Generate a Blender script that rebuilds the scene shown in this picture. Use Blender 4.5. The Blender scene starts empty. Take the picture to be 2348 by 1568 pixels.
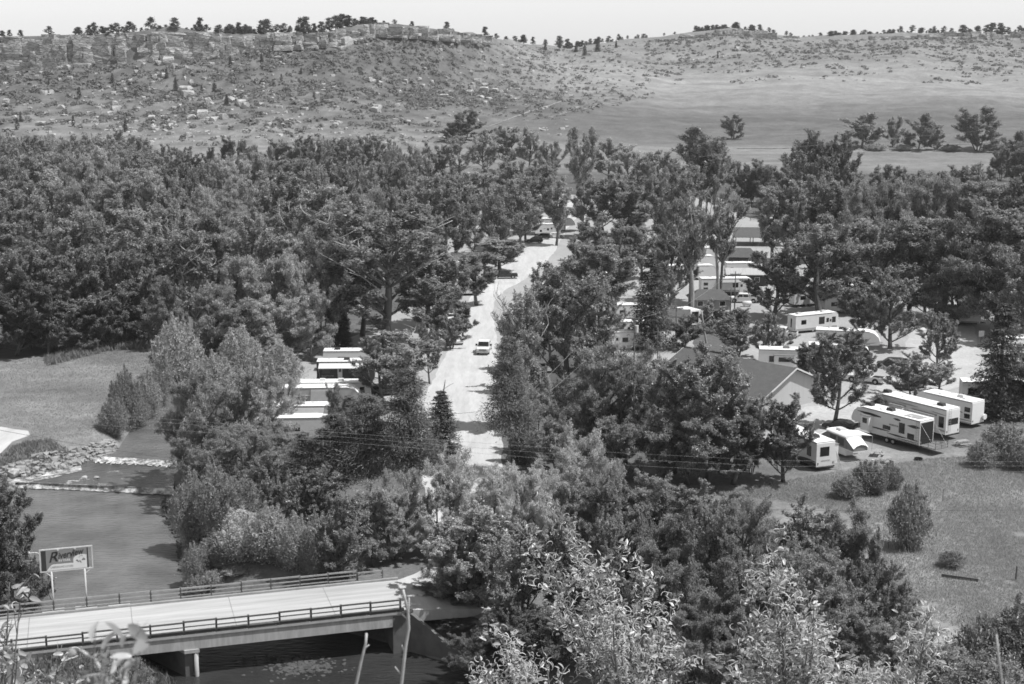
import bpy, bmesh, math, random
import numpy as np
from mathutils import Vector, Matrix, Euler

random.seed(7)
RNG = np.random.default_rng(11)
SC = bpy.context.scene
COL = SC.collection

# ------------------------------------------------------------------ camera
CAMH = 53.0
FD = 3362.0                      # focal length in units of a 2347 px wide frame
UC, VC = 1173.5, 784.0
PITCH = math.atan((784.0 - 114.3) / FD)
CP, SP = math.cos(PITCH), math.sin(PITCH)
cam_d = bpy.data.cameras.new('camera')
cam_d.sensor_width = 36.0
cam_d.lens = 36.0 * FD / 2347.0
cam_d.clip_start = 0.05
cam_d.clip_end = 6000
cam_d.dof.use_dof = True
cam_d.dof.focus_distance = 9.0
cam_d.dof.aperture_fstop = 10.0
cam = bpy.data.objects.new('camera', cam_d)
cam.location = (0, 0, CAMH)
cam.rotation_euler = (math.pi / 2 - PITCH, 0, 0)
COL.objects.link(cam)
SC.camera = cam

# ------------------------------------------------------------------ sky, sun, exposure
SUN_EL = math.radians(62)
SUN_AZ = math.radians(-14)        # measured from +x towards +y (camera looks along +y)
w = bpy.data.worlds.new('World')
SC.world = w
w.use_nodes = True
nt = w.node_tree
bg = nt.nodes['Background']
sky = nt.nodes.new('ShaderNodeTexSky')
sky.sky_type = 'NISHITA'
sky.sun_disc = False
sky.sun_elevation = SUN_EL
sky.sun_rotation = math.radians(90) - SUN_AZ
sky.altitude = 1600
sky.air_density = 2.2
sky.dust_density = 0.4
sky.ozone_density = 0.5
bw = nt.nodes.new('ShaderNodeRGBToBW')     # the picture is black and white
nt.links.new(sky.outputs[0], bw.inputs[0])
nt.links.new(bw.outputs[0], bg.inputs[0])
bg.inputs[1].default_value = 0.09
sl = bpy.data.lights.new('sun', 'SUN')
sl.energy = 3.4
sl.angle = math.radians(0.55)
sl.color = (1, 1, 1)
sun = bpy.data.objects.new('sun', sl)
sd = Vector((math.cos(SUN_EL) * math.cos(SUN_AZ), math.cos(SUN_EL) * math.sin(SUN_AZ), math.sin(SUN_EL)))
sun.rotation_euler = sd.to_track_quat('Z', 'Y').to_euler()
sun.location = (60, 0, 120)
COL.objects.link(sun)
SC.view_settings.view_transform = 'Standard'
SC.view_settings.look = 'None'
SC.view_settings.gamma = 1
SC.view_settings.exposure = 0.55
SC.view_settings.use_curve_mapping = False
SC.render.resolution_x = 1024
SC.render.resolution_y = 684

# ------------------------------------------------------------------ picking world points
def ray(u, v):
    a = (u - UC) / FD; b = -(v - VC) / FD
    return a, CP + b * SP, -SP + b * CP
def at(u, v, z=0.0):
    a, y, dz = ray(u, v)
    t = (z - CAMH) / dz
    return Vector((a * t, y * t, z))
def aty(u, v, y0):
    a, y, dz = ray(u, v)
    t = y0 / y
    return Vector((a * t, y0, CAMH + dz * t))
def zat(v, y0):
    _, y, dz = ray(UC, v)
    return CAMH + dz * y0 / y
def depth(y, z):
    return y * CP + (CAMH - z) * SP

# ------------------------------------------------------------------ mesh helpers
class MB:
    def __init__(s): s.v = []; s.f = []
    def add(s, vs, fs):
        n = len(s.v); s.v += [tuple(p) for p in vs]; s.f += [tuple(i + n for i in f) for f in fs]; return s
    def box(s, x0, x1, y0, y1, z0, z1):
        return s.add([(x0,y0,z0),(x1,y0,z0),(x1,y1,z0),(x0,y1,z0),(x0,y0,z1),(x1,y0,z1),(x1,y1,z1),(x0,y1,z1)],
                     [(3,2,1,0),(4,5,6,7),(0,1,5,4),(1,2,6,5),(2,3,7,6),(3,0,4,7)])
    def prism(s, prof, y0, y1):          # profile in x,z extruded along y
        n = len(prof)
        return s.add([(x, y0, z) for x, z in prof] + [(x, y1, z) for x, z in prof],
                     [tuple(range(n)), tuple(range(2*n-1, n-1, -1))] + [(i, n+i, n+(i+1) % n, (i+1) % n) for i in range(n)])
    def prismx(s, prof, x0, x1):         # profile in y,z extruded along x
        n = len(prof)
        return s.add([(x0, y, z) for y, z in prof] + [(x1, y, z) for y, z in prof],
                     [tuple(range(n)), tuple(range(2*n-1, n-1, -1))] + [(i, n+i, n+(i+1) % n, (i+1) % n) for i in range(n)])
    def tube(s, pts, rad, k=6, cap=True):
        pts = [Vector(p) for p in pts]
        if not isinstance(rad, (list, tuple)): rad = [rad] * len(pts)
        n0 = len(s.v); up = None
        for i, p in enumerate(pts):
            d = (pts[min(i+1, len(pts)-1)] - pts[max(i-1, 0)])
            d = d.normalized() if d.length > 1e-9 else Vector((0,0,1))
            if up is None:
                up = d.orthogonal().normalized()
            up = (up - d * up.dot(d))
            up = up.normalized() if up.length > 1e-6 else d.orthogonal().normalized()
            sd_ = d.cross(up)
            for j in range(k):
                a = 2 * math.pi * j / k
                s.v.append(tuple(p + (up * math.cos(a) + sd_ * math.sin(a)) * rad[i]))
        for i in range(len(pts) - 1):
            for j in range(k):
                a = n0 + i*k + j; b = n0 + i*k + (j+1) % k
                s.f.append((a, b, b + k, a + k))
        if cap:
            s.f.append(tuple(n0 + j for j in range(k-1, -1, -1)))
            e = n0 + (len(pts)-1)*k
            s.f.append(tuple(e + j for j in range(k)))
        return s
    def cyl(s, c, axis, r, l, k=14):
        c = Vector(c); a = Vector(axis).normalized()
        return s.tube([c - a*l/2, c + a*l/2], r, k)
    def sheet(s, pts):
        return s.add(pts, [tuple(range(len(pts)))])
    def mesh(s, name, m=None, smooth=False):
        me = bpy.data.meshes.new(name)
        me.from_pydata(s.v, [], s.f); me.update()
        bm = bmesh.new(); bm.from_mesh(me); bmesh.ops.recalc_face_normals(bm, faces=bm.faces); bm.to_mesh(me); bm.free()
        if m: me.materials.append(m)
        if smooth: me.polygons.foreach_set('use_smooth', [True]*len(me.polygons))
        return me
    def build(s, name, m, parent=None, smooth=False):
        return link(name, s.mesh(name, m, smooth), parent)

def link(name, me, parent=None, loc=None, rz=None, scale=None):
    o = bpy.data.objects.new(name, me); COL.objects.link(o)
    if parent is not None: o.parent = parent
    if loc is not None: o.location = loc
    if rz is not None: o.rotation_euler = (0, 0, rz)
    if scale is not None: o.scale = scale
    return o
def tag(o, label=None, cat=None, group=None, kind=None):
    if label: o['label'] = label
    if cat: o['category'] = cat
    if group: o['group'] = group
    if kind: o['kind'] = kind
    return o
def empty(name, loc, rz=0.0, label=None, cat=None, group=None):
    o = link(name, None, None, loc, rz)
    o.empty_display_size = 0.3
    return tag(o, label, cat, group)
def mesh_np(name, verts, quads, m=None, smooth=False):
    me = bpy.data.meshes.new(name)
    nv, nf = len(verts), len(quads); k = quads.shape[1]
    me.vertices.add(nv); me.vertices.foreach_set('co', np.ascontiguousarray(verts, dtype=np.float32).ravel())
    me.loops.add(nf*k); me.loops.foreach_set('vertex_index', np.ascontiguousarray(quads, dtype=np.int32).ravel())
    me.polygons.add(nf); me.polygons.foreach_set('loop_start', np.arange(0, nf*k, k, dtype=np.int32))
    if smooth: me.polygons.foreach_set('use_smooth', np.ones(nf, dtype=bool))
    me.update(); me.validate()
    if m: me.materials.append(m)
    return me

# ------------------------------------------------------------------ value noise
_perm = np.random.default_rng(3).random((256, 256))
def vnoise(x, y):
    xi = np.floor(x).astype(int); yi = np.floor(y).astype(int); fx = x - xi; fy = y - yi
    fx = fx*fx*(3-2*fx); fy = fy*fy*(3-2*fy)
    g = lambda i, j: _perm[i & 255, j & 255]
    return (g(xi,yi)*(1-fx)+g(xi+1,yi)*fx)*(1-fy) + (g(xi,yi+1)*(1-fx)+g(xi+1,yi+1)*fx)*fy
def fbm(x, y, o=4):
    r = np.zeros_like(x, dtype=float); a = 0.5
    for i in range(o):
        r += a*(vnoise(x*2**i + 17*i, y*2**i + 31*i) - 0.5); a *= 0.5
    return r

# ------------------------------------------------------------------ materials (all neutral: black and white picture)
MATS = {}
def mat(name, val, rough=0.8, noise=None, bump=None, spec=0.3, metal=0.0, coord='Object', stretch=None, noise2=None):
    """grey procedural surface; noise=(scale, amount), bump=(scale, strength, distance)"""
    if name in MATS: return MATS[name]
    m = bpy.data.materials.new(name); m.use_nodes = True; t = m.node_tree
    b = t.nodes['Principled BSDF']
    b.inputs['Roughness'].default_value = rough
    b.inputs['Specular IOR Level'].default_value = spec
    b.inputs['Metallic'].default_value = metal
    b.inputs['Base Color'].default_value = (val, val, val, 1)
    vec = None
    if noise or bump:
        if coord == 'Position': vec = t.nodes.new('ShaderNodeNewGeometry').outputs['Position']
        else: tc = t.nodes.new('ShaderNodeTexCoord'); vec = tc.outputs[coord]
        if stretch:
            mp = t.nodes.new('ShaderNodeMapping'); mp.inputs['Scale'].default_value = stretch
            t.links.new(vec, mp.inputs[0]); vec = mp.outputs[0]
    if noise:
        last = None
        for (sc, am) in [noise] + ([noise2] if noise2 else []):
            n = t.nodes.new('ShaderNodeTexNoise'); n.inputs['Scale'].default_value = sc; n.inputs['Detail'].default_value = 6
            n.inputs['Roughness'].default_value = 0.65
            t.links.new(vec, n.inputs['Vector'])
            mr = t.nodes.new('ShaderNodeMapRange')
            mr.inputs[1].default_value = 0.3; mr.inputs[2].default_value = 0.7
            mr.inputs[3].default_value = 1 - am; mr.inputs[4].default_value = 1 + am
            t.links.new(n.outputs['Fac'], mr.inputs[0])
            if last is None:
                mu = t.nodes.new('ShaderNodeMath'); mu.operation = 'MULTIPLY'; mu.inputs[1].default_value = val
            else:
                mu = t.nodes.new('ShaderNodeMath'); mu.operation = 'MULTIPLY'; t.links.new(last, mu.inputs[1])
            t.links.new(mr.outputs[0], mu.inputs[0]); last = mu.outputs[0]
        t.links.new(last, b.inputs['Base Color'])
    if bump:
        n = t.nodes.new('ShaderNodeTexNoise'); n.inputs['Scale'].default_value = bump[0]; n.inputs['Detail'].default_value = 5
        t.links.new(vec, n.inputs['Vector'])
        bp = t.nodes.new('ShaderNodeBump'); bp.inputs['Strength'].default_value = bump[1]; bp.inputs['Distance'].default_value = bump[2]
        t.links.new(n.outputs['Fac'], bp.inputs['Height']); t.links.new(bp.outputs[0], b.inputs['Normal'])
    MATS[name] = m
    return m

def leaf_mat(name, val, trans=0.3, vary=0.45, gloss=0.0):
    if name in MATS: return MATS[name]
    m = bpy.data.materials.new(name); m.use_nodes = True; t = m.node_tree
    t.nodes.remove(t.nodes['Principled BSDF']); out = t.nodes['Material Output']
    g = t.nodes.new('ShaderNodeNewGeometry'); oi = t.nodes.new('ShaderNodeObjectInfo')
    mr = t.nodes.new('ShaderNodeMapRange'); mr.inputs[3].default_value = val*(1-vary); mr.inputs[4].default_value = val*(1+vary)
    t.links.new(g.outputs['Random Per Island'], mr.inputs[0])
    mu = t.nodes.new('ShaderNodeMix'); mu.data_type = 'RGBA'; mu.blend_type = 'MULTIPLY'; mu.inputs[0].default_value = 1
    t.links.new(mr.outputs[0], mu.inputs[6]); t.links.new(oi.outputs['Color'], mu.inputs[7])
    d = t.nodes.new('ShaderNodeBsdfDiffuse'); tr = t.nodes.new('ShaderNodeBsdfTranslucent')
    t.links.new(mu.outputs[2], d.inputs[0]); t.links.new(mu.outputs[2], tr.inputs[0])
    mx = t.nodes.new('ShaderNodeMixShader'); mx.inputs[0].default_value = trans
    t.links.new(d.outputs[0], mx.inputs[1]); t.links.new(tr.outputs[0], mx.inputs[2])
    last = mx
    if gloss:
        gl = t.nodes.new('ShaderNodeBsdfGlossy'); gl.inputs['Roughness'].default_value = 0.38
        gl.inputs[0].default_value = (0.9, 0.9, 0.9, 1)
        m2 = t.nodes.new('ShaderNodeMixShader'); m2.inputs[0].default_value = gloss
        t.links.new(mx.outputs[0], m2.inputs[1]); t.links.new(gl.outputs[0], m2.inputs[2]); last = m2
    t.links.new(last.outputs[0], out.inputs[0])
    MATS[name] = m
    return m

M_white = mat('white_paint', 0.68, 0.45, (1.3, 0.05), None, 0.4)
M_cream = mat('off_white_paint', 0.62, 0.5, (1.1, 0.06), None, 0.4)
M_grey = mat('grey_paint', 0.34, 0.5, (1.4, 0.08))
M_mid = mat('mid_grey_paint', 0.2, 0.5, (1.4, 0.1))
M_dark = mat('dark_paint', 0.045, 0.4, (2, 0.15))
M_black = mat('black_rubber', 0.02, 0.8, (3, 0.2))
M_glass = mat('window_glass', 0.012, 0.08, None, None, 0.6)
M_steel = mat('galvanised_steel', 0.42, 0.45, (3, 0.15), None, 0.5, 0.3)
M_roofw = mat('white_membrane', 0.82, 0.6, (0.9, 0.07))
M_awn = mat('awning_fabric', 0.3, 0.9, (2, 0.1))
M_gravel = mat('gravel', 0.35, 0.95, (0.11, 0.12), (6, 0.5, 0.05), 0.1, noise2=(2.2, 0.16))
M_asphalt = mat('pale_road', 0.48, 0.95, (0.5, 0.13), (6, 0.3, 0.02), 0.1, noise2=(1.6, 0.09), stretch=(1, 0.15, 1))
M_lane = mat('lane_gravel', 0.43, 0.95, (0.2, 0.12), (6, 0.4, 0.03), 0.1, noise2=(1.6, 0.12))
M_conc = mat('weathered_concrete', 0.42, 0.9, (0.5, 0.22), (4, 0.3, 0.03), 0.2, stretch=(1.6, 1.6, 0.25), noise2=(2.5, 0.15))
M_concd = mat('dark_concrete', 0.14, 0.9, (0.6, 0.25), (4, 0.3, 0.03), 0.2)  # darker grey for the pier, abutment and wing walls
M_deck = mat('worn_bridge_deck', 0.43, 0.95, (0.9, 0.22), (6, 0.3, 0.02), 0.1, stretch=(0.06, 1.1, 1), noise2=(3.0, 0.1))
M_timber = mat('weathered_timber', 0.12, 0.85, (2.5, 0.3), (14, 0.4, 0.02), 0.2)
def crack(m, scale, stretch, w0, dark):
    """fracture lines: darker, recessed joints between the beds and blocks"""
    t = m.node_tree; b = t.nodes['Principled BSDF']; old = b.inputs['Base Color'].links[0].from_socket
    g = t.nodes.new('ShaderNodeNewGeometry'); mp = t.nodes.new('ShaderNodeMapping'); mp.inputs['Scale'].default_value = stretch; t.links.new(g.outputs['Position'], mp.inputs[0])
    v = t.nodes.new('ShaderNodeTexVoronoi'); v.feature = 'DISTANCE_TO_EDGE'; v.inputs['Scale'].default_value = scale; t.links.new(mp.outputs[0], v.inputs['Vector'])
    mr = t.nodes.new('ShaderNodeMapRange'); mr.inputs[1].default_value = 0; mr.inputs[2].default_value = w0; mr.inputs[3].default_value = dark; mr.inputs[4].default_value = 1
    t.links.new(v.outputs[0], mr.inputs[0]); mu = t.nodes.new('ShaderNodeMath'); mu.operation = 'MULTIPLY'
    t.links.new(old, mu.inputs[0]); t.links.new(mr.outputs[0], mu.inputs[1]); t.links.new(mu.outputs[0], b.inputs['Base Color'])
M_rail = mat('dark_rail_paint', 0.13, 0.7, (2.0, 0.25), None, 0.3)
M_raill = mat('worn_rail_paint', 0.3, 0.6, (2.0, 0.2), None, 0.3)
M_bark = mat('bark', 0.13, 0.9, (2.2, 0.35), (9, 0.6, 0.05), 0.1, stretch=(1, 1, 0.25))
M_barkp = mat('pale_dead_wood', 0.34, 0.9, (1.5, 0.3), (8, 0.5, 0.04), 0.1, stretch=(1, 1, 0.3))
M_rock = mat('sandstone', 0.42, 0.95, (0.35, 0.25), (1.2, 0.9, 0.5), 0.1, noise2=(1.7, 0.2), coord='Position')
M_cliff = mat('bedded_sandstone', 0.38, 0.95, (0.16, 0.34), (0.9, 1.0, 0.9), 0.1, coord='Position', stretch=(0.45, 0.45, 1.9), noise2=(0.5, 0.25))
M_pole = mat('utility_pole_wood', 0.14, 0.9, (2, 0.25), None, 0.1, stretch=(1, 1, 0.2))
M_wire = mat('wire', 0.12, 0.5)
M_wirel = mat('bare_wire', 0.36, 0.4, None, None, 0.5)
crack(M_cliff, 0.42, (.6, .6, 1.5), 0.09, 0.42)

# ================================================================== TERRAIN
# hill profile: for each picture column keys of (distance, height)
HCOL = [  # u, v cliff base, v cliff top, distance of the top
 (-1500,165,84,900),(0,165,84,900),(200,152,80,900),(400,136,72,900),(520,128,78,905),(640,110,78,912),(760,102,70,930),
 (850,80,56,950),(960,86,62,965),(1040,92,73,990),(1130,99,91,1050),(1200,104,99,1110),(1300,115,111,1180),(1420,98,92,1200),
 (1550,88,80,1200),(1680,80,67,1200),(1770,86,76,1210),(1830,93,89,1220),(1950,92,87,1230),(2050,90,81,1230),(2150,88,76,1235),
 (2347,88,75,1235),(3900,88,75,1235)]
_hu = np.array([c[0] for c in HCOL], float)
def _hk():
    D = []; Z = []
    for u, vb, vt, d in HCOL:
        t = min(1, max(0, (u - 800) / 700.0)); L = lambda a, b: a + (b - a)*t
        dm = min(d - 12, L(862, 1050))
        dd = [L(640, 665), L(745, 745), L(815, 890), dm, d - 7, d, d + 70, d + 400]
        zz = [0, zat(L(332, 345), dd[1]), zat(L(258, 265), dd[2]), zat(L(203, 186) if u < 1600 else 186, dd[3]), zat(vb, dd[4]), zat(vt, dd[5])]
        zz[3] = min(zz[3], zz[4] - 1.5)
        zz += [zz[5] - 6, zz[5] - 60]
        D.append(dd); Z.append(zz)
    return np.array(D), np.array(Z)
_HD, _HZ = _hk()
def hill(x, y):
    u = UC + FD*x/(y*CP + 25*SP)
    K = _HD.shape[1]
    dk = np.stack([np.interp(u, _hu, _HD[:, k]) for k in range(K)]); zk = np.stack([np.interp(u, _hu, _HZ[:, k]) for k in range(K)])
    z = np.zeros_like(x)
    for k in range(K - 1):
        t = np.clip((y - dk[k])/(dk[k+1] - dk[k]), 0, 1)
        if k in (0,): t = t*t*0.6 + t*0.4
        z = np.where(y >= dk[k], zk[k] + (zk[k+1] - zk[k])*t, z)
    on = np.clip((y - dk[1])/80, 0, 1); off = 1 - np.clip(1 - np.abs(y - dk[4] + 2)/14, 0, 1)
    amp = on*off
    z = z + amp*(fbm(x/70, y/70)*9 + fbm(x/16, y/16)*2.6) + amp*np.clip((u-1350)/200, 0, 1)*np.clip((y-980)/80, 0, 1)*fbm(x/95+7, y/140)*16
    return z

W_LOW, W_MID, W_UP = -3.2, -2.5, -2.15
def polyw(pts, z): return np.array([at(u, v, z)[:2] for u, v in pts])
P_LOW = polyw([(40,1112),(395,1127),(383,1160),(384,1195),(408,1215),(414,1300),(440,1350),(560,1400),(760,1440),(905,1478),(1060,1530),(1200,1640),(1300,1740),(300,1740),(380,1568),(325,1490),(150,1430),(105,1350),(72,1250),(58,1180)], W_LOW)
P_MID = polyw([(-90,1130),(-60,1108),(80,1090),(180,1062),(222,1051),(402,1060),(398,1121),(46,1106)], W_MID)
P_UP = polyw([(222,1046),(268,1030),(300,985),(350,935),(380,900),(405,890),(400,950),(404,1000),(408,1056)], W_UP)
def sdist(px, py, poly):
    best = np.full(px.shape, 1e9); inside = np.zeros(px.shape, bool); n = len(poly)
    for i in range(n):
        ax, ay = poly[i]; bx, by = poly[(i+1) % n]; ex, ey = bx-ax, by-ay
        t = np.clip(((px-ax)*ex + (py-ay)*ey)/(ex*ex+ey*ey), 0, 1)
        best = np.minimum(best, (px-ax-t*ex)**2 + (py-ay-t*ey)**2)
        c = ((ay > py) != (by > py)) & (px < (bx-ax)*(py-ay)/(by-ay+1e-12) + ax)
        inside ^= c
    d = np.sqrt(best)
    return np.where(inside, -d, d)
def near(x, y):
    """campground flat, river banks, camera hillside"""
    z = fbm(x/22, y/22)*0.5*np.clip((150 - y)/40 + (np.abs(x) > 75)*0.5, 0, 1)
    hs = np.interp(y, [-40, 0, 8, 30, 60, 85, 104, 118, 126], [55, 51.2, 47.5, 33, 16.5, 6.5, 1.5, -0.6, -1.0])
    u = UC + FD*x/(y*CP + 53*SP)
    # right-hand field rises gently towards the camera hillside, river bed lies low on the left
    rise = np.clip((u - 1050)/300, 0, 1)
    hs2 = np.interp(y, [-40, 0, 8, 30, 60, 90, 118, 140, 160], [55, 51.2, 47.5, 33, 18, 8.0, 2.2, 0.5, 0])
    z = np.maximum(z, -1.0) + np.where(y < 165, np.maximum(hs, 0)*(1-rise) + np.maximum(hs2, 0)*rise, 0)
    return z
def ground_np(x, y):
    x = np.asarray(x, float); y = np.asarray(y, float)
    z = near(x, y) + np.where(y > 600, hill(x, np.maximum(y, 1)), 0)
    for poly, lev in ((P_LOW, W_LOW), (P_MID, W_MID), (P_UP, W_UP)):
        x0, y0 = poly.min(0) - 14; x1, y1 = poly.max(0) + 14
        sel = (x > x0) & (x < x1) & (y > y0) & (y < y1)
        if sel.any():
            s = sdist(x[sel], y[sel], poly)
            s = s + fbm(x[sel]/2.5, y[sel]/2.5)*1.6*np.clip(s + 0.6, 0, 1)
            zz = z[sel]; z[sel] = np.minimum(zz, lev + np.clip(s*0.62, -0.8, 1e9))
    return z
def gz(x, y): return float(ground_np(np.array([x]), np.array([y]))[0])
def atg(u, v):
    """point on the ground under a pixel"""
    if v < 352:
        x, y = hillhit(u, v); return Vector((x, y, gz(x, y)))
    z = 0.0
    for _ in range(6):
        p = at(u, v, z); z = gz(p.x, p.y)
    return Vector((p.x, p.y, z))

def ground_albedo(x, y, z):
    u = UC + FD*x/np.maximum(y*CP + (CAMH - z)*SP, 1)
    a = np.full(x.shape, 0.14)
    n = fbm(x/9, y/9, 5)
    n2 = fbm(x/60, y/25, 4)
    a += n*0.10
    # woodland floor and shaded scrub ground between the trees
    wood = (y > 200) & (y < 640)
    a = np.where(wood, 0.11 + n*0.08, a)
    # open meadow at the left of the river
    mp = polyw([(-400,1100),(-400,830),(60,830),(200,800),(330,775),(350,860),(290,930),(240,1010),(0,1100)], 0)
    s = sdist(x, y, mp) if (y < 320).any() else 1
    a = np.where((s < 3) & (y < 320) & (y > 150), 0.215 + n*0.16 + fbm(x/14, y/3.5, 3)*.16, a)
    # dry field at the right
    f = np.clip((u - 1700)/120, 0, 1)*np.clip((215 - y)/25, 0, 1)*(y > 60)
    a = a*(1-f) + f*(0.245 + n*0.24 + n2*0.14 + fbm(x/3.5, y/12+5, 3)*.16)
    # far valley meadow: cloud shadow painted in as a dark band, pale dry grass above
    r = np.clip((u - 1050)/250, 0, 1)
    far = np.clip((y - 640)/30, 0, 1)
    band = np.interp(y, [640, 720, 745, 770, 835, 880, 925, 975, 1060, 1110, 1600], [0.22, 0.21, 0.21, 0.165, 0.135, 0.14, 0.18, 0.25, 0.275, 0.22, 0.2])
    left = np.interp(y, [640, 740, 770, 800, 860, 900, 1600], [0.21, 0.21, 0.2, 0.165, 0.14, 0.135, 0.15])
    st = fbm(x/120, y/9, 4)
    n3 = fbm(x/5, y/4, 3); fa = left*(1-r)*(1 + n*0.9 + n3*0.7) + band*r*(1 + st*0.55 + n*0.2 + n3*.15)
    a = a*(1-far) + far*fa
    return np.clip(a, 0.03, 0.6)

def make_ground():
    ys = np.concatenate([np.arange(-30, 112, 3.0), np.arange(112, 290, 0.85), np.arange(290, 640, 4.0), np.arange(640, 1290, 3.2), np.arange(1290, 1700, 30)])
    ts = np.linspace(-0.66, 0.66, 430)
    Y, T = np.meshgrid(ys, ts, indexing='ij')
    X = T*np.maximum(Y, 60)
    X = np.where(Y < 60, T*(60 + 0*Y) , X)
    Z = ground_np(X, Y)
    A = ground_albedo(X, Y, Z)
    R, C = X.shape
    idx = np.arange(R*C).reshape(R, C)
    q = np.stack([idx[:-1,:-1], idx[:-1,1:], idx[1:,1:], idx[1:,:-1]], -1).reshape(-1, 4)
    m = bpy.data.materials.new('ground_cover'); m.use_nodes = True; t = m.node_tree
    b = t.nodes['Principled BSDF']; b.inputs['Roughness'].default_value = 0.95; b.inputs['Specular IOR Level'].default_value = 0.05
    at_ = t.nodes.new('ShaderNodeAttribute'); at_.attribute_name = 'cover'
    tc = t.nodes.new('ShaderNodeTexCoord')
    last = at_.outputs['Fac']
    for sc, am in ((0.12, 0.2), (0.6, 0.16), (2.6, 0.13)):
        n = t.nodes.new('ShaderNodeTexNoise'); n.inputs['Scale'].default_value = sc; n.inputs['Detail'].default_value = 7; n.inputs['Roughness'].default_value = 0.7
        t.links.new(tc.outputs['Object'], n.inputs['Vector'])
        mr = t.nodes.new('ShaderNodeMapRange'); mr.inputs[1].default_value = 0.3; mr.inputs[2].default_value = 0.7
        mr.inputs[3].default_value = 1-am; mr.inputs[4].default_value = 1+am
        t.links.new(n.outputs['Fac'], mr.inputs[0])
        mu = t.nodes.new('ShaderNodeMath'); mu.operation = 'MULTIPLY'
        t.links.new(last, mu.inputs[0]); t.links.new(mr.outputs[0], mu.inputs[1]); last = mu.outputs[0]
    t.links.new(last, b.inputs['Base Color'])
    n = t.nodes.new('ShaderNodeTexNoise'); n.inputs['Scale'].default_value = 1.6; n.inputs['Detail'].default_value = 6
    t.links.new(tc.outputs['Object'], n.inputs['Vector'])
    bp = t.nodes.new('ShaderNodeBump'); bp.inputs['Strength'].default_value = 0.6; bp.inputs['Distance'].default_value = 0.35
    t.links.new(n.outputs['Fac'], bp.inputs['Height']); t.links.new(bp.outputs[0], b.inputs['Normal'])
    me = mesh_np('ground', np.stack([X, Y, Z], -1).reshape(-1, 3), q, m, True)
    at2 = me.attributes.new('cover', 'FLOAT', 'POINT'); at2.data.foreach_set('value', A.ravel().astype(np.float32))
    o = link('ground', me); tag(o, 'valley floor of dry grass rising to the scrubby hills', None, None, 'structure')
make_ground()

# ------------------------------------------------------------------ water
def water_mat(name, val, foam):
    m = bpy.data.materials.new(name); m.use_nodes = True; t = m.node_tree
    b = t.nodes['Principled BSDF']; b.inputs['Roughness'].default_value = 0.12; b.inputs['Specular IOR Level'].default_value = 0.5
    b.inputs['IOR'].default_value = 1.33
    tc = t.nodes.new('ShaderNodeTexCoord'); mp = t.nodes.new('ShaderNodeMapping')
    mp.inputs['Rotation'].default_value = (0, 0, math.radians(15)); mp.inputs['Scale'].default_value = (0.55, 1.5, 1)
    t.links.new(tc.outputs['Object'], mp.inputs[0])
    n = t.nodes.new('ShaderNodeTexNoise'); n.inputs['Scale'].default_value = 1.5; n.inputs['Detail'].default_value = 6
    t.links.new(mp.outputs[0], n.inputs['Vector'])
    bp = t.nodes.new('ShaderNodeBump'); bp.inputs['Strength'].default_value = 0.8; bp.inputs['Distance'].default_value = 0.3
    t.links.new(n.outputs['Fac'], bp.inputs['Height']); t.links.new(bp.outputs[0], b.inputs['Normal'])
    n2 = t.nodes.new('ShaderNodeTexNoise'); n2.inputs['Scale'].default_value = 0.22; n2.inputs['Detail'].default_value = 5
    t.links.new(tc.outputs['Object'], n2.inputs['Vector'])
    mr = t.nodes.new('ShaderNodeMapRange'); mr.inputs[1].default_value = 0.3; mr.inputs[2].default_value = 0.7
    mr.inputs[3].default_value = val*0.75; mr.inputs[4].default_value = val*1.25
    t.links.new(n2.outputs['Fac'], mr.inputs[0])
    last = mr.outputs[0]
    if foam:
        n3 = t.nodes.new('ShaderNodeTexNoise'); n3.inputs['Scale'].default_value = foam[0]; n3.inputs['Detail'].default_value = 8; n3.inputs['Roughness'].default_value = 0.72
        mp3 = t.nodes.new('ShaderNodeMapping'); mp3.inputs['Scale'].default_value = (0.8, 0.9, 1); mp3.inputs['Rotation'].default_value = (0, 0, 0.4)
        t.links.new(tc.outputs['Object'], mp3.inputs[0]); t.links.new(mp3.outputs[0], n3.inputs['Vector'])
        m3 = t.nodes.new('ShaderNodeMapRange'); m3.inputs[1].default_value = foam[1]; m3.inputs[2].default_value = foam[2]
        t.links.new(n3.outputs['Fac'], m3.inputs[0])
        mix = t.nodes.new('ShaderNodeMix'); mix.data_type = 'FLOAT'
        t.links.new(m3.outputs[0], mix.inputs[0]); t.links.new(last, mix.inputs[2]); mix.inputs[3].default_value = 0.72
        last = mix.outputs[0]
        r3 = t.nodes.new('ShaderNodeMapRange'); r3.inputs[3].default_value = 0.12; r3.inputs[4].default_value = 0.8
        t.links.new(m3.outputs[0], r3.inputs[0]); t.links.new(r3.outputs[0], b.inputs['Roughness'])
    t.links.new(last, b.inputs['Base Color'])
    return m
MW = water_mat('river_water', 0.145, None)
MWM = water_mat('broken_river_water', 0.11, (0.5, 0.60, 0.72))
MF = water_mat('weir_foam', 0.16, (1.1, 0.42, 0.6))
MF2 = water_mat('rapid_foam', 0.14, (0.7, 0.44, 0.62))
def wsheet(name, poly, z, m, label):
    o = MB().sheet([(p[0], p[1], z) for p in poly]).build(name, m)
    return tag(o, label, None, None, 'structure')
MWD = water_mat('shade_painted_water', 0.035, None)  # shade on the reach below the bridge, put into the water colour
_l1, _l2 = at(300, 1468, W_LOW), at(905, 1398, W_LOW)
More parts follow.
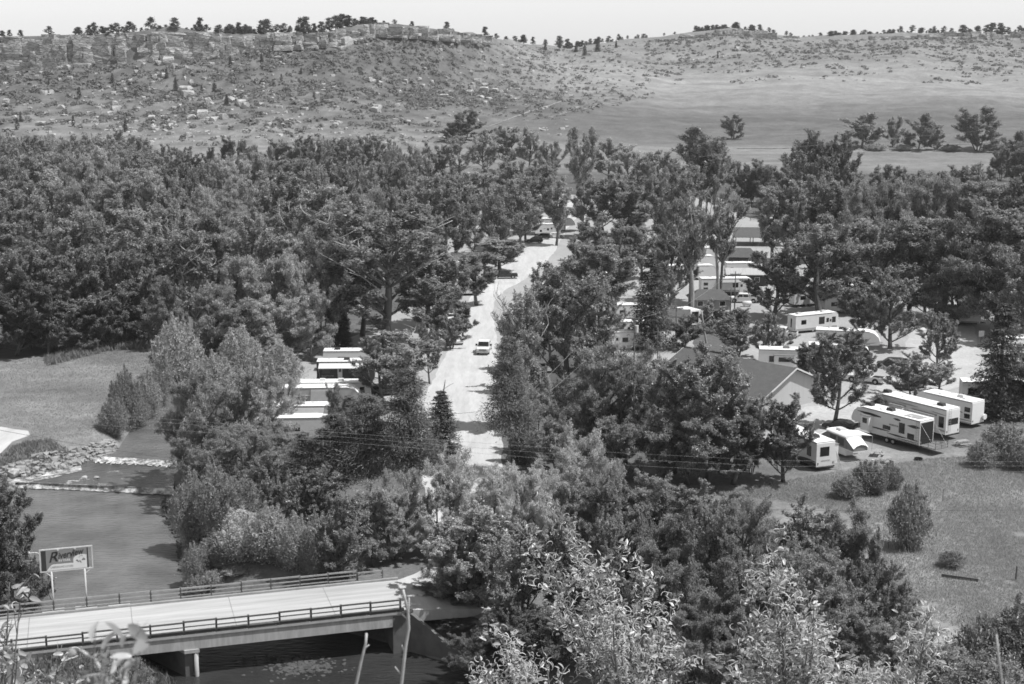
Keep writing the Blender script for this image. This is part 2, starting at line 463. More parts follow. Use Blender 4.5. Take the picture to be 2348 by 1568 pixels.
def split(poly, keep_up):
    out = []; f = lambda p: (p[1] - _l1.y)*(_l2.x - _l1.x) - (p[0] - _l1.x)*(_l2.y - _l1.y)
    for a, b in zip(poly, np.roll(poly, -1, 0)):
        fa, fb = f(a), f(b)
        if (fa >= 0) == keep_up: out.append(tuple(a))
        if (fa >= 0) != (fb >= 0): t_ = fa/(fa-fb); out.append(tuple(a + (b-a)*t_))
    return out
wsheet('river_water', split(P_LOW, True), W_LOW, MW, 'still grey river pool between the weir and the bridge')
wsheet('river_water', split(P_LOW, False), W_LOW, MWD, 'shallow river over stones below the bridge, shade painted into its colour')
wsheet('river_water', P_MID, W_MID, MWM, 'broken river water between the two weirs')
wsheet('river_water', P_UP, W_UP, MW, 'narrow upper river reach beside the left meadow')
def weir(name, crest, z1, z0, run, label, m):
    mb = MB(); N = 60; rows = 5
    cw = [at(u, v, z1) for u, v in crest]; seg = [0]
    for i in range(len(cw)-1): seg.append(seg[-1] + (cw[i+1]-cw[i]).length)
    for i in range(N+1):
        s = seg[-1]*i/N; k = max(j for j in range(len(seg)) if seg[j] <= s + 1e-6); k = min(k, len(cw)-2)
        p = cw[k].lerp(cw[k+1], (s-seg[k])/(seg[k+1]-seg[k]))
        rr = run*(0.7 + 0.6*random.random())
        for j in range(rows):
            f = j/(rows-1)
            zz = z1 + 0.03 + (z0 - z1)*(f**0.6) + random.uniform(-0.05, 0.07)*(1 if 0 < j < rows-1 else 0.5)
            mb.v.append((p.x + random.uniform(-.1, .1), p.y - rr*f + 0.15, zz + (0.06 if j == rows-1 else 0)))
    for i in range(N):
        for j in range(rows-1):
            a = i*rows + j; mb.f.append((a, a+1, a+rows+1, a+rows))
    o = mb.build(name, m, None, True); tag(o, label, None, None, 'structure'); return o
weir('weir_fall', [(222,1047),(300,1051),(408,1058)], W_UP, W_MID, 2.0, 'white water spilling over the upper weir', MF)
weir('weir_fall', [(40,1106),(200,1112),(398,1122)], W_MID, W_LOW, .55, 'thin white line of water over the lower weir', MF)
o = MB().sheet([(p.x, p.y, W_MID + 0.03) for p in [at(u, v, W_MID) for u, v in [(-20,1106),(60,1092),(150,1074),(185,1068),(188,1078),(120,1096),(60,1107)]]]).build('rapid', MF2)
tag(o, 'white rapids along the riprap bank above the lower weir', None, None, 'structure')

# ------------------------------------------------------------------ roads and gravel
def patch(name, pts, z, m, label, jag=0.5):
    P = [at(u, v, z) for u, v in pts]; out = []
    for i in range(len(P)):
        a, b = P[i], P[(i+1) % len(P)]; n = max(1, int((b-a).length/2.5))
        for k in range(n):
            q = a.lerp(b, k/n); out.append((q.x + random.uniform(-jag, jag), q.y + random.uniform(-jag, jag), z))
    me = MB().sheet(out).mesh(name, m)
    bm = bmesh.new(); bm.from_mesh(me); bmesh.ops.triangulate(bm, faces=bm.faces); bm.to_mesh(me); bm.free()
    return tag(link(name, me), label, None, None, 'structure')
patch('gravel_lot', [(560,1010),(600,900),(700,800),(850,760),(1000,640),(1020,560),(1040,500),(1250,440),(1400,455),(1420,520),(1300,600),(1200,700),(1150,760),(1150,960),(900,1000)], 0.010, M_gravel, 'gravel camping pads either side of the main park road')
patch('gravel_lot', [(1390,830),(1400,690),(1480,570),(1480,470),(1560,440),(1720,500),(1860,510),(1960,600),(2120,620),(2300,730),(2560,760),(2560,900),(2260,935),(2210,960),(2010,985),(1870,1015),(1820,1030),(1700,1000),(1500,880)], 0.014, M_gravel, 'gravel lanes and pads of the right-hand campground')
road_l = [(905,1332),(985,1300),(985,1180),(960,1080),(940,985),(975,905),(1005,850),(1030,790),(1050,748),(1075,690),(1090,650),(1128,620),(1163,590),(1183,570),(1205,555),(1240,530),(1285,480),(1300,462)]
road_r = [(915,1402),(1060,1330),(1120,1250),(1150,1080),(1150,985),(1142,880),(1142,800),(1132,742),(1132,690),(1165,660),(1205,640),(1245,610),(1275,572),(1285,552),(1300,525),(1330,490),(1345,468)]
patch('park_road', road_l + road_r[::-1], 0.03, M_asphalt, 'pale gravel park road running from the bridge between the trees', 0.25)
patch('service_lane', [(1830,1000),(1842,932),(1935,925),(1990,905),(2060,835),(2085,755),(2120,700),(2200,690),(2235,760),(2260,860),(2150,905),(1990,935),(1955,990),(1900,1010)], 0.034, M_lane, 'pale gravel lane curving past the large building', 0.3)
patch('grass_strip', [(1590,740),(1690,735),(1700,800),(1640,815),(1590,800)], 0.026, mat('mown_grass', 0.12, 0.95, (0.6, 0.2), (5, 0.5, 0.05), 0.05, noise2=(3, 0.2)), 'mown grass between the sheds and the large building', 0.3)
p_l = at(-60,985,0.03)
patch('footpath', [(-120,985),(0,978),(62,988),(70,998),(30,1012),(0,1040),(-120,1080)], 0.03, M_asphalt, 'pale concrete path end beside the left river bank', 0.15)

def trail(pts, wid, m, label):
    """thin track draped over the meadow"""
    P = []
    for (u0, v0), (u1, v1) in zip(pts[:-1], pts[1:]):
        for k in range(10): f = k/10; P.append(hillhit(u0+(u1-u0)*f, v0+(v1-v0)*f))
    g = MB()
    for i, p in enumerate(P):
        for s_ in (-1, 1):
            x, y = p[0], p[1] + s_*wid/2; g.v.append((x, y, gz(x, y) + .22))
    for i in range(len(P)-1): g.f.append((2*i, 2*i+1, 2*i+3, 2*i+2))
    tag(g.build('dirt_track', m), label, None, None, 'structure')
def hillhit(u, v):
    a, yy, dz = ray(u, v); ys = np.arange(600, 1300, 1.5); t = ys/yy; g = ground_np(a*t, ys); h = np.where(CAMH + dz*t <= g)[0]; i = h[0] if len(h) else len(ys)-1
    return (a*t[i], ys[i])
M_trk = mat('pale_dirt_track', .25, .95, (.3, .2))
trail([(1121,291),(1200,262),(1290,233),(1360,222),(1425,217)], 2.2, M_trk, 'pale dirt track slanting across the far meadow towards the hill')
trail([(1250,272),(1310,257),(1400,238),(1476,223)], 1.5, M_trk, 'fainter second track right of the slanting meadow track')
trail([(1690,341),(1900,340),(2100,336),(2347,324)], 1.8, M_trk, 'pale farm track along the foot of the far meadow')

# ================================================================== ROCK
def hull(name, pts, m, bevel=0):
    bm = bmesh.new()
    for p in pts: bm.verts.new(p)
    r = bmesh.ops.convex_hull(bm, input=bm.verts)
    bmesh.ops.delete(bm, geom=[g for g in r['geom_interior'] if isinstance(g, bmesh.types.BMVert)], context='VERTS')
    bm.normal_update()
    me = bpy.data.meshes.new(name); bm.to_mesh(me); bm.free(); me.materials.append(m); return me
def rock_mesh(seed, m, n=22, flat=0.7):
    r = random.Random(seed); pts = []
    for _ in range(n):
        v = Vector((r.gauss(0,1), r.gauss(0,1), r.gauss(0,1))).normalized()
        v = Vector([max(-0.72, min(0.72, c*1.15)) for c in v])
        pts.append((v.x*0.62, v.y*0.62, v.z*0.62*flat + 0.2*flat))
    return hull('boulder', pts, m)
ROCKS = [rock_mesh(100+i, M_rock, 20 + i % 3*4, 0.6 + 0.08*(i % 5)) for i in range(10)]
def block_mesh(seed):
    r = random.Random(seed); pts = []
    for sx in (-1,1):
        for sy in (-1,1):
            for sz in (-1,1):
                c = [sx*(.5 + r.uniform(-.14,.04)), sy*(.5 + r.uniform(-.2,.04)), sz*(.5 + r.uniform(-.1,.04))]
                for ax in range(3):
                    d = list(c); d[ax] *= 1 - r.uniform(.04,.2); pts.append(d)
    return hull('rock_block', pts, M_cliff)
BLOCKS = [block_mesh(200+i) for i in range(12)]

def hkey(u, k, arr): return float(np.interp(u, _hu, arr[:, k]))
def cliff(name, u0, u1, label, per, wr, hr, limit):
    root = empty(name, (0, 0, 0), 0, label, 'cliff')
    first = None; cnt = 0; u = u0; r = random.Random(int(u0) + 5)
    m0 = hkey((u0+u1)/2, 5, _HD)
    while u < u1 and cnt < limit:
        d = hkey(u, 5, _HD); z1 = hkey(u, 5, _HZ); z0 = hkey(u, 4, _HZ)
        hgt = z1 - z0; wid = r.uniform(*wr)
        du = wid/d*FD*0.92
        x = (u + du/2 - UC)/FD*depth(d, z1)
        col = r.uniform(-2.3, 1.4)
        if hgt > 1.5:
            z = z0 - 1.5
            top = z1 + r.uniform(-2.2, 1.0)
            while z < top - 0.6 and cnt < limit:
                h = min(r.uniform(*hr)*(1.0 if hgt > 9 else 0.7), top - z + 0.3)
                dep = r.uniform(5, 8)
                fy = d - 7 - (2.5 if hgt < 9 else 0) + (z - z0)/max(hgt, 1)*3.5 + col + r.uniform(-.9, .6)
                nb = 1 if r.random() < .6 or cnt > limit - 3 else 2
                for b in range(nb):
                    ww = wid/nb
                    o = link('rock_block', BLOCKS[r.randrange(12)], root, (x - wid/2 + ww*(b+.5) + r.uniform(-.4,.4), fy + dep/2 + (r.uniform(-.7,.7) if nb > 1 else 0), z + h/2),
                             r.uniform(-.2,.2) + (math.pi if r.random() < .5 else 0), (ww*1.16, dep, h*r.uniform(1.06,1.2)))
                    cnt += 1
                z += h
        u += du
    return root
cliff('cliff', -40, 1120, 'long banded sandstone cliff along the left ridge crest', 1, (5.0, 11.5), (2.2, 5.2), 298)
cliff('cliff', 1560, 1860, 'low broken sandstone outcrop on the middle hilltop', 1, (5, 9), (2.6, 4.4), 120)
cliff('cliff', 1990, 2420, 'low sandstone rim along the right ridge crest', 1, (5.5, 10), (2.6, 4.4), 130)

# boulders on the hill
_ow = ['first','second','third','fourth','fifth','sixth','seventh','eighth','ninth','tenth','eleventh','twelfth','thirteenth','fourteenth','fifteenth','sixteenth','seventeenth','eighteenth','nineteenth']
_tw = ['', '', 'twenty', 'thirty', 'forty', 'fifty', 'sixty', 'seventy', 'eighty', 'ninety']
def ordw(k):
    k += 1
    if k < 20: return _ow[k-1]
    return {20:'twentieth',30:'thirtieth',40:'fortieth',50:'fiftieth',60:'sixtieth',70:'seventieth',80:'eightieth',90:'ninetieth'}.get(k) or _tw[k//10] + '-' + _ow[k % 10 - 1]
def hillpt(u, v):
    """first hit of the pixel ray with the hill"""
    a, yy, dz = ray(u, v)
    ys = np.arange(700, 1300, 1.0); t = ys/yy
    zs = CAMH + dz*t; g = ground_np(a*t, ys)
    h = np.where(zs <= g)[0]
    i = h[0] if len(h) else len(ys)-1
    return Vector((a*t[i], ys[i], g[i]))
BIG = [ # u, v, width in px, squash : boulders that can be picked out
 (478,232,22,.8),(525,228,28,.7),(552,235,26,.75),(440,268,26,.6),(463,262,30,.55),(490,272,26,.6),(512,268,20,.8),(430,215,30,.5),
 (426,207,30,.5),(365,143,24,.5),(385,140,30,.45),(352,137,20,.5),(400,152,14,.9),(267,246,24,.6),(262,238,22,.45),(140,245,18,.8),(100,213,20,.6),(118,212,12,1),
 (562,242,18,1),(520,236,14,.9),(355,176,14,.9),(375,174,14,.7),(423,180,10,1),(438,186,12,1),(310,208,10,.8),(385,224,12,1),(405,229,12,.9),(282,188,12,.6),(283,195,10,.5),(262,213,10,.7),
 (160,180,14,.7),(138,182,8,1),(175,173,12,.5),(85,175,10,1),(30,182,8,.9),(205,151,14,.6),(155,155,18,.5),(312,163,10,.9),(400,287,16,.6),(348,271,18,.6),(352,288,12,.5),(312,278,12,.6),
 (500,290,12,.8),(508,284,10,.6),(93,283,24,.5),(15,232,14,.6),(60,240,12,.6),(330,225,10,.8),(590,190,8,1),(602,192,10,.6),(655,258,10,.7),(545,122,12,.8),(625,140,10,.9),
 (793,97,28,.8),(785,110,20,.7),(826,92,14,.7),(838,103,12,.5),(845,182,22,.4),(880,182,16,1),(872,190,12,.6),(930,186,12,.7),(857,186,12,.6),(861,200,10,.9),
 (915,210,12,.7),(990,188,10,.6),(1095,186,16,.8),(1085,193,12,.7),(1112,194,18,.5),(1082,202,18,.7),(1078,210,20,.6),(1110,205,20,.6),(1135,208,16,.7),(1150,210,14,.7),(1100,222,18,.4),(1120,226,16,.5),(1160,207,12,.7),
 (1110,234,18,.4),(1018,221,20,.3),(860,253,24,.7),(868,246,14,.8),(855,240,14,.5),(1052,90,14,.9),(1065,100,14,1),(1035,103,10,.8),(1010,115,10,.9),(770,285,12,.5),(910,240,14,.5),
 (1690,110,10,.8),(1740,125,10,.7),(1700,190,10,.8),(1840,155,10,.6),(1925,155,8,.6),(1625,105,10,.8),(1655,132,8,.8),(1590,138,8,.7)]
rr = random.Random(4); BZ = {}
for i, (u, v, wpx, sq) in enumerate(BIG):
    p = hillpt(u, v + wpx*0.25*sq); s = wpx*1.0*depth(p.y, p.z)/FD
    o = link('boulder', ROCKS[rr.randrange(10)], None, (p.x, p.y, p.z - 0.12*s*sq), rr.uniform(0, 6.28), (s*1.05, s*0.95, s*(.25+sq)*1.15))
    zone = 'lone right-hand slope' if u >= 1400 else ('far middle slope' if u >= 700 else ('slope just below the cliff' if v < 172 else ('upper half of the left slope' if v < 215 else ('lower left slope' if v < 250 else 'bottom of the left slope'))))
    BZ.setdefault(zone, []).append((u, o, wpx))
for zone, L_ in BZ.items():
    for k, (u, o, wpx) in enumerate(sorted(L_, key=lambda t: t[0])):
        tag(o, ('big ' if wpx >= 20 else '') + 'pale sandstone boulder on the ' + zone + ', ' + ordw(k) + ' from the left', 'boulder', 'boulders on the hillsides')
# loose stones, too small and many to count
def rubble(name, n, sampler, smin, smax, m, label):
    V = []; F = []; base = [np.array([(v.co.x, v.co.y, v.co.z) for v in me.vertices]) for me in ROCKS[:4]]
    fac = []
    for me in ROCKS[:4]:
        fac.append([tuple(p.vertices) for p in me.polygons])
    mb = MB()
    for i in range(n):
        p = sampler()
        if p is None: continue
        s = smin + (smax - smin)*rr.random()**2.5; k = rr.randrange(4); a = rr.uniform(0, 6.28); c, sn = math.cos(a), math.sin(a)
        b = base[k]*np.array([s*rr.uniform(.8,1.3), s, s*rr.uniform(.5,1)])
        mb.add(np.stack([b[:,0]*c - b[:,1]*sn + p[0], b[:,0]*sn + b[:,1]*c + p[1], b[:,2] + p[2] - .1*s], -1), fac[k])
    return tag(mb.build(name, m), label, None, None, 'stuff')
def hill_sampler():
    u = rr.uniform(-40, 1330); y = rr.uniform(745, hkey(u, 4, _HD) - 1)
    if rr.random() < 0.35: u = rr.uniform(200, 700)
    x = (u - UC)/FD*depth(y, 25)
    return (x, y, gz(x, y))
rubble('scattered_stones', 1200, hill_sampler, 0.7, 3.4, M_rock, 'scattered pale stones over the left hillside')
def hill_sampler2():
    u = rr.uniform(1400, 2420); y = rr.uniform(1070, hkey(u, 4, _HD) - 1)
    x = (u - UC)/FD*depth(y, 45); return (x, y, gz(x, y))
rubble('scattered_stones', 320, hill_sampler2, 0.5, 2.0, M_rock, 'scattered pale stones below the right ridge')
# riprap along the river
def rip():
    pts = [(-20,1092),(40,1080),(110,1062),(170,1050),(225,1036),(265,1022)]
    k = rr.randrange(len(pts)-1); t = rr.random(); a, b = pts[k], pts[k+1]
    q = at(a[0]+(b[0]-a[0])*t, a[1]+(b[1]-a[1])*t + rr.uniform(-13, 9), -1.5)
    return (q.x, q.y, gz(q.x, q.y) + .1)
M_rip = mat('riprap_stone', 0.30, 0.95, (0.8, 0.25), (3, 0.6, 0.1), 0.1)
rubble('riprap', 520, rip, 0.45, 1.25, M_rip, 'pale riprap stones lining the left river bank')
for (u, v, wpx, lab) in [(28,1062,26,'largest pale riprap stone at the left frame edge'),(52,1068,24,'broad pale riprap stone with rounded shoulder by the rapids'),(35,1080,34,'low dark wet boulder beside the rapids'),(12,1072,14,'small pale stone left of the largest riprap stone'),(193,1092,14,'lone pale boulder standing in the river between the weirs'),(222,1091,12,'flat dark rock in the river right of the lone boulder')]:
    p = at(u, v + 6, -2.5 if v > 1085 else -2.0); s = wpx*depth(p.y, p.z)/FD
    o = link('boulder', ROCKS[rr.randrange(10)], None, p, rr.uniform(0, 6), (s, s*.9, s*.8)); tag(o, lab, 'boulder')

def cobble():
    q = at(rr.gauss(690, 42), rr.gauss(1528, 11), W_LOW); return (q.x, q.y, W_LOW - .06)
rubble('river_cobbles', 900, cobble, .15, .5, mat('river_cobble', .085, .7, (1, .4)), 'pale cobbles breaking the water below the bridge')
def bankstone():
    a, b = rr.choice([((384,1130),(384,1195)),((384,1195),(410,1225)),((412,1225),(416,1310))]); t = rr.random()
    q = at(a[0]+(b[0]-a[0])*t + rr.uniform(-3,6), a[1]+(b[1]-a[1])*t, W_LOW); return (q.x, q.y, W_LOW)
rubble('bank_stones', 90, bankstone, .4, 1.4, mat('dark_wet_rock', .07, .8, (1, .3), (3, .6, .1)), 'dark wet rocks along the right edge of the pool')

# ================================================================== BRIDGE
ZD = 0.9
N0 = at(28, 1500, ZD); N1 = at(920, 1404, ZD); F0 = at(124, 1406, ZD)
bd = (N1 - N0).normalized(); bn = Vector((-bd.y, bd.x, 0)); BW = (F0 - N0).dot(bn); BL = (N1 - N0).length
BA = math.atan2(bd.y, bd.x)
br = empty('bridge', N0, BA, 'concrete road bridge with dark post-and-rail sides over the river', 'bridge')
MB().box(-14, BL+1.19, 0.55, BW-.35, -0.30, 0.0).build('deck', M_deck, br)
MB().box(-14, BL+.3, 0.18, .55, -0.02, .30).build('kerb', M_timber, br)
MB().box(-14, BL+.3, 0.0, .18, -0.18, 0.05).build('kerb_edge', mat('kerb_concrete', .42, .9, (1, .15)), br)
MB().box(-14, BL+1.5, BW-.35, BW, -0.25, .2).build('kerb', mat('kerb_far', .3, .9, (1, .2)), br)
MB().box(-14, BL, .12, .62, -1.42, -.19).build('girder', M_conc, br)
for k in range(3):
    y = .62 + (BW-1.3)*(k+1)/3; MB().box(-14, BL, y, y+.5, -1.42, -.31).build('girder', M_conc, br)
for y0, y1 in ((0.06, .16),):
    MB().box(-14, BL+.1, y0, y1, -.30, -.185).build('ledge', M_conc, br)
for t_ in np.arange(-8, BL, 9.2): MB().box(t_-.025, t_+.025, .56, BW-.36, .001, .006).build('deck_joint', M_mid, br)
for t_ in np.arange(-6, BL, 3.05): MB().box(t_-.12, t_+.12, .155, .185, -.16, .0).build('rail_bracket', M_raill, br)
# pier and abutment
def blocal(u, v, z): 
    q = at(u, v, z) - N0; return q.dot(bd), q.dot(bn)
tp, _ = blocal(440, 1475, ZD)
sk = -5.2                        # the pier stands skewed, along the river
def skew(x0, x1, y0, y1, z0, z1):
    k = lambda y: sk*(y/BW)
    return [(x0+k(y0),y0,z0),(x1+k(y0),y0,z0),(x1+k(y1),y1,z0),(x0+k(y1),y1,z0),(x0+k(y0),y0,z1),(x1+k(y0),y0,z1),(x1+k(y1),y1,z1),(x0+k(y1),y1,z1)]
HX = [(3,2,1,0),(4,5,6,7),(0,1,5,4),(1,2,6,5),(2,3,7,6),(3,0,4,7)]
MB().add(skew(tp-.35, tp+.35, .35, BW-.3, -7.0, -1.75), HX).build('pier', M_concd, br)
MB().add(skew(tp-.6, tp+.75, -.02, BW, -1.75, -1.425), HX).build('pier_cap', M_conc, br)
MB().tube([(tp+.45,.2,-7),(tp+.45,.2,-1.75)], .2, 10).build('column', mat('pier_column', .4, .85, (1, .15)), br, True)
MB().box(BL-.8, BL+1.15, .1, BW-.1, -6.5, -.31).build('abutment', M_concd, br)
wa = (Matrix.Rotation(-BA, 3, 'Z') @ (at(1075, 1515, -2.6) - N0)); wb = Vector((BL+.9, .05, 0)); wd = Vector((wa.x-wb.x, wa.y-wb.y, 0)); wn = Vector((-wd.y, wd.x, 0)).normalized()*.4
wg = MB(); q0 = [wb, wb + wd, wb + wd + wn, wb + wn]
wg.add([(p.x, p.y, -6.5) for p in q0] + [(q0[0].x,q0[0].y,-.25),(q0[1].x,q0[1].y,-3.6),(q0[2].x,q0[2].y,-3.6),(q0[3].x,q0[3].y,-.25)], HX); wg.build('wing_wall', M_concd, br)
ap = MB(); ap.add([(BL+1.2,.4,-.01),(BL+1.2,BW-.2,-.01),(BL+13,BW+1.5,-ZD+.02),(BL+13,-.5,-ZD+.02),(BL+1.2,.4,-1.2),(BL+1.2,BW-.2,-1.2),(BL+13,BW+1.5,-1.2),(BL+13,-.5,-1.2)], [(0,1,2,3),(7,6,5,4),(0,4,5,1),(1,5,6,2),(2,6,7,3),(3,7,4,0)]); ap.build('approach', M_asphalt, br)
wg = MB(); wg.prism([(BL+.2,-4),(BL+4,-4),(BL+4,-2.2),(BL+1.4,-.1),(BL+.2,-.1)], BW-.05, BW+.3); wg.build('wing_wall', M_concd, br)
def rail_side(y, ts, m, mt, hgt, name='post'):
    for t in ts:
        p = MB(); p.box(t-.09, t+.09, y-.09, y+.09, -.12, hgt+random.uniform(-.03,.05)); p.build('post', m, br)
    for zz, r_, mm in ((hgt-.08, .075, mt), (hgt*.62, .045, mt), (hgt*.30, .045, mt)):
        for a, b in zip(ts[:-1], ts[1:]):
            c = MB(); dz = random.uniform(-.05,.05); c.box(a+.05, b-.05, y-.16-.04, y-.092+.0, zz-r_+dz, zz+r_+dz); c.build('rail', mm, br)
nts = []
for u in [28,107,191,269,346,422,497,570,642,714,782,850,918]:
    best = min(((abs(UC + FD*((N0 + bd*t).x)/depth((N0+bd*t).y, ZD) - u), t) for t in np.arange(-6, BL+4, .05)))[1]; nts.append(best)
nts = [nts[0]-6.1, nts[0]-3.05] + nts
rail_side(.12, nts, M_rail, M_rail, 1.35)
fts = []
for u in [47,124,200,275,346,415,485,554,621,687,752,817]:
    q = lambda t: N0 + bd*t + bn*(BW+.1)
    best = min(((abs(UC + FD*q(t).x/depth(q(t).y, ZD) - u), t) for t in np.arange(-12, BL+6, .05)))[1]; fts.append(best)
rail_side(BW+.12, [fts[0]-3] + fts, M_rail, M_raill, 1.3)
rail_side(BW+.12, [fts[-1]+.1, fts[-1]+2.6], M_rail, M_raill, 1.05)
for i in (1, 2, 3):
    MB().box(fts[i]-1.05, fts[i]+.95, BW-.25, BW+.55, -.1, .27).build('footing', mat('footing_concrete', .5, .9, (1, .12)), br)

# ------------------------------------------------------------------ sign
sg = empty('billboard_sign', N0 + bd*fts[1] + bn*(BW+.32), BA, 'raised campground sign with white frame on two posts beside the bridge', 'sign')
DX = fts[2] - fts[1]; yb = (N0 + bd*fts[1] + bn*BW).y
zb_ = zat(1312, yb) - ZD; zt_ = zat(1262, yb) - ZD
M_sw = mat('sign_frame_paint', .55, .6, (2, .15))
for x in (0, DX): MB().tube([(x,0,-.1),(x,0,zb_)], .085, 10).build('post', M_sw, sg, True)
xl, xr = -.95, DX + .75
fr = MB()
for a, b in (((xl,zb_),(xr,zb_)),((xl,zt_),(xr,zt_))): fr.box(a[0]-.05, b[0]+.05, -.06, .06, a[1]-.05, a[1]+.05)
for x in (xl, xr): fr.box(x-.05, x+.05, -.058, .058, zb_+.051, zt_-.051)
fr.build('frame', M_sw, sg)
for x, s in ((0,-1),(DX,1)): MB().tube([(x,0,zb_-.55),(x+s*.6,0,zb_-.03)], .045, 6).build('brace', M_sw, sg)
bl, brr = xl+.55, xr-.5
MB().box(bl, brr, -.05, .02, zb_+.07, zt_-.1).build('panel', mat('sign_panel', .22, .6, (3, .06)), sg)
for x0, x1 in ((xl+.1, bl-.02), (brr+.02, brr+.14)): MB().box(x0, x1, -.03, .0, zb_+.07, zt_-.1).build('lattice', M_dark, sg)
PW = brr - bl; PH = zt_ - zb_ - .17; Z0 = zb_ + .07
wv = [(bl+.02, Z0+.02)]
for k in range(17):
    f = k/16; zz = .30*math.sin(min(1, f*4)*math.pi/2) + (.0 if f < .55 else 0); wv.append((bl + .02 + PW*.66*f, Z0 + PH*(.02 + zz*.95)))
for k in range(9):
    a = math.pi*(1 - k/8*.62); wv.append((bl + PW*.86 + PW*.2*math.cos(a), Z0 + PH*(.43 + .27*math.sin(a))))
wv += [(brr-.02, Z0+PH*.66), (brr-.02, Z0+.02)]
s_ = MB(); s_.add([(x, -.056, z) for x, z in wv], [tuple(range(len(wv)))]); me = s_.mesh('white_field', M_white)
bm = bmesh.new(); bm.from_mesh(me); bmesh.ops.triangulate(bm, faces=bm.faces); bm.to_mesh(me); bm.free(); link('white_field', me, sg)
def text(body, x, z, size, m, parent, name, shear=0, off=0.0, rot=0.0, y=-.06, width=None):
    c = bpy.data.curves.new(name, 'FONT'); c.body = body; c.size = size; c.shear = shear; c.offset = off; c.extrude = .004
    to = bpy.data.objects.new(name, c); COL.objects.link(to)
    dg = bpy.context.evaluated_depsgraph_get(); dg.update()
    me = bpy.data.meshes.new_from_object(to.evaluated_get(dg)); bpy.data.objects.remove(to)
    me.materials.clear(); me.materials.append(m)
    o = link(name, me, parent, (x, y, z)); o.rotation_euler = (math.pi/2, -rot, 0)
    if width:
        w_ = max(v.co.x for v in me.vertices) - min(v.co.x for v in me.vertices); o.scale = (width/w_, 1, 1)
    return o
M_ink = mat('sign_ink', .03, .6)
text('R', bl+.16, Z0+PH*.40, PH*.70, M_ink, sg, 'lettering', .4, .012, .12, width=PW*.25)
text('iverview', bl+PW*.29, Z0+PH*.54, PH*.46, M_ink, sg, 'lettering', .4, .014, .14, width=PW*.66)
text('RV PARK', bl+PW*.30, Z0+PH*.40, PH*.17, M_white, sg, 'lettering', 0, .006, .02, y=-.062, width=PW*.30)
text('CAMPGROUND & STORE', bl+PW*.09, Z0+PH*.11, PH*.14, mat('sign_grey_ink', .3, .6), sg, 'lettering', 0, .002, .0, y=-.062, width=PW*.56)
em = MB()
for x0, z0, x1, z1, th in ((.72,.40,.80,.36,.07),(.80,.36,.86,.30,.06),(.86,.38,.96,.46,.07)):
    em.add([(bl+PW*x0,-.06,Z0+PH*z0),(bl+PW*x1,-.06,Z0+PH*(z1-th)),(bl+PW*x1,-.06,Z0+PH*z1),(bl+PW*(x0+x1)/2,-.06,Z0+PH*(max(z0,z1)+.05))], [(0,1,2,3)])
em.tube([(bl+PW*(.86+.05*math.cos(a)), -.06, Z0+PH*(.53+.1*math.sin(a))) for a in np.linspace(.6, 3.1, 8)], .02, 4)
em.build('emblem', M_mid, sg)
for x in (.3, .72): MB().box(bl+PW*x-.09, bl+PW*x+.09, -.3, -.08, zt_-.14, zt_-.02).build('lamp', M_steel, sg)
lm = MB(); lm.tube([(xl,0,zt_-.35),(xl-.25,-.05,zt_-.18),(xl-.6,-.1,zt_-.12),(xl-.85,-.12,zt_-.14)], .04, 6); lm.build('lamp_arm', M_sw, sg)
lm = MB(); lm.tube([(xl-1.02,-.12,zt_-.14),(xl-.94,-.12,zt_-.08),(xl-.84,-.12,zt_-.14)], [.05,.14,.05], 8); lm.build('lamp_head', M_sw, sg)

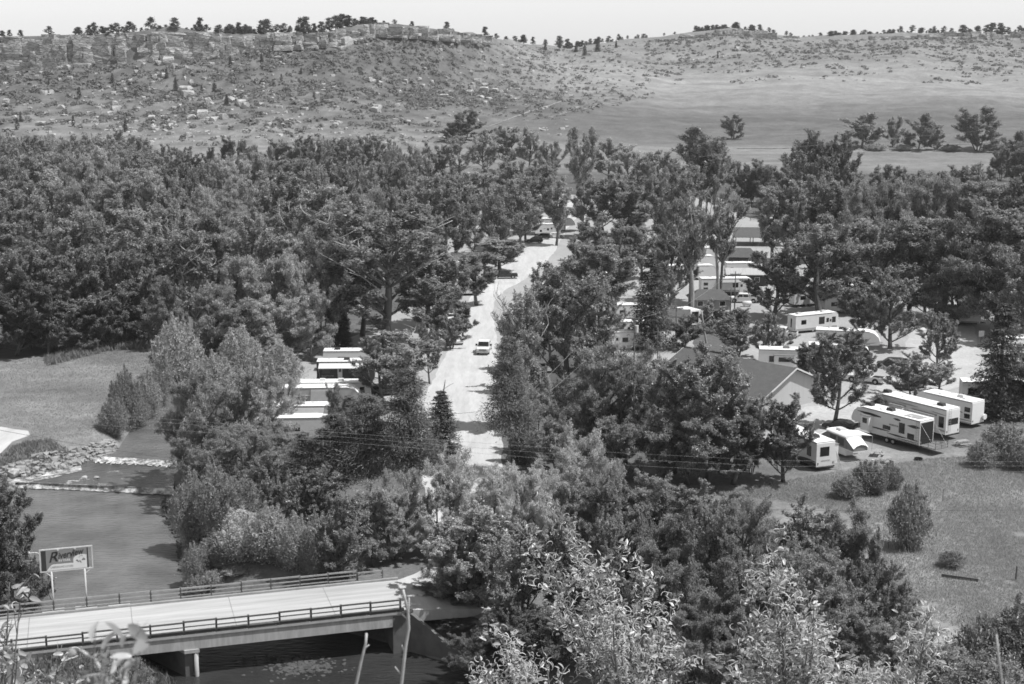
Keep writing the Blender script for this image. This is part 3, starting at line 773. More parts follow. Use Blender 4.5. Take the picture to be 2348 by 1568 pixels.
# ================================================================== BUILDINGS
M_shingle = mat('asphalt_shingle', .115, .9, (1.2, .12), (8, .5, .03), .1, noise2=(7, .15))
M_wall = mat('painted_siding', .45, .7, (.8, .08), (6, .2, .01), .2, stretch=(6, 6, .15))
M_wallg = mat('grey_siding', .26, .8, (.8, .1), None, .2, stretch=(5, 5, .2))
M_wallw = mat('pale_boarding', .6, .8, (1.2, .1), None, .2, stretch=(6, 6, .1))
M_walld = mat('dark_siding', .06, .8, (.8, .15), None, .2)
M_metal = mat('ribbed_metal_roof', .42, .5, (.6, .12), None, .3, stretch=(4, .3, 1))
def building(name, loc, rz, L, W, he, hr, wall, roof, label, over=.5, doors=(), wins=(), hip=0.0, cat='building', posts=None, trim=None):
    """ridge along local x; origin at the middle of the footprint"""
    root = empty(name, loc, rz, label, cat)
    x, y = L/2, W/2
    if not posts:
        b = MB(); pr = [(-y,0),(y,0),(y,he),(0,hr-.1),(-y,he)] if not hip else [(-y,0),(y,0),(y,he),(-y,he)]
        b.prismx(pr, -x, x); b.build('wall', wall, root)
    else:
        for px in np.linspace(-x+.2, x-.2, posts):
            for py in (-y+.2, y-.2): MB().box(px-.1, px+.1, py-.1, py+.1, 0, he).build('post', M_timber, root)
    s = (hr - he)/y; ye = y + over; ze = he - over*s; xe = x + over; t = .14
    r = MB()
    if hip:
        for sg_ in (-1, 1):
            r.add([(-xe,sg_*ye,ze),(xe,sg_*ye,ze),(x-hip,0,hr),(-x+hip,0,hr)], [(0,1,2,3)])
            r.add([(sg_*xe,-ye,ze),(sg_*xe,ye,ze),(sg_*(x-hip),0,hr)], [(0,1,2)])
        r.add([(-xe,-ye,ze),(xe,-ye,ze),(xe,ye,ze),(-xe,ye,ze)], [(0,1,2,3)])
        r.build('roof', roof, root)
    else:
        for sg_ in (-1, 1):
            r = MB(); r.prismx([(0,hr),(sg_*ye,ze),(sg_*ye,ze+t),(0,hr+t)], -xe, xe); ro = r.build('roof', roof, root)
            if trim:
                for xx in (-xe, xe):
                    e = MB(); d = .03 if xx > 0 else -.03
                    e.prismx([(0,hr-.08),(sg_*(ye+.02),ze-.08),(sg_*(ye+.02),ze+t+.03),(0,hr+t+.03)], min(xx, xx+d*2), max(xx, xx+d*2)); e.build('barge_board', trim, root)
                e = MB(); e.box(-xe, xe, sg_*(ye+.03)-.05, sg_*(ye+.03)+.05, ze-.02, ze+.12); e.build('gutter', trim, root)
    for (face, p, z, w_, h_) in doors:
        d = MB()
        if face == 'y-': d.box(p-w_/2, p+w_/2, -y-.05, -y+.02, z, z+h_)
        if face == 'x+': d.box(x-.02, x+.05, p-w_/2, p+w_/2, z, z+h_)
        d.build('door', M_mid, root)
    for (face, p, z, w_, h_) in wins:
        f = MB(); g = MB(); e = .08
        if face == 'y-':
            f.box(p-w_/2-e, p+w_/2+e, -y-.04, -y+.01, z-e, z+h_+e); g.box(p-w_/2, p+w_/2, -y-.055, -y-.041, z, z+h_)
        else:
            f.box(x-.01, x+.04, p-w_/2-e, p+w_/2+e, z-e, z+h_+e); g.box(x+.041, x+.055, p-w_/2, p+w_/2, z, z+h_)
        fo = f.build('window', M_white, root); g.build('pane', M_glass, fo)
    return root
# large building beside the lane: right gable faces the camera-right
a_b = math.radians(-45)
gdir = Vector((math.cos(a_b), math.sin(a_b), 0)); gn = Vector((-gdir.y, gdir.x, 0))
Wb, Lb = 15.2, 20.0
cen = Vector((42.3, 214.8, 0)) - gdir*(Lb/2 + .3)
building('camp_store', cen, a_b, Lb, Wb, 3.1, 6.2, M_wall, M_shingle, 'large pale building with a broad grey gabled roof behind the willow', .8, trim=M_cream, wins=(('y-', -5, 1, 1.4, 1.2), ('y-', 0, 1, 1.4, 1.2), ('y-', 5, 1, 1.4, 1.2)), doors=(('x+', 1.5, 0, 1.1, 2.1),))
def bat(u, v, rz=0.0): p = at(u, v, 0); return p, rz
building('cabin', at(1625, 706, 0), math.radians(2), 8.0, 5.5, 2.5, 4.0, M_wallg, M_shingle, 'small cabin with hipped grey roof behind the twin trunks', .5, hip=1.6, wins=(('y-', 2.3, .9, 1.1, 1.0), ('y-', -2.3, .9, 1.1, 1.0)), doors=(('y-', .3, 0, .9, 2),))
building('shed', at(1548, 752, 0), math.radians(-8), 5.0, 4.5, 2.7, 3.6, M_wallw, M_shingle, 'pale boarded shed beside the utility pole and spruce', .35, doors=(('y-', -1.2, 0, 1.2, 2.1),))
building('picnic_pavilion', at(1742, 560, 0), math.radians(-4), 14.5, 9.0, 2.7, 4.6, M_wallw, M_shingle, 'open picnic pavilion with grey roof standing on timber posts', .6, posts=4, cat='pavilion')
building('shed', at(1783, 527, 0), math.radians(18), 6.5, 5.5, 3.4, 4.1, M_walld, M_metal, 'dark shed with pale flat roof behind the pavilion', .4, doors=(('y-', .8, 0, 2.6, 2.6),))
building('cabin', at(1700, 606, 0), math.radians(-6), 6.5, 5.0, 2.5, 4.2, M_walld, M_shingle, 'small dark cabin with grey roof in front of the pavilion', .5, hip=1.2)
building('wash_house', at(1712, 652, 0), math.radians(-3), 9.0, 5.0, 2.8, 3.7, M_walld, M_metal, 'dark wash house with pale metal roof behind the long trailer', .6, wins=(('y-', 2.0, 1.0, 1.0, 1.0),))

# ================================================================== CAMPERS
def wheel(parent, x, y, r=.36, w_=.24):
    t = MB().cyl((x, y, r), (0,1,0), r, w_, 16).build('tyre', M_black, None, False)
    wh = MB().cyl((x, y + (.02 if y > 0 else -.02), r), (0,1,0), r*.55, w_+.02, 12).build('wheel', M_steel, parent)
    t.parent = wh
    return wh
SIDE = {'l': 1, 'r': -1}
def rv(kind, label, L, W, H, ref, u, v, head, body=None, ac=(), acm=None, slides=(), wins=(), rear=(), doors=(), swoosh=(), awning=None, ladder=False, band=None, group=None, vents=True, name=None, z0=.5, front=True, sc=None):
    body = body or M_white
    h = math.radians(head); f = Vector((math.cos(h), math.sin(h), 0)); lf = Vector((-f.y, f.x, 0))
    P = at(u, v, 0.03)
    rx, ry = {'rl': (0, W/2), 'rr': (0, -W/2), 'fr': (L, -W/2), 'fl': (L, W/2), 'rc': (0, 0), 'c': (L/2, 0), 'mr': (L/2, -W/2)}[ref]
    if sc is None: sc = 1.0 if kind == 'motor' else (1.12 if group == GR else 1.04)
    org = P - f*rx*sc - lf*ry*sc
    nm = name or {'travel': 'travel_trailer', 'fifth': 'fifth_wheel_trailer', 'motor': 'motorhome'}[kind]
    root = empty(nm, org, h, label, {'travel': 'trailer', 'fifth': 'trailer', 'motor': 'motorhome'}[kind], group)
    root.scale = (sc, sc, sc)
    if kind == 'travel':
        prof = [(0,z0),(0,H-.12),(.12,H),(L-1.2,H),(L-.62,H-.22),(L-.22,H-.75),(L-.02,1.5),(L,1.15),(L-.12,z0)]
        rp = [(.02,H+.005),(L-1.2,H+.005),(L-.62,H-.215),(L-.30,H-.6),(L-.33,H-.56),(L-.65,H-.16),(L-1.2,H+.06),(.02,H+.06)]
    elif kind == 'fifth':
        prof = [(0,z0),(0,H-.12),(.12,H),(L-1.9,H),(L-.95,H-.25),(L-.3,H-.85),(L,H-1.6),(L-.12,1.75),(L-2.7,1.6),(L-2.75,z0)]
        rp = [(.02,H+.005),(L-1.9,H+.005),(L-.95,H-.245),(L-.4,H-.72),(L-.44,H-.68),(L-.98,H-.19),(L-1.9,H+.06),(.02,H+.06)]
    else:
        prof = [(0,z0),(0,H-.2),(.2,H),(L-.5,H),(L-.08,H-.4),(L+.08,1.55),(L+.1,.9),(L-.05,z0-.1)]
        rp = [(.1,H+.005),(L-.5,H+.005),(L-.15,H-.30),(L-.17,H-.25),(L-.52,H+.06),(.1,H+.06)]
    w2 = W/2
    MB().prism(prof, -w2, w2).build('body', body, root)
    MB().prism(rp, -w2-.03, w2+.03).build('roof', M_roofw, root)
    for s in (1, -1):
        MB().box(.05, L-1.6, s*(w2+.005)-.03, s*(w2+.005)+.03, H-.10, H-.03).build('gutter', M_mid, root)
    MB().box(.4, L-(3.0 if kind == 'fifth' else .6), -w2+.12, w2-.12, z0-.22, z0-.001).build('chassis', M_black, root)
    xa = L*.42
    for s in (1, -1):
        for dx in (([-.48,.48]) if kind != 'motor' else [-.1, L*.78-xa]): wheel(root, xa+dx, s*(w2-.16))
    if kind == 'fifth':
        for s in (1,-1): MB().box(L-3.0, L-2.85, s*.8-.06, s*.8+.06, 0, 1.6).build('jack', M_black, root)
    if kind == 'travel':
        MB().tube([(L-.3,.7,z0-.05),(L+.9,0,z0-.05),(L-.3,-.7,z0-.05)], .06, 6).build('tow_bar', M_black, root)
    for i, x in enumerate(ac):
        a = MB(); a.add([(x-.5,-.36,H+.06),(x+.5,-.36,H+.06),(x+.5,.36,H+.06),(x-.5,.36,H+.06),(x-.38,-.3,H+.40),(x+.42,-.3,H+.40),(x+.42,.3,H+.40),(x-.38,.3,H+.40)], [(3,2,1,0),(4,5,6,7),(0,1,5,4),(1,2,6,5),(2,3,7,6),(3,0,4,7)])
        a.build('air_conditioner', acm or M_dark, root)
    if vents:
        for x in (L*.2, L*.62): MB().box(x-.2, x+.2, .25, .65, H+.061, H+.16).build('roof_vent', M_cream, root)
    def sidebox(s, x0, x1, za, zb, d0, d1):
        yy = s*(w2); return (x0, x1, min(yy+s*d0, yy+s*d1), max(yy+s*d0, yy+s*d1), za, zb)
    if band:
        for s in (1, -1): MB().box(*sidebox(s, .02, L-(2.8 if kind == 'fifth' else .3), z0+.02, z0+band[0], -.01, .012)).build('skirt', band[1], root)
    for (sd_, x0, x1, za, zb) in slides:
        s = SIDE[sd_]; d = .75
        so = MB().box(*sidebox(s, x0, x1, za, zb, -.02, d)).build('slide_out', body, root)
        MB().box(*sidebox(s, x0-.06, x1+.06, zb+.002, zb+.07, -.02, d+.06)).build('slide_topper', M_mid, so)
        xm = (x0+x1)/2; wl = min(1.0, (x1-x0)*.28)
        MB().box(*sidebox(s, xm-wl, xm+wl, za+(zb-za)*.5, za+(zb-za)*.85, d, d+.015)).build('window', M_glass, so)
    for (sd_, x, z, w_, h_) in wins:
        s = SIDE[sd_]
        fo = MB().box(*sidebox(s, x-w_/2-.05, x+w_/2+.05, z-.05, z+h_+.05, -.01, .014)).build('window', M_black, root)
        MB().box(*sidebox(s, x-w_/2, x+w_/2, z, z+h_, .0145, .024)).build('pane', M_glass, fo)
    for (y, z, w_, h_) in rear:
        fo = MB().box(-.014, .01, y-w_/2-.05, y+w_/2+.05, z-.05, z+h_+.05).build('window', M_black, root)
        MB().box(-.024, -.0145, y-w_/2, y+w_/2, z, z+h_).build('pane', M_glass, fo)
    for y in (-w2+.22, w2-.22): MB().box(-.03, .0, y-.08, y+.08, z0+.25, z0+.5).build('tail_light', M_mid, root)
    MB().box(-.18, -.02, -w2+.1, w2-.1, z0-.12, z0+.02).build('bumper', M_black, root)
    for (sd_, x) in doors:
        s = SIDE[sd_]
        do = MB().box(*sidebox(s, x-.36, x+.36, z0+.1, z0+2.0, -.01, .013)).build('door', M_cream, root)
        MB().box(*sidebox(s, x-.2, x+.2, z0+1.25, z0+1.75, .0135, .022)).build('window', M_glass, do)
        for k in range(2): MB().box(*sidebox(s, x-.35, x+.35, .18+.2*k, .22+.2*k, .06+.25*(1-k), .34+.25*(1-k))).build('step', M_black, root)
    for (sd_, poly, m) in swoosh:
        s = SIDE[sd_]; n = len(poly); yy = s*(w2+.010)
        g = MB(); g.add([(x, yy, z) for x, z in poly], [tuple(range(n))]); me = g.mesh('stripe', m)
        bm = bmesh.new(); bm.from_mesh(me); bmesh.ops.triangulate(bm, faces=bm.faces); bm.to_mesh(me); bm.free(); link('stripe', me, root)
    if awning:
        sd_, x0, x1, out, drop, m = awning; s = SIDE[sd_]; y0 = s*(w2+.02); y1 = s*(w2+out)
        g = MB(); n = 6
        for k in range(n+1):
            f_ = k/n; yy = y0 + (y1-y0)*f_; zz = H-.2 - drop*f_ - .12*math.sin(f_*math.pi)*.4
            g.v += [(x0,yy,zz),(x1,yy,zz),(x0,yy,zz-.02),(x1,yy,zz-.02)]
        for k in range(n):
            a = 4*k; g.f += [(a,a+1,a+5,a+4),(a+2,a+6,a+7,a+3)]
        g.f += [(0,2,3,1),(4*n,4*n+1,4*n+3,4*n+2)]
        aw = g.build('awning', m, root, True)
        MB().tube([(x0,y1,H-.22-drop),(x1,y1,H-.22-drop)], .06, 8).build('roller', M_mid, aw)
        for x in (x0+.05, x1-.05): MB().tube([(x,y1,H-.22-drop),(x,s*(w2+.04),z0+.5)], .03, 5).build('strut', M_steel, aw)
    if ladder:
        g = MB()
        for y in (w2-.75, w2-.35): g.tube([(-.1,y,z0+.4),(-.1,y,H+.1)], .018, 5)
        for z in np.arange(z0+.5, H, .3): g.tube([(-.1,w2-.75,z),(-.1,w2-.35,z)], .014, 5)
        g.build('ladder', M_steel, root)
    return root
def sw(x0, x1, z, h, rise=.25):   # swoosh graphic polygon
    n = 8; up = []; lo = []
    for k in range(n+1):
        f = k/n; x = x0 + (x1-x0)*f; c = z + rise*f*f; t = h*math.sin(math.pi*min(1, .08+f*.92))*(1-.3*f)
        up.append((x, c+t/2)); lo.append((x, c-t/2))
    return lo + up[::-1]

GR = 'campers on the right-hand pads'
GL = 'campers on the left-hand pads'
GF = 'campers far back in the park'
# --- right-hand group, nearest first
r1 = rv('travel', 'white trailer with a curved dark stripe, nearest the big willow', 9.2, 2.5, 3.35, 'rl', 1870, 1081, 113, ac=(2.2,), rear=((0.15,1.75,1.15,1.0),), wins=(('l',1.5,1.55,.75,1.15),('l',6.5,1.7,1.0,.6)), swoosh=(('l',sw(.15,4.6,1.05,.35,-.35),M_dark),('l',sw(2.2,3.6,2.2,.28,.5),M_dark)), band=(.42,M_dark), slides=(('r',.4,2.6,.6,2.8),), group=GR)
text('SPRINTER', 0, 1.15, .2, M_grey, r1, 'lettering', 0, .004, y=0, width=1.2)
lt = [c for c in r1.children if c.name.startswith('lettering')][0]; lt.rotation_euler = (math.pi/2, 0, -math.pi/2); lt.location = (-.02, .6, 1.1)
r3 = rv('fifth', 'white toy hauler with jagged dark stripes and its rear ramp lowered as a railed deck', 10.8, 2.5, 3.75, 'rl', 2106, 1036, 125, ac=(5.6,8.9), ladder=False, z0=.75,
   wins=(('l',1.35,1.35,.95,.55),('l',2.75,1.75,.8,1.2),('l',5.1,1.75,1.1,.4)), slides=(('l',7.3,8.6,1.1,2.95),), awning=None,
   swoosh=(('l',sw(.05,2.0,2.9,.45,-.05),M_dark),('l',sw(3.0,4.2,3.25,.3,.05),M_dark),('l',sw(6.0,10.0,3.05,.4,.12),M_dark),('l',sw(4.6,8.4,1.55,.22,.0),M_dark),('l',sw(2.0,5.2,1.25,.25,.05),M_dark),('l',sw(.1,2.4,1.25,.16,.05),M_dark),('l',sw(.05,4,.98,.12,.0),M_dark),('l',[(.02,.77),(5,.77),(5,.84),(.02,.86)],M_mid)), group=GR)
text('MOMENTUM', 0, 0, .26, M_mid, r3, 'lettering', .2, .004, width=1.4)
lt = [c for c in r3.children if c.name.startswith('lettering')][0]; lt.rotation_euler = (math.pi/2, 0, math.pi); lt.location = (4.7, 1.27, 2.35)
MB().box(-.012,.02,-1.15,1.15,.85,3.5).build('rear_opening', M_black, r3)
dk = MB().box(-2.35,-.03,-1.15,1.15,.72,.82).build('ramp', M_mid, r3)
g = MB()
for x, y in [(-2.3,-1.1),(-2.3,0),(-2.3,1.1),(-1.2,-1.1),(-1.2,1.1)]: g.tube([(x,y,.82),(x,y,1.75)], .03, 5)
for a, b in (((-2.3,-1.1),(-2.3,1.1)),((-2.3,1.1),(-.1,1.1)),((-2.3,-1.1),(-.1,-1.1))):
    for z in (1.75,1.45,1.1): g.tube([(*a,z),(*b,z)], .018, 5)
g.build('railing', M_dark, r3)
for y in (-1.15,1.15): MB().tube([(-.02,y,3.4),(-2.3,y,.85)], .015, 4).build('ramp_cable', M_steel, r3)
g = MB()
for y in (.62,1.0): g.tube([(.55+.0,1.30,1.0),(.55,1.30,3.75)] if y < .8 else [(.15,1.30,1.0),(.15,1.30,3.75)], .018, 5)
for z in np.arange(1.1,3.7,.3): g.tube([(.15,1.30,z),(.55,1.30,z)], .014, 5)
g.build('ladder', M_steel, r3)
sp_ = MB().box(.6,3.0,-.7,.7,3.82,3.86).build('solar_panel', M_grey, r3)
r4 = rv('fifth', 'longest white fifth-wheel with two slide-outs, parked behind the toy hauler', 12.2, 2.5, 3.9, 'rl', 2166, 1011, 124, ac=(1.9,10.6), rear=((-.05,1.95,1.75,.7),), wins=(('l',.75,1.6,.7,1.3),), slides=(('l',1.5,5.4,.85,2.95),('l',6.4,8.6,1.1,3.1)), swoosh=(('l',sw(.05,1.4,1.2,.28,.1),M_grey),('l',sw(.05,2.5,3.2,.12,.15),M_mid),('l',sw(4.5,8,3.4,.2,.05),M_grey)), ladder=True, z0=.75, group=GR)
r5 = rv('travel', 'white trailer with two stacked bunk windows beside the right spruce', 9.0, 2.5, 3.35, 'rl', 2226, 982, 127, ac=(2.6,), acm=M_cream, wins=(('l',.75,2.05,.75,.5),('l',.75,1.2,.75,.5),('l',5,1.6,1.2,.7)), swoosh=(('l',sw(1.4,2.6,1.8,.2,.5),M_mid),('l',sw(.05,5,.9,.15,0),M_mid)), band=(.15,M_grey), group=GR)
r6 = rv('travel', 'white trailer half hidden behind the right spruce with a large dark window', 9.5, 2.5, 3.4, 'rl', 2196, 922, -8, ac=(4.5,), wins=(('r',1.7,1.7,1.7,.85),('r',5,1.6,1.2,.8)), doors=(('r',6.5),), swoosh=(('r',sw(.3,5,1.15,.5,.3),M_dark),), band=(.3,M_dark), group=GR)
# others on the right
rv('motor', 'long white motorhome with rooftop units in the middle of the right-hand lanes', 10.2, 2.55, 3.45, 'rr', 1823, 766, 27, ac=(1.6,7.4), acm=M_cream, wins=(('r',1.9,1.75,1.1,.75),('r',6.2,1.5,1.25,1.3),('r',7.6,1.75,.5,.7),('r',9.1,1.6,.8,1.0)), rear=((0.1,1.15,.3,1.6),), doors=(('r',8.3),), band=(.42,M_grey), group=GR)
rv('travel', 'long two-tone trailer with awning behind the small cabin roof', 10.6, 2.5, 3.4, 'mr', 1668, 678, 4, body=M_cream, ac=(4.4,), wins=(('r',.9,2.15,.75,.45),('r',.9,1.2,.75,.45),('r',6.8,1.7,1.0,.9)), doors=(('r',8.0),), awning=('r',3.0,7.6,1.5,.35,M_awn), swoosh=(('r',[(.05,1.0),(9,1.0),(9,1.12),(.05,1.12)],M_dark),('r',sw(8.2,10.2,2.9,.35,.1),M_dark)), band=(.35,M_dark), group=GR)
rv('fifth', 'white fifth-wheel with rounded nose behind the black-sided trailer', 10.0, 2.5, 3.8, 'fr', 2016, 817, -14, ac=(4,), wins=(('r',6.6,2.1,.9,.7),('r',3,1.8,1.2,.8)), swoosh=(('r',sw(7.4,8.6,2.2,.3,.9),M_grey),('r',sw(8.0,9.6,2.0,.15,.2),M_grey)), group=GR)
rv('travel', 'black-sided trailer with white roof and open awning near the lane', 9.2, 2.5, 3.4, 'fr', 1994, 846, -10, body=M_dark, ac=(5.6,), wins=(('r',4.5,1.6,1.2,.8),), doors=(('r',7.2),), awning=('r',2.5,8.0,2.0,.4,M_dark), group=GR)
rv('travel', 'white trailer with open slide-out just behind the large building roof', 7.5, 2.5, 3.3, 'mr', 1797, 852, -8, ac=(4.0,), acm=M_mid, wins=(('r',2.0,1.5,.9,.8),), slides=(('r',2.2,5.2,.7,2.6),), doors=(('r',6.3),), group=GR)
rv('travel', 'white cargo trailer with dark rear edges behind the leaning trunk', 5.5, 2.4, 3.0, 'rr', 1606, 750, 118, ac=(), wins=(), rear=((0,.9,1.3,1.9),), vents=True, group=GR, name='cargo_trailer')
rv('travel', 'white trailer roof glimpsed between the trunks, nearest of three', 8, 2.5, 3.3, 'c', 1600, 640, 6, ac=(4,), acm=M_cream, wins=(('r',3,1.5,1.2,.8),), group=GF)
rv('travel', 'white trailer roof glimpsed between the trunks, middle of three', 9, 2.5, 3.3, 'c', 1597, 617, 6, ac=(5,), acm=M_cream, wins=(('r',3,1.5,1.2,.8),), group=GF)
rv('travel', 'white trailer roof glimpsed between the trunks, farthest of three', 7, 2.5, 3.2, 'c', 1612, 596, 6, ac=(3,), acm=M_cream, wins=(('r',3,1.5,1.2,.8),), group=GF)
rv('travel', 'white trailer with grey side between the wash house and small dark cabin', 8, 2.5, 3.3, 'c', 1702, 634, 5, body=M_cream, ac=(), wins=(('r',1.2,1.8,.5,.5),), group=GF)
rv('travel', 'white and dark trailer under the cottonwoods at the back of the park', 8.5, 2.5, 3.3, 'c', 1544, 487, 5, ac=(), wins=(('r',5,1.5,1.4,.8),), swoosh=(('r',[(.5,1.3),(8,1.3),(8,2.0),(.5,2.0)],M_dark),), group=GF)
rv('travel', 'small white trailer with a long lying shape half hidden right of the broken trunk', 7, 2.4, 3.0, 'c', 2000, 652, 10, ac=(3,), acm=M_cream, wins=(('r',3,1.4,1,.7),), group=GF)
rv('travel', 'white trailer glimpsed under dark trees left of the right-hand bright lane', 7, 2.4, 3.0, 'c', 1975, 684, 14, ac=(3,), acm=M_cream, wins=(('r',3,1.4,1,.7),), group=GF)
# --- left-hand group, from the near row to the far row
rv('travel', 'white trailer nearest the river trees, only its roof clear of the leaves', 8.6, 2.5, 3.2, 'mr', 700, 1012, 3, ac=(), wins=(('r',3,1.5,1.2,.7),), body=M_cream, vents=False, group=GL)
rv('travel', 'white trailer with dark rooftop unit in front of the curved fifth-wheel', 9.4, 2.5, 3.3, 'mr', 697, 985, 2, body=M_cream, ac=(2.4,), wins=(('r',7,1.5,1.2,.8),), awning=('r',3,7.5,1.6,.9,M_awn), swoosh=(('r',[(.3,1.4),(2.6,1.4),(2.6,1.5),(.3,1.5)],M_dark),), group=GL)
rv('fifth', 'grey curved fifth-wheel with lowered awning and large square window', 11.2, 2.5, 3.75, 'mr', 738, 948, 3, body=M_grey, ac=(), wins=(('r',2.9,1.35,1.15,1.1),), awning=('r',4.1,8.2,1.1,1.55,M_mid), swoosh=(('r',sw(.5,4.0,2.8,.1,-.3),M_dark),('r',sw(9.0,9.9,2.0,.18,1.1),M_cream),('r',[(.6,2.6),(4.0,2.62),(4.0,2.76),(.6,2.74)],M_white)), group=GL)
rv('motor', 'white motorhome with two domed roof vents behind the curved fifth-wheel', 10.8, 2.5, 3.5, 'mr', 766, 929, 2, body=M_cream, ac=(3.6,6.4), acm=M_white, wins=(('r',1.0,2.1,.6,.6),('r',4.0,2.1,.6,.6),('r',8.5,2.0,.6,.8),('r',9.7,2.0,.6,.8)), band=(1.1,M_grey), group=GL)
ra = rv('travel', 'dark-sided trailer with white awning box and pale lettering on its side', 9.0, 2.5, 3.4, 'mr', 793, 878, 2, body=M_dark, ac=(4.6,), wins=(('r',1.5,1.5,1.3,.8),('r',5.5,1.5,1.3,.8)), doors=(('r',3.6),), awning=('r',.4,8.2,1.8,.5,M_cream), group=GL)
text('RAPTOR', .7, 1.05, .3, M_grey, ra, 'lettering', .3, .004, y=-1.265, width=1.9)
rv('travel', 'white trailer whose roof edge shows just behind the dark-sided trailer', 7.5, 2.5, 3.3, 'mr', 795, 851, 2, ac=(2.2,), wins=(('r',3,1.5,1.2,.8),), group=GL)
for i, (u, v, lab) in enumerate([(1058,676,'nearest of four white trailers lined up left of the dark pickup'),(1062,652,'second of four white trailers lined up left of the dark pickup'),(1068,631,'third of four white trailers lined up left of the dark pickup'),(1071,610,'farthest of four white trailers lined up left of the dark pickup')]):
    rv('travel', lab, 8.0, 2.5, 3.2, 'c', u, v, 4, ac=((3,) if i % 2 else (5,)), acm=M_cream, wins=(('r',2,1.5,1.2,.7),('r',5.5,1.5,.9,.7)), group='white trailers in a row left of the road')
rv('travel', 'white trailer deep in shade beneath the tall cottonwoods', 8, 2.5, 3.2, 'c', 1078, 556, 4, ac=(4,), acm=M_cream, wins=(('r',3,1.5,1.2,.7),), group=GF)
rv('travel', 'small white trailer with swept nose at the head of the road', 7.2, 2.5, 3.2, 'mr', 1256, 540, 3, ac=(2.4,), acm=M_cream, wins=(('r',1.6,1.1,.5,.45),('r',3.6,1.5,.5,.5)), doors=(('r',4.6),), swoosh=(('r',sw(2.2,3.2,1.9,.1,.2),M_dark),('r',sw(4.9,6.6,2.4,.14,-.9),M_mid)), band=(.2,M_grey), group=GF)
rv('fifth', 'cream fifth-wheel behind the swept-nose trailer at the head of the road', 9.6, 2.5, 3.7, 'mr', 1280, 531, 3, body=M_cream, ac=(2.5,6.8), wins=(('r',1.4,2.0,.7,.6),('r',4.2,2.0,1.8,.7)), swoosh=(('r',[(6.4,.9),(6.8,.9),(6.8,3.4),(6.4,3.4)],M_mid),), group=GF)

for i, (u, v, hd, lab) in enumerate([(1850,700,20,'white trailer roof deep in shade behind the dense round tree'),(1770,650,8,'white trailer right of the wash house, half behind the round tree'),(1935,715,12,'small white trailer glimpsed left of the tree cluster in the right lane'),(2200,742,-20,'white trailer parked at the far side of the bright right lane'),(2330,815,10,'white trailer at the right frame edge behind the spruce'),(1420,735,8,'pale trailer behind the short rail fence'),(1440,775,6,'white trailer glimpsed left of the transformer pole'),(1420,800,6,'low white trailer glimpsed below the transformer pole'),(1548,640,6,'white trailer left of the trunks beyond the pale shed'),(1535,585,6,'white trailer far left of the trunks near the rail fence')]):
    rv('travel', lab, 7.5 + (i % 3), 2.5, 3.2, 'c', u, v, hd, ac=((3,) if i % 2 else (5,)), acm=M_cream if i % 3 else M_dark, wins=(('r',2,1.5,1.2,.7),('r',5.0,1.5,.9,.7)), doors=(('r',3.6),), band=((.3, M_grey) if i % 2 else None), group=GF)
# pop-up camper
pu = at(1916, 1040, .03); h = math.radians(113); f_ = Vector((math.cos(h), math.sin(h), 0)); l_ = Vector((-f_.y, f_.x, 0))
pc = empty('popup_camper', at(1939, 1052, .03) - l_*1.0, h, 'pop-up camper with white roof and spread tent ends between two trailers', 'trailer', GR); pc.scale = (1.12,)*3
MB().box(0, 3.8, -1.05, 1.05, .45, 1.25).build('body', M_white, pc)
MB().box(-.02, 3.82, -1.07, 1.07, .42, .62).build('skirt', M_cream, pc)
c = MB(); c.prismx([(-1.12,2.55),(1.12,2.55),(1.12,2.7),(.9,2.85),(-.9,2.85),(-1.12,2.7)], -.1, 3.9); c.build('roof', M_roofw, pc)
MB().box(2.0, 2.9, -.4, .4, 2.852, 3.12).build('air_conditioner', M_cream, pc)
M_canvas = mat('tent_canvas', .2, .95, (3, .15))
MB().box(.05, 3.75, -1.0, 1.0, 1.251, 2.549).build('canvas_wall', M_canvas, pc)
for x0, x1 in ((.4,1.6),(2.0,3.2)): MB().box(x0, x1, 1.0, 1.02, 1.45, 2.35).build('mesh_window', M_dark, pc)
for sgn, x in ((-1, 0.0), (1, 3.8)):
    e = MB(); xe_ = x + sgn*1.5
    MB().box(min(x, xe_), max(x, xe_), -1.0, 1.0, 1.12, 1.249).build('bunk', M_white, pc)
    e.add([(x,-1,1.25),(x,1,1.25),(x,1,2.5),(x,-1,2.5),(xe_,-1,1.25),(xe_,1,1.25),(xe_,.98,1.55),(xe_,.6,1.85),(xe_,0,1.98),(xe_,-.6,1.85),(xe_,-.98,1.55)],
          [(0,4,10,3),(1,2,6,5),(4,5,6,7,8,9,10)]); e.build('tent_wall', M_canvas, pc)
    e = MB(); n0 = [(x,-1.06,2.5),(x,-.6,2.6),(x,0,2.62),(x,.6,2.6),(x,1.06,2.5)]; n1 = [(xe_+sgn*.12,-1.06,1.58),(xe_+sgn*.12,-.62,1.9),(xe_+sgn*.12,0,2.04),(xe_+sgn*.12,.62,1.9),(xe_+sgn*.12,1.06,1.58)]
    e.add(n0+n1, [(i, i+1, i+6, i+5) for i in range(4)]); e.build('tent_fly', M_roofw, pc, True)
a = MB(); a.add([(.8,-1.1,2.6),(3.2,-1.1,2.6),(3.4,-3.2,2.25),(.6,-3.2,2.25),(2,-2.1,2.28)], [(0,1,4),(1,2,4),(2,3,4),(3,0,4)]); a.build('awning', M_roofw, pc)
for x in (.6,3.4): MB().tube([(x,-3.2,2.25),(x,-3.2,0)], .025, 5).build('awning_pole', M_steel, pc)
for s in (1,-1): wheel(pc, 1.9, s*.95, .3, .2)
MB().tube([(3.8,.6,.5),(5.0,0,.5),(3.8,-.6,.5)], .05, 6).build('tow_bar', M_black, pc)

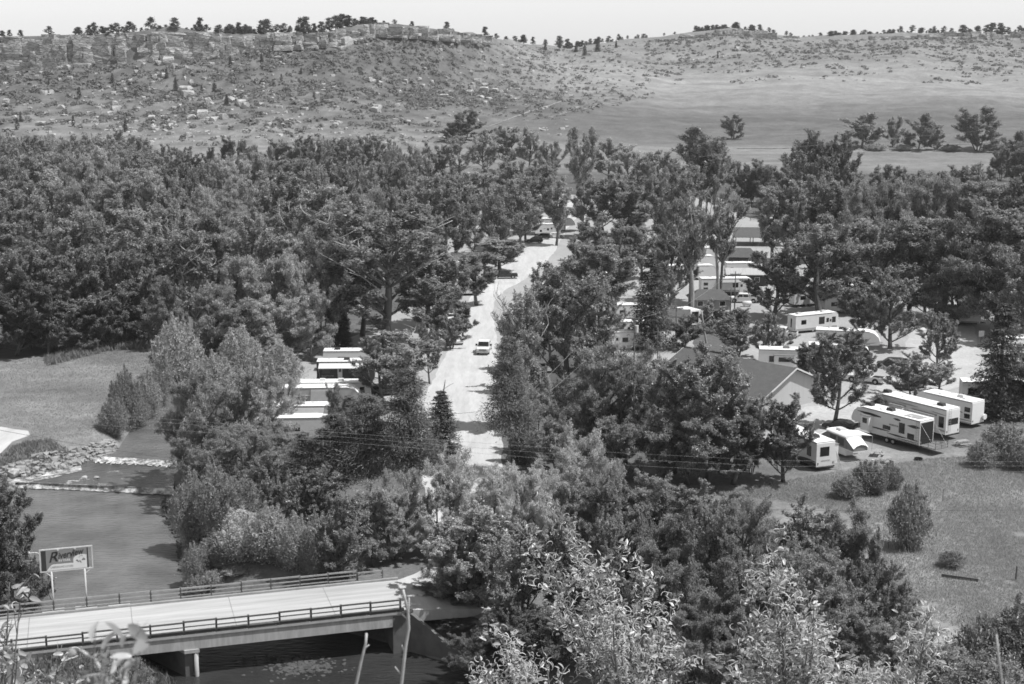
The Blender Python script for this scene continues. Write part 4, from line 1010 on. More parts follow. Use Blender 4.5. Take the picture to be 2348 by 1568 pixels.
# ================================================================== CARS
def car(kind, name, label, u, v, head, paint, group=None, scale=1.0, topper=False, cat=None):
    p = at(u, v, .035); root = empty(name, p, math.radians(head), label, cat or 'car', group)
    root.scale = (scale,)*3
    if kind == 'pickup':
        L = 6.1; W = 1.0
        low = [(-3.05,.55),(-3.05,1.12),(-1.2,1.12),(-1.1,1.15),(1.2,1.18),(2.75,1.12),(3.0,.98),(3.05,.5),(2.6,.42),(-2.6,.42)]
        MB().prism(low, -W, W).build('body', paint, root)
        cab = [(-1.15,1.151),(-1.0,1.78),(-.75,1.9),(.75,1.92),(1.0,1.86),(1.75,1.19)]
        MB().prism(cab, -W*.9, W*.9).build('cab', paint, root)
        ws = MB(); ws.add([(1.02,-.82,1.83),(1.02,.82,1.83),(1.70,.86,1.25),(1.70,-.86,1.25)], [(0,1,2,3)]); ws.v = [(x+.03, y, z+.03) for x, y, z in ws.v]; ws.build('windshield', M_glass, root)
        rw = MB(); rw.add([(-1.13,-.75,1.25),(-1.13,.75,1.25),(-1.03,.7,1.75),(-1.03,-.7,1.75)], [(0,1,2,3)]); rw.v = [(x-.02, y, z) for x, y, z in rw.v]; rw.build('rear_window', M_glass, root)
        for s in (1,-1):
            for x0, x1, x2, x3 in ((.25,1.5,.9,.25),(-.9,.12,.12,-.82)):
                g = MB(); y = s*(W*.9+.012); g.add([(x0,y,1.24),(x1,y,1.24),(x2,y,1.78),(x3,y,1.78)], [(0,1,2,3)]); g.build('side_window', M_glass, root)
            MB().box(1.0,1.25,min(s*1.0,s*1.32),max(s*1.0,s*1.32),1.22,1.5).build('mirror', M_black if paint is M_white else paint, root)
            MB().box(2.98,3.07,min(s*.62,s*.98),max(s*.62,s*.98),.82,1.03).build('headlight', M_cream, root)
            MB().box(-3.07,-3.0,min(s*.82,s*.99),max(s*.82,s*.99),.75,1.08).build('tail_light', M_dark, root)
            for x in (-1.95,1.95): wheel(root, x, s*.86, .42, .28)
            for x in (-1.95,1.95):
                g = MB(); g.add([(x+.56*math.cos(a), s*(W+.012), .42+.56*math.sin(a)) for a in np.linspace(0, math.pi, 10)], [tuple(range(10))]); g.build('wheel_arch', M_black, root)
        MB().box(3.03,3.09,-.6,.6,.72,1.04).build('grille', M_steel, root)
        g = MB()
        for k in range(3): g.box(3.091,3.105,-.56,.56,.76+.09*k,.80+.09*k)
        g.build('grille_bar', M_dark, root)
        MB().box(3.0,3.2,-.98,.98,.42,.66).build('bumper', M_steel, root); MB().box(-3.2,-3.02,-.95,.95,.45,.65).build('bumper', M_steel, root)
        if topper:
            t_ = MB(); t_.prism([(-3.0,1.125),(-1.2,1.16),(-1.16,1.85),(-2.85,1.88),(-3.0,1.75)], -.93, .93); t_.build('canopy', paint, root)
            for s in (1,-1): MB().box(-2.75,-1.4,min(s*.931,s*.945),max(s*.931,s*.945),1.4,1.72).build('canopy_window', M_glass, root)
        else:
            MB().box(-2.95,-1.25,-.85,.85,1.121,1.13).build('bed_floor', M_black, root)
    else:
        L = 4.8; W = .92; suv = kind == 'suv'
        low = [(-2.35,.5),(-2.4,.95),(-2.2,1.08),(.9,1.05),(2.1,.95),(2.38,.75),(2.4,.4),(2,.3),(-2,.3)]
        MB().prism(low, -W, W).build('body', paint, root)
        hh = 1.72 if suv else 1.46
        cab = [(-2.25 if suv else -1.9,1.07),(-2.0 if suv else -1.3,hh-.05),(-1.6 if suv else -.9,hh),(.2,hh),(.5,hh-.06),(1.3,1.06)]
        MB().prism(cab, -W*.88, W*.88).build('cab', paint, root)
        g = MB(); g.add([(.54,-.7,hh-.06),(.54,.7,hh-.06),(1.3,.76,1.10),(1.3,-.76,1.10)], [(0,1,2,3)]); g.v = [(x+.02,y,z+.02) for x, y, z in g.v]; g.build('windshield', M_glass, root)
        for s in (1,-1):
            y = s*(W*.88+.012)
            for q in (((-.4),(1.05),(.42),(-.4)), ((-1.9 if suv else -1.5),(-.5),(-.5),(-1.75 if suv else -1.1))):
                g = MB(); g.add([(q[0],y,1.12),(q[1],y,1.12),(q[2],y,hh-.1),(q[3],y,hh-.1)], [(0,1,2,3)]); g.build('side_window', M_glass, root)
            MB().box(.85,1.0,min(s*.92,s*1.1),max(s*.92,s*1.1),1.05,1.2).build('mirror', paint, root)
            MB().box(2.3,2.41,min(s*.5,s*.88),max(s*.5,s*.88),.68,.82).build('headlight', M_cream, root)
            MB().box(-2.42,-2.3,min(s*.6,s*.9),max(s*.6,s*.9),.75,.95).build('tail_light', M_mid, root)
            for x in (-1.45,1.45):
                wheel(root, x, s*.8, .36, .24)
                g = MB(); g.add([(x+.46*math.cos(a), s*(W+.012), .36+.46*math.sin(a)) for a in np.linspace(0, math.pi, 10)], [tuple(range(10))]); g.build('wheel_arch', M_black, root)
    return root
car('pickup', 'pickup_truck', 'white pickup truck driving towards the camera on the park road', 1110, 806, -94, M_white, scale=1.1, cat='truck')
car('pickup', 'pickup_truck', 'white crew-cab pickup with canopy beside the small cabin', 1704, 693, 174, M_white, topper=True, scale=1.03, cat='truck')
car('pickup', 'pickup_truck', 'dark pickup parked across the left side of the road', 1156, 638, 186, M_dark, cat='truck')
car('suv', 'parked_car', 'dark sport utility car parked side-on at the head of the road', 1225, 557, 176, M_dark)
car('suv', 'parked_car', 'second dark car just behind the dark one at the head of the road', 1243, 548, 172, M_dark)
car('sedan', 'parked_car', 'low white car in front of the swept-nose trailer', 1274, 545, 4, M_white)
car('pickup', 'pickup_truck', 'white pickup carrying a dark covered load beside the lane', 1983, 876, 148, M_cream, cat='truck')
ld = at(1999, 868, 0)
o = MB(); n = 12
for k in range(5):
    r_ = [.55,.7,.66,.45,.12][k]; zz = [1.15,1.5,1.95,2.3,2.42][k]
    o.v += [(ld.x + 1.2*r_*math.cos(2*math.pi*j/n), ld.y + 1.0*r_*math.sin(2*math.pi*j/n), zz) for j in range(n)]
for k in range(4):
    for j in range(n): o.f.append((k*n+j, k*n+(j+1) % n, (k+1)*n+(j+1) % n, (k+1)*n+j))
o.f.append(tuple(range(n-1,-1,-1))); o.f.append(tuple(4*n+j for j in range(n)))
tag(o.build('covered_load', M_dark, None, True), 'dark tarpaulin-covered load in the white pickup bed', 'cargo')
car('suv', 'parked_car', 'dark off-road car with big wheels right of the rounded fifth-wheel', 2042, 843, 168, M_dark)
car('sedan', 'parked_car', 'white car nosing out from the left trees onto the road', 1047, 786, -80, M_white)
car('suv', 'parked_car', 'pale car under the trees right of the road foot', 1255, 852, 10, M_cream)
car('sedan', 'parked_car', 'small dark car behind the pop-up camper beneath the shade tree', 1925, 985, 150, M_dark)
car('suv', 'parked_car', 'white car at the far end of the road beneath cottonwoods', 1294, 491, 100, M_white)

car('pickup', 'pickup_truck', 'pale pickup parked beside the motorhome', 1790, 772, 160, M_cream, cat='truck')
car('suv', 'parked_car', 'dark car parked right of the motorhome', 1925, 775, 20, M_mid)
car('sedan', 'parked_car', 'white car parked behind the round dense tree', 1812, 690, 10, M_white)
car('suv', 'parked_car', 'grey car at the near edge of the bright right lane', 2095, 890, 35, M_mid)
car('pickup', 'pickup_truck', 'white pickup on the far side of the bright right lane', 2140, 765, 200, M_white, cat='truck')
car('suv', 'parked_car', 'dark car between the left trailers and the road', 880, 905, 20, M_dark)
car('sedan', 'parked_car', 'white car tucked under the trees left of the road', 1030, 735, -70, M_white)
# ================================================================== SMALL THINGS
def pole(u, v, hgt, label, arm=2.4, az=0, extra=None, r=.14, lean=0):
    p = at(u, v, 0); root = empty('utility_pole', p, az, label, 'utility pole', 'utility poles in the park')
    MB().tube([(0,0,-.2),(lean*.5,0,hgt*.5),(lean,0,hgt)], [r,r*.85,r*.7], 8).build('pole', M_pole, root, True)
    if arm:
        MB().box(lean-arm/2, lean+arm/2, -.06-.1, .06-.1, hgt-.65, hgt-.5).build('crossarm', M_pole, root)
        for x in (-arm/2+.1, -arm/4, arm/4, arm/2-.1): MB().tube([(lean+x,-.1,hgt-.5),(lean+x,-.1,hgt-.3)], .04, 6).build('insulator', M_cream, root)
    if extra == 'transformer':
        MB().tube([(.3,-.2,hgt-2.7),(.3,-.2,hgt-1.6)], .28, 12).build('transformer', M_cream, root)
    if extra == 'lamp':
        MB().tube([(0,0,hgt-.9),(.5,-.1,hgt-.7),(1.0,-.2,hgt-.75)], .04, 6).build('lamp_arm', M_steel, root)
        MB().tube([(1.0,-.2,hgt-.75),(1.05,-.2,hgt-1.05)], [.1,.2], 10).build('lamp_head', M_cream, root)
    return root
def pole_t(u, vt, y, label, **k):
    p = aty(u, vt, y); return pole(u, 0, p.z, label, **k)
POLES = {}
def mkpole(key, u, vt, vb, label, **k):
    p = at(u, vb, 0); hgt = zat(vt, p.y); POLES[key] = Vector((p.x, p.y, hgt)); return pole(u, vb, hgt, label, **k)
mkpole('a', 1452, 722, 905, 'utility pole with pale transformer in front of the spruce', extra='transformer', arm=2.6)
mkpole('b', 1336, 793, 935, 'utility pole with plain crossarm left of the willow mass', arm=2.8)
mkpole('c', 1506, 750, 852, 'slim lamp pole in front of the spruce', arm=0, extra='lamp', r=.08)
mkpole('d', 1683, 622, 722, 'utility pole in front of the white canopy pickup', arm=2.2)
mkpole('e', 1549, 700, 770, 'utility pole standing before the pale shed', arm=2.6)
mkpole('f', 1674, 658, 715, 'short plain post left of the canopy pickup', arm=0, r=.12)
mkpole('g', 1780, 497, 560, 'utility pole beside the dark shed behind the pavilion', arm=2.4)
def wire(pts, r, m, label, sag=0.0, group='overhead wires'):
    P = []
    for a, b in zip(pts[:-1], pts[1:]):
        for k in range(12):
            f = k/12; q = a.lerp(b, f); q.z -= sag*4*f*(1-f); P.append(q)
    P.append(pts[-1])
    o = MB().tube(P, r, 4).build('overhead_wire', m); tag(o, label, 'wire', group)
for i, (va, vb, vc, vd) in enumerate([(948,985,1037,1056),(956,994,1051,1069),(974,1006,1064,1085)]):
    wire([aty(-300,va-60,150), aty(225,va,150), aty(765,vb+6,150), aty(1404,vc,150), aty(1773,vd,150), aty(2347,vd+2-(i*3),150), aty(2800,vd-6,150)], .011, M_wirel, ['upper','middle','lower'][i] + ' of three pale wires strung across the picture in front of the trees', .0, 'pale wires over the river bank')
wire([aty(-200,958,105), aty(0,986,108), aty(422,1055,113)], .016, M_wire, 'dark wire slanting down from the left above the river meadow', .1)
wire([aty(-200,1125,105), aty(0,1100,108), aty(422,1056,113)], .016, M_wire, 'dark wire rising over the weirs towards the trees', .1)
wire([aty(420,1055,113), aty(700,1085,120), aty(1000,1120,125), aty(1500,1165,120), aty(1965,1171,115), aty(2347,1169,112), aty(2600,1165,110)], .013, M_wire, 'dark wire crossing the right-hand field at bush height', .0)
for i, (v0, v1) in enumerate([(352,291),(322,261)]):
    wire([aty(1600, v0+8, 420), aty(1690, v0-3, 420), aty(2347, v1, 420), aty(2700, v1-38, 420)], .035, M_wirel, ['lower','upper'][i] + ' of two pale wires crossing in front of the far meadow', .0, 'pale wires over the far meadow')
wire([POLES['b'] + Vector((-1.2,0,-.3)), aty(1195, 915, POLES['b'].y - 20)], .018, M_wirel, 'upper service wire descending left from the crossarm pole', .3)
wire([POLES['b'] + Vector((0,0,-2.5)), aty(1200, 940, POLES['b'].y - 20)], .018, M_wirel, 'lower service wire descending left from the crossarm pole', .3)
wire([POLES['b'] + Vector((1.2,0,-.3)), POLES['a'] + Vector((-1.2,0,-.3))], .018, M_wire, 'wire between the crossarm pole and transformer pole', .3)
wire([POLES['a'] + Vector((1.2,0,-.3)), POLES['e'] + Vector((-1.2,0,-.3))], .018, M_wirel, 'wire between the transformer pole and the shed pole', .3)
wire([POLES['e'] + Vector((1.2,0,-.3)), POLES['d'] + Vector((-1,0,-.3))], .018, M_wirel, 'wire between the shed pole and the cabin pole', .3)
wire([POLES['d'] + Vector((1,0,-.3)), POLES['g'] + Vector((-1,0,-.3))], .018, M_wirel, 'wire between the cabin pole and the pavilion pole', .3)
wire([POLES['g'] + Vector((1,0,-.3)), aty(1835, 510, POLES['g'].y)], .02, M_wirel, 'short wire right of the pavilion pole', .1)
wire([aty(935, 955, 178), aty(1130, 940, 178)], .02, M_wire, 'thin dark wire crossing the road foot', .1)

# ================================================================== VEGETATION PROTOTYPES
def cards(C, N, T, L, Wd):
    """diamond leaves: centre, normal, long axis, half length, half width"""
    N = N/np.maximum(np.linalg.norm(N, axis=1, keepdims=True), 1e-6)
    T = T - N*np.sum(T*N, axis=1, keepdims=True); T = T/np.maximum(np.linalg.norm(T, axis=1, keepdims=True), 1e-6)
    B = np.cross(N, T)
    L = np.asarray(L).reshape(-1, 1); Wd = np.asarray(Wd).reshape(-1, 1)
    V = np.stack([C - T*L, C + B*Wd - T*L*.1, C + T*L, C - B*Wd - T*L*.1], 1).reshape(-1, 3)
    return V, np.arange(len(C)*4).reshape(-1, 4)
def rnd(n, g): v = g.normal(size=(n, 3)); return v/np.linalg.norm(v, axis=1, keepdims=True)
def tris(C, N, T, L, Wd):
    """small pointed leaves, one triangle each"""
    N = N/np.maximum(np.linalg.norm(N, axis=1, keepdims=True), 1e-6)
    T = T - N*np.sum(T*N, axis=1, keepdims=True); T = T/np.maximum(np.linalg.norm(T, axis=1, keepdims=True), 1e-6)
    B = np.cross(N, T); L = np.asarray(L).reshape(-1, 1); Wd = np.asarray(Wd).reshape(-1, 1)
    return np.stack([C - T*L*.8 + B*Wd, C - T*L*.8 - B*Wd, C + T*L], 1).reshape(-1, 3), np.arange(len(C)*3).reshape(-1, 3)
ML = leaf_mat('foliage', .33, .42, .5, .02)
MLG = leaf_mat('glossy_foliage', .31, .4, .55, .05)
MLN = leaf_mat('needles', .125, .25, .45)
MLS = leaf_mat('scrub_foliage', .19, .3, .4)

def limb(mb, a, b, r0, r1, r, bend=.12, n=5, k=6):
    a = Vector(a); b = Vector(b); L = (b-a).length
    side = Vector((r.uniform(-1,1), r.uniform(-1,1), r.uniform(-.3,.6)))*L*bend
    P = []; R = []
    for i in range(n+1):
        f = i/n; P.append(a.lerp(b, f) + side*math.sin(f*math.pi)); R.append(r0 + (r1-r0)*f)
    mb.tube(P, R, k); return P

def _env(shape, f):
    if shape == 'oval': return max(.12, math.sin(math.pi*min(1, max(0, .12 + .86*f)))**.75)
    if shape == 'vase': return max(.15, min(1.0, .35 + 1.0*f)*(1 - max(0, f-.72)**2*9))
    if shape == 'column': return max(.2, math.sin(math.pi*min(1, max(0, .2 + .75*f)))**.45)*.9
    return max(.2, math.sqrt(max(.03, 1 - (1.05*f - .12)**2)))            # dome: foliage down to the ground
def broad(seed, H=14., W=9., zb=.2, shape='oval', nlimb=12, nsub=7, ntw=5, nlf=46, size=.2, asp=.55, droop=0., multi=1, dead=0, open_=1.0, barkm=None, m=None, gap=.12, rise=.8):
    """branching tree: trunk, rising limbs, sub-branches and twigs that carry sprays of leaves"""
    r = random.Random(seed); g = np.random.default_rng(seed); mb = MB(); dd = MB()
    segs = []                                                             # (start, end, weight) carrying leaves
    lop = (r.uniform(0, 6.28), r.uniform(.0,.18)); stems = []
    for k in range(multi):
        a = r.uniform(0, 6.28); sp = (.06 if multi == 1 else .22)*W
        base = Vector((0,0,-.3)) if multi == 1 else Vector((math.cos(a)*.3, math.sin(a)*.3, -.2))
        top = Vector((math.cos(a)*sp, math.sin(a)*sp, H*r.uniform(.72,.86)))
        stems.append(limb(mb, base, top, H*(.022 if multi == 1 else .013), H*.005, r, .05, 8, 7))
        segs.append((stems[-1][-3], stems[-1][-1] + Vector((0,0,H*.1)), .8))
    skip = r.uniform(0, 6.28)
    for i in range(nlimb):
        f0 = (i + r.uniform(.1,.9))/nlimb; th = i*2.39996 + r.uniform(-.5,.5); st = stems[i % multi]
        z0 = H*(zb*.8 + (.66 - zb*.8)*f0); p0 = min(st, key=lambda p: abs(p.z - z0))
        ze = min(H*.985, max(z0 + H*.02, z0 + H*(.15 + .24*(f0**.5))*r.uniform(.6,1.25)))
        R = W/2*_env(shape, (ze/H - zb)/(1 - zb))*r.uniform(.66,1.06)*(1 + lop[1]*math.cos(th - lop[0]))
        e = Vector((math.cos(th)*R, math.sin(th)*R, ze)); L = (e - p0).length
        c = p0.lerp(e, .55) + Vector((math.cos(th), math.sin(th), 0))*L*.08 - Vector((0,0,L*r.uniform(0,.10)))
        P = [p0*(1-t)**2 + c*2*t*(1-t) + e*t*t for t in np.linspace(0,1,7)]
        mb.tube(P, list(np.linspace(H*.009, H*.0018, 7)), 5)
        for j in range(nsub):
            t = .25 + .78*(j + r.random())/nsub; t = min(1, t); q = P[min(6, int(t*6))]
            d = (P[min(6, int(t*6)+1)] - P[max(0, int(t*6)-1)]).normalized()
            v = Vector((r.gauss(0,1), r.gauss(0,1), r.gauss(0,.8))).normalized()
            out = Vector((q.x, q.y, 0)); out = out.normalized() if out.length > .1 else v
            d2 = (d*.55 + v*.8 + out*.25 + Vector((0,0,rise - droop))).normalized(); l2 = (W*.10 + L*.16)*r.uniform(.6,1.35)
            e2 = q + d2*l2; mb.tube([q, e2], [H*.0028, H*.0009], 4, False)
            if r.random() < gap: continue
            segs.append((q, e2, .7))
            for k in range(ntw):
                tt = r.uniform(.3,1.0); q3 = q.lerp(e2, tt); v3 = Vector((r.gauss(0,1), r.gauss(0,1), r.gauss(0,.9))).normalized()
                e3 = q3 + (d2*.5 + v3*.9 + Vector((0,0,rise*.8 - droop*1.5))).normalized()*l2*r.uniform(.35,.75); segs.append((q3, e3, 1.0))
    A = np.array([list(s[0]) for s in segs]); B = np.array([list(s[1]) for s in segs]); wt = np.array([s[2]*((s[1]-s[0]).length + .3) for s in segs]); wt /= wt.sum()
    n = int(len(segs)*nlf); idx = g.choice(len(segs), size=n, p=wt); t = g.random(n)**.7
    D = (B - A)[idx]; dn = D/np.maximum(np.linalg.norm(D, axis=1, keepdims=True), .05)
    sg_ = size*1.25*open_
    C = A[idx] + D*t[:,None]*1.06 + g.normal(size=(n,3))*sg_*(1.15 - .5*t[:,None])
    if droop: C[:,2] -= np.abs(g.normal(size=n))*droop*.8
    C[:,2] = np.maximum(C[:,2], .1 + size*g.random(n)*3)
    Nn = dn*.25 + np.array([0,0,.65]) + rnd(n, g)*.85
    T = rnd(n, g)*.8 + dn*.4
    if droop: T = rnd(n, g)*.5 + np.array([0,0,-1.])
    s = size*g.uniform(.6,1.25,n); V, Q = tris(C, Nn, T, s, s*asp)
    crown = mesh_np('crown', V, Q, m or ML); tr = mb.mesh('trunk', barkm or M_bark, True); de = None
    if dead:
        for i in range(dead):
            a = r.uniform(0, 6.28); h0 = H*r.uniform(.35,.75); st = stems[0]; s0 = min(st, key=lambda p: abs(p.z - h0))
            e = Vector((math.cos(a)*W*r.uniform(.3,.52), math.sin(a)*W*r.uniform(.3,.52), min(H*1.04, h0 + H*r.uniform(.16,.4))))
            q = limb(dd, s0, e, H*.0075, H*.002, r, .12, 5, 5)
            for j in range(7):
                b0 = q[r.randrange(2,6)]; limb(dd, b0, b0 + Vector((r.uniform(-1,1), r.uniform(-1,1), r.uniform(.3,1.2)))*H*.08, H*.0026, H*.0008, r, .15, 3, 4)
        de = dd.mesh('dead_branch', M_barkp, True)
    Hn = float(np.percentile(C[:,2], 99.6)); Wn = 2*float(np.percentile(np.hypot(C[:,0], C[:,1]), 97.5))
    return dict(H=Hn, W=Wn, parts=[('trunk', tr), ('crown', crown)] + ([('dead_branch', de)] if de else []))

def willow(seed, H=9., W=8., nplume=26, nlf=520, L=.36, wd=.055, base=.05, lean=.8):
    """upright feathery plumes from a many-stemmed base"""
    r = random.Random(seed); g = np.random.default_rng(seed)
    Cs=[]; Ts=[]; Ns=[]; mb = MB()
    for i in range(nplume):
        f = math.sqrt((i+.5)/nplume); th = i*2.39996 + r.uniform(-.3,.3)
        tipx = math.cos(th)*f*W*.46; tipy = math.sin(th)*f*W*.46
        tipz = H*(1 - .50*f**2.2)*r.uniform(.80,1.04)
        p0 = Vector((r.uniform(-.3,.3), r.uniform(-.3,.3), 0)); p1 = Vector((tipx*.55, tipy*.55, tipz*.5)); p2 = Vector((tipx, tipy, tipz))
        pts = [p0*(1-t)**2 + p1*2*t*(1-t) + p2*t*t for t in np.linspace(0,1,7)]
        mb.tube([p - Vector((0,0,.2 if k == 0 else 0)) for k, p in enumerate(pts)], list(np.linspace(H*.008, H*.0012, 7)), 5)
        t = base + (1-base)*g.beta(1.7, 1.05, nlf)
        A = np.array([list(p0),list(p1),list(p2)])
        P = ((1-t)**2)[:,None]*A[0] + (2*t*(1-t))[:,None]*A[1] + (t*t)[:,None]*A[2]
        sp = (W*.105)*np.sin(np.clip(t*1.05+.05,0,1)*math.pi)**.6 + .12
        off = g.normal(size=(nlf,3))*sp[:,None]*np.array([1,1,.8])
        Cs.append(P + off)
        dr = off/np.maximum(np.linalg.norm(off,axis=1,keepdims=True),.05)
        Ts.append(np.array([0,0,lean]) + dr*.5 + g.normal(size=(nlf,3))*.35)
        Ns.append(dr*.6 + np.array([0,0,.4]) + rnd(nlf,g)*.8)
    C = np.concatenate(Cs); C[:,2] = np.maximum(C[:,2], .15)
    n = len(C); s = L*g.uniform(.6,1.1,n)
    V, Q = cards(C, np.concatenate(Ns), np.concatenate(Ts), s, s*wd/L*g.uniform(.8,1.3,n))
    return dict(H=H, W=W, parts=[('trunk', mb.mesh('trunk', M_bark, True)), ('crown', mesh_np('crown', V, Q, ML))])

def spruce(seed, H=14., W=6., rows=40, per=16, nlf=42, fl=.09, sparse=1.0, up=-.22, zb=.06, L=.20, wd=.06, m=None, pw=.62):
    r = random.Random(seed); g = np.random.default_rng(seed)
    mb = MB(); mb.tube([(0,0,-.3),(r.uniform(-.1,.1),0,H*.5),(0,0,H*.98)], [H*.017, H*.011, .02], 8)
    Cs=[];Ts=[];Ns=[]
    for i in range(rows):
        f = (i + r.uniform(-.3,.3))/rows; f = min(.99, max(0, f)); z = H*(zb + (1-zb)*f)
        R = W/2*(1-f)**pw*r.uniform(.82,1.1) + .12
        for j in range(max(4, int(per*(1-f*.6)*sparse))):
            a = r.uniform(0, 6.28); rr_ = R*r.uniform(.72,1.08); e = Vector((math.cos(a)*rr_, math.sin(a)*rr_, up*rr_ + .12*rr_*r.uniform(-1,1)))
            if rr_ > .8: mb.tube([(0,0,z),(e.x*.6,e.y*.6,z+e.z*.6)], [.03,.012], 4, False)
            t = g.beta(2.0, 1.0, nlf)
            P = np.array([[0,0,z]]) + t[:,None]*np.array([list(e)]); P[:,2] += (t**2)*rr_*.10
            w_ = fl*rr_ + .1
            off = g.normal(size=(nlf,3))*np.array([w_, w_, w_*.4])
            Cs.append(P + off); d = np.array(list(e))/max(rr_,.1)
            Ts.append(d*.9 + g.normal(size=(nlf,3))*.5); Ns.append(np.array([0,0,.8]) + rnd(nlf,g)*.6 + d*.2)
    C = np.concatenate(Cs); n = len(C); s = L*g.uniform(.6,1.2,n)
    V, Q = cards(C, np.concatenate(Ns), np.concatenate(Ts), s, s*wd/L)
    return dict(H=H, W=W, parts=[('trunk', mb.mesh('trunk', M_bark, True)), ('crown', mesh_np('crown', V, Q, m or MLN))])

def pinelet(seed, H=7., W=5., ncl=22, nlf=55, size=.33, zb=.35):
    """open crowned ridge pine"""
    r = random.Random(seed); g = np.random.default_rng(seed); mb = MB()
    mb.tube([(0,0,-.4),(r.uniform(-.3,.3),0,H*.5),(r.uniform(-.3,.3),0,H*.95)], [.16,.11,.03], 6)
    CC=[]
    for i in range(ncl):
        f = (i+r.random())/ncl; z = H*(zb + (1-zb)*f); R = W/2*(1.05 - f)**.6*min(1,.5+f*3)*r.uniform(.3,1.0); a = r.uniform(0,6.28)
        p = (math.cos(a)*R, math.sin(a)*R, z); CC.append(p)
        mb.tube([(0,0,max(.5,z-.4)),p], [.05,.02], 4, False)
    CC = np.array(CC); idx = np.repeat(np.arange(ncl), nlf); n = len(idx)
    C = CC[idx] + g.normal(size=(n,3))*np.array([.42,.42,.26])*W/5
    s = size*g.uniform(.6,1.2,n)
    V, Q = cards(C, np.array([0,0,.5]) + rnd(n,g), rnd(n,g), s, s*.42)
    return dict(H=H, W=W, parts=[('trunk', mb.mesh('trunk', M_bark)), ('crown', mesh_np('crown', V, Q, MLN))])

PROTO = {
 # far woods: coarser leaves; near trees: finer and more
 'cot': [broad(1, nlf=66, size=0.17), broad(2, H=16, W=9, shape='column', nlimb=15, zb=.14, nlf=66, size=0.17), broad(3, H=16, W=8, shape='vase', nlimb=14, nlf=66, size=0.17), broad(4, H=14, W=10, zb=.1, nlf=66, size=0.17), broad(5, H=15, W=9, shape='column', nlimb=14, gap=.25, nlf=66, size=0.17), broad(6, H=15, W=10, shape='vase', zb=.18, nlimb=13, gap=.2, nlf=66, size=0.17)],
 'rnd': [broad(11, H=11, W=9, zb=.02, shape='dome', nlf=66, size=0.17), broad(12, H=11, W=9, zb=.02, shape='dome', multi=3, nlimb=15, nlf=66, size=0.17), broad(13, H=12, W=8, zb=.03, shape='column', nlimb=14, nlf=66, size=0.17)],
 'rndn': [broad(14, H=11, W=9, zb=.02, shape='dome', size=0.11, nlf=120, nlimb=15), broad(15, H=12, W=9, zb=.02, shape='column', size=0.11, nlf=120, nlimb=16, multi=2)],
 'thk': [broad(16, H=6, W=7, zb=.02, shape='dome', size=0.07, nlf=130, nlimb=16, multi=5, droop=.0), broad(17, H=6.5, W=6, zb=.02, shape='vase', size=0.07, nlf=130, nlimb=16, multi=6), broad(18, H=6.5, W=6.5, zb=.02, shape='oval', size=0.07, nlf=130, nlimb=16, multi=6, gap=.25)],
 'wil': [willow(21), willow(22, H=10, W=7), willow(23, H=9, W=9, nplume=32)],
 'wlt': [broad(41, H=12, W=8, zb=.08, shape='vase', size=0.18, asp=.26, nlf=80, nlimb=14, droop=.18, multi=2), broad(42, H=13, W=9, zb=.08, shape='oval', size=0.18, asp=.26, nlf=80, nlimb=14, droop=.25), broad(45, H=13, W=8, zb=.08, shape='column', size=0.18, asp=.26, nlf=80, nlimb=15, droop=.12, multi=3, gap=.22)],
 'wltn': [broad(43, H=11, W=10, zb=.03, shape='vase', size=0.125, asp=.28, nlf=125, nlimb=16, droop=.15, multi=4), broad(44, H=11, W=9, zb=.03, shape='dome', size=0.125, asp=.28, nlf=125, nlimb=16, droop=.2, multi=4), broad(46, H=11, W=8, zb=.05, shape='oval', size=0.125, asp=.28, nlf=125, nlimb=16, droop=.1, multi=3, gap=.25)],
 'cotn': [broad(31, H=14, W=9, zb=.16, size=0.12, nlf=118, nlimb=13, m=MLG), broad(32, H=15, W=9, zb=.08, shape='column', size=0.12, nlf=118, nlimb=15, m=MLG), broad(33, H=13, W=10, zb=.06, shape='oval', size=0.12, nlf=118, nlimb=15, multi=3, m=MLG)],
 'cotd': [broad(51, H=16, W=10, zb=.14, shape='vase', size=0.14, nlf=84, nlimb=14, dead=11, gap=.22), broad(52, H=15, W=8, zb=.45, shape='vase', size=0.14, nlf=84, nlimb=9, dead=10, gap=.2)],
 'asp': [broad(61, H=15, W=7, zb=.08, shape='column', size=0.14, nlf=64, nlimb=16, dead=16, gap=.3, barkm=M_barkp, multi=2)],
 'wiln': [willow(71, H=9, W=8, nplume=34, nlf=900, L=.22, wd=.04), willow(72, H=8, W=9, nplume=36, nlf=900, L=.22, wd=.045, lean=.5), willow(73, H=10, W=7, nplume=30, nlf=900, L=.24, wd=.04)],
 'bus': [willow(81, H=5, W=5, nplume=26, nlf=620, L=.15, wd=.045, lean=.4), willow(82, H=4, W=6, nplume=24, nlf=500, L=.17, wd=.05, lean=.3)],
 'spr': [spruce(91), spruce(92, H=12, W=6.4, rows=30)],
 'pin': [spruce(95, H=16, W=9, rows=20, per=11, nlf=190, fl=.2, up=.12, zb=.25, L=.28, wd=.05, sparse=.95, pw=.55, m=MLS), spruce(96, H=14, W=9, rows=18, per=11, nlf=190, fl=.2, up=.15, zb=.3, L=.28, wd=.05, sparse=.95, pw=.5, m=MLS)],
 'dom': [spruce(97, H=9, W=5.6, rows=26, per=16, nlf=90, fl=.15, up=.5, zb=.02, L=.2, wd=.03, pw=.5)],
 'rpi': [pinelet(101+i, H=6.5+i % 3, W=4.4+.5*(i % 4), ncl=20+2*i, zb=[.1,.25,.3,.15,.05,.35][i]) for i in range(6)],
}
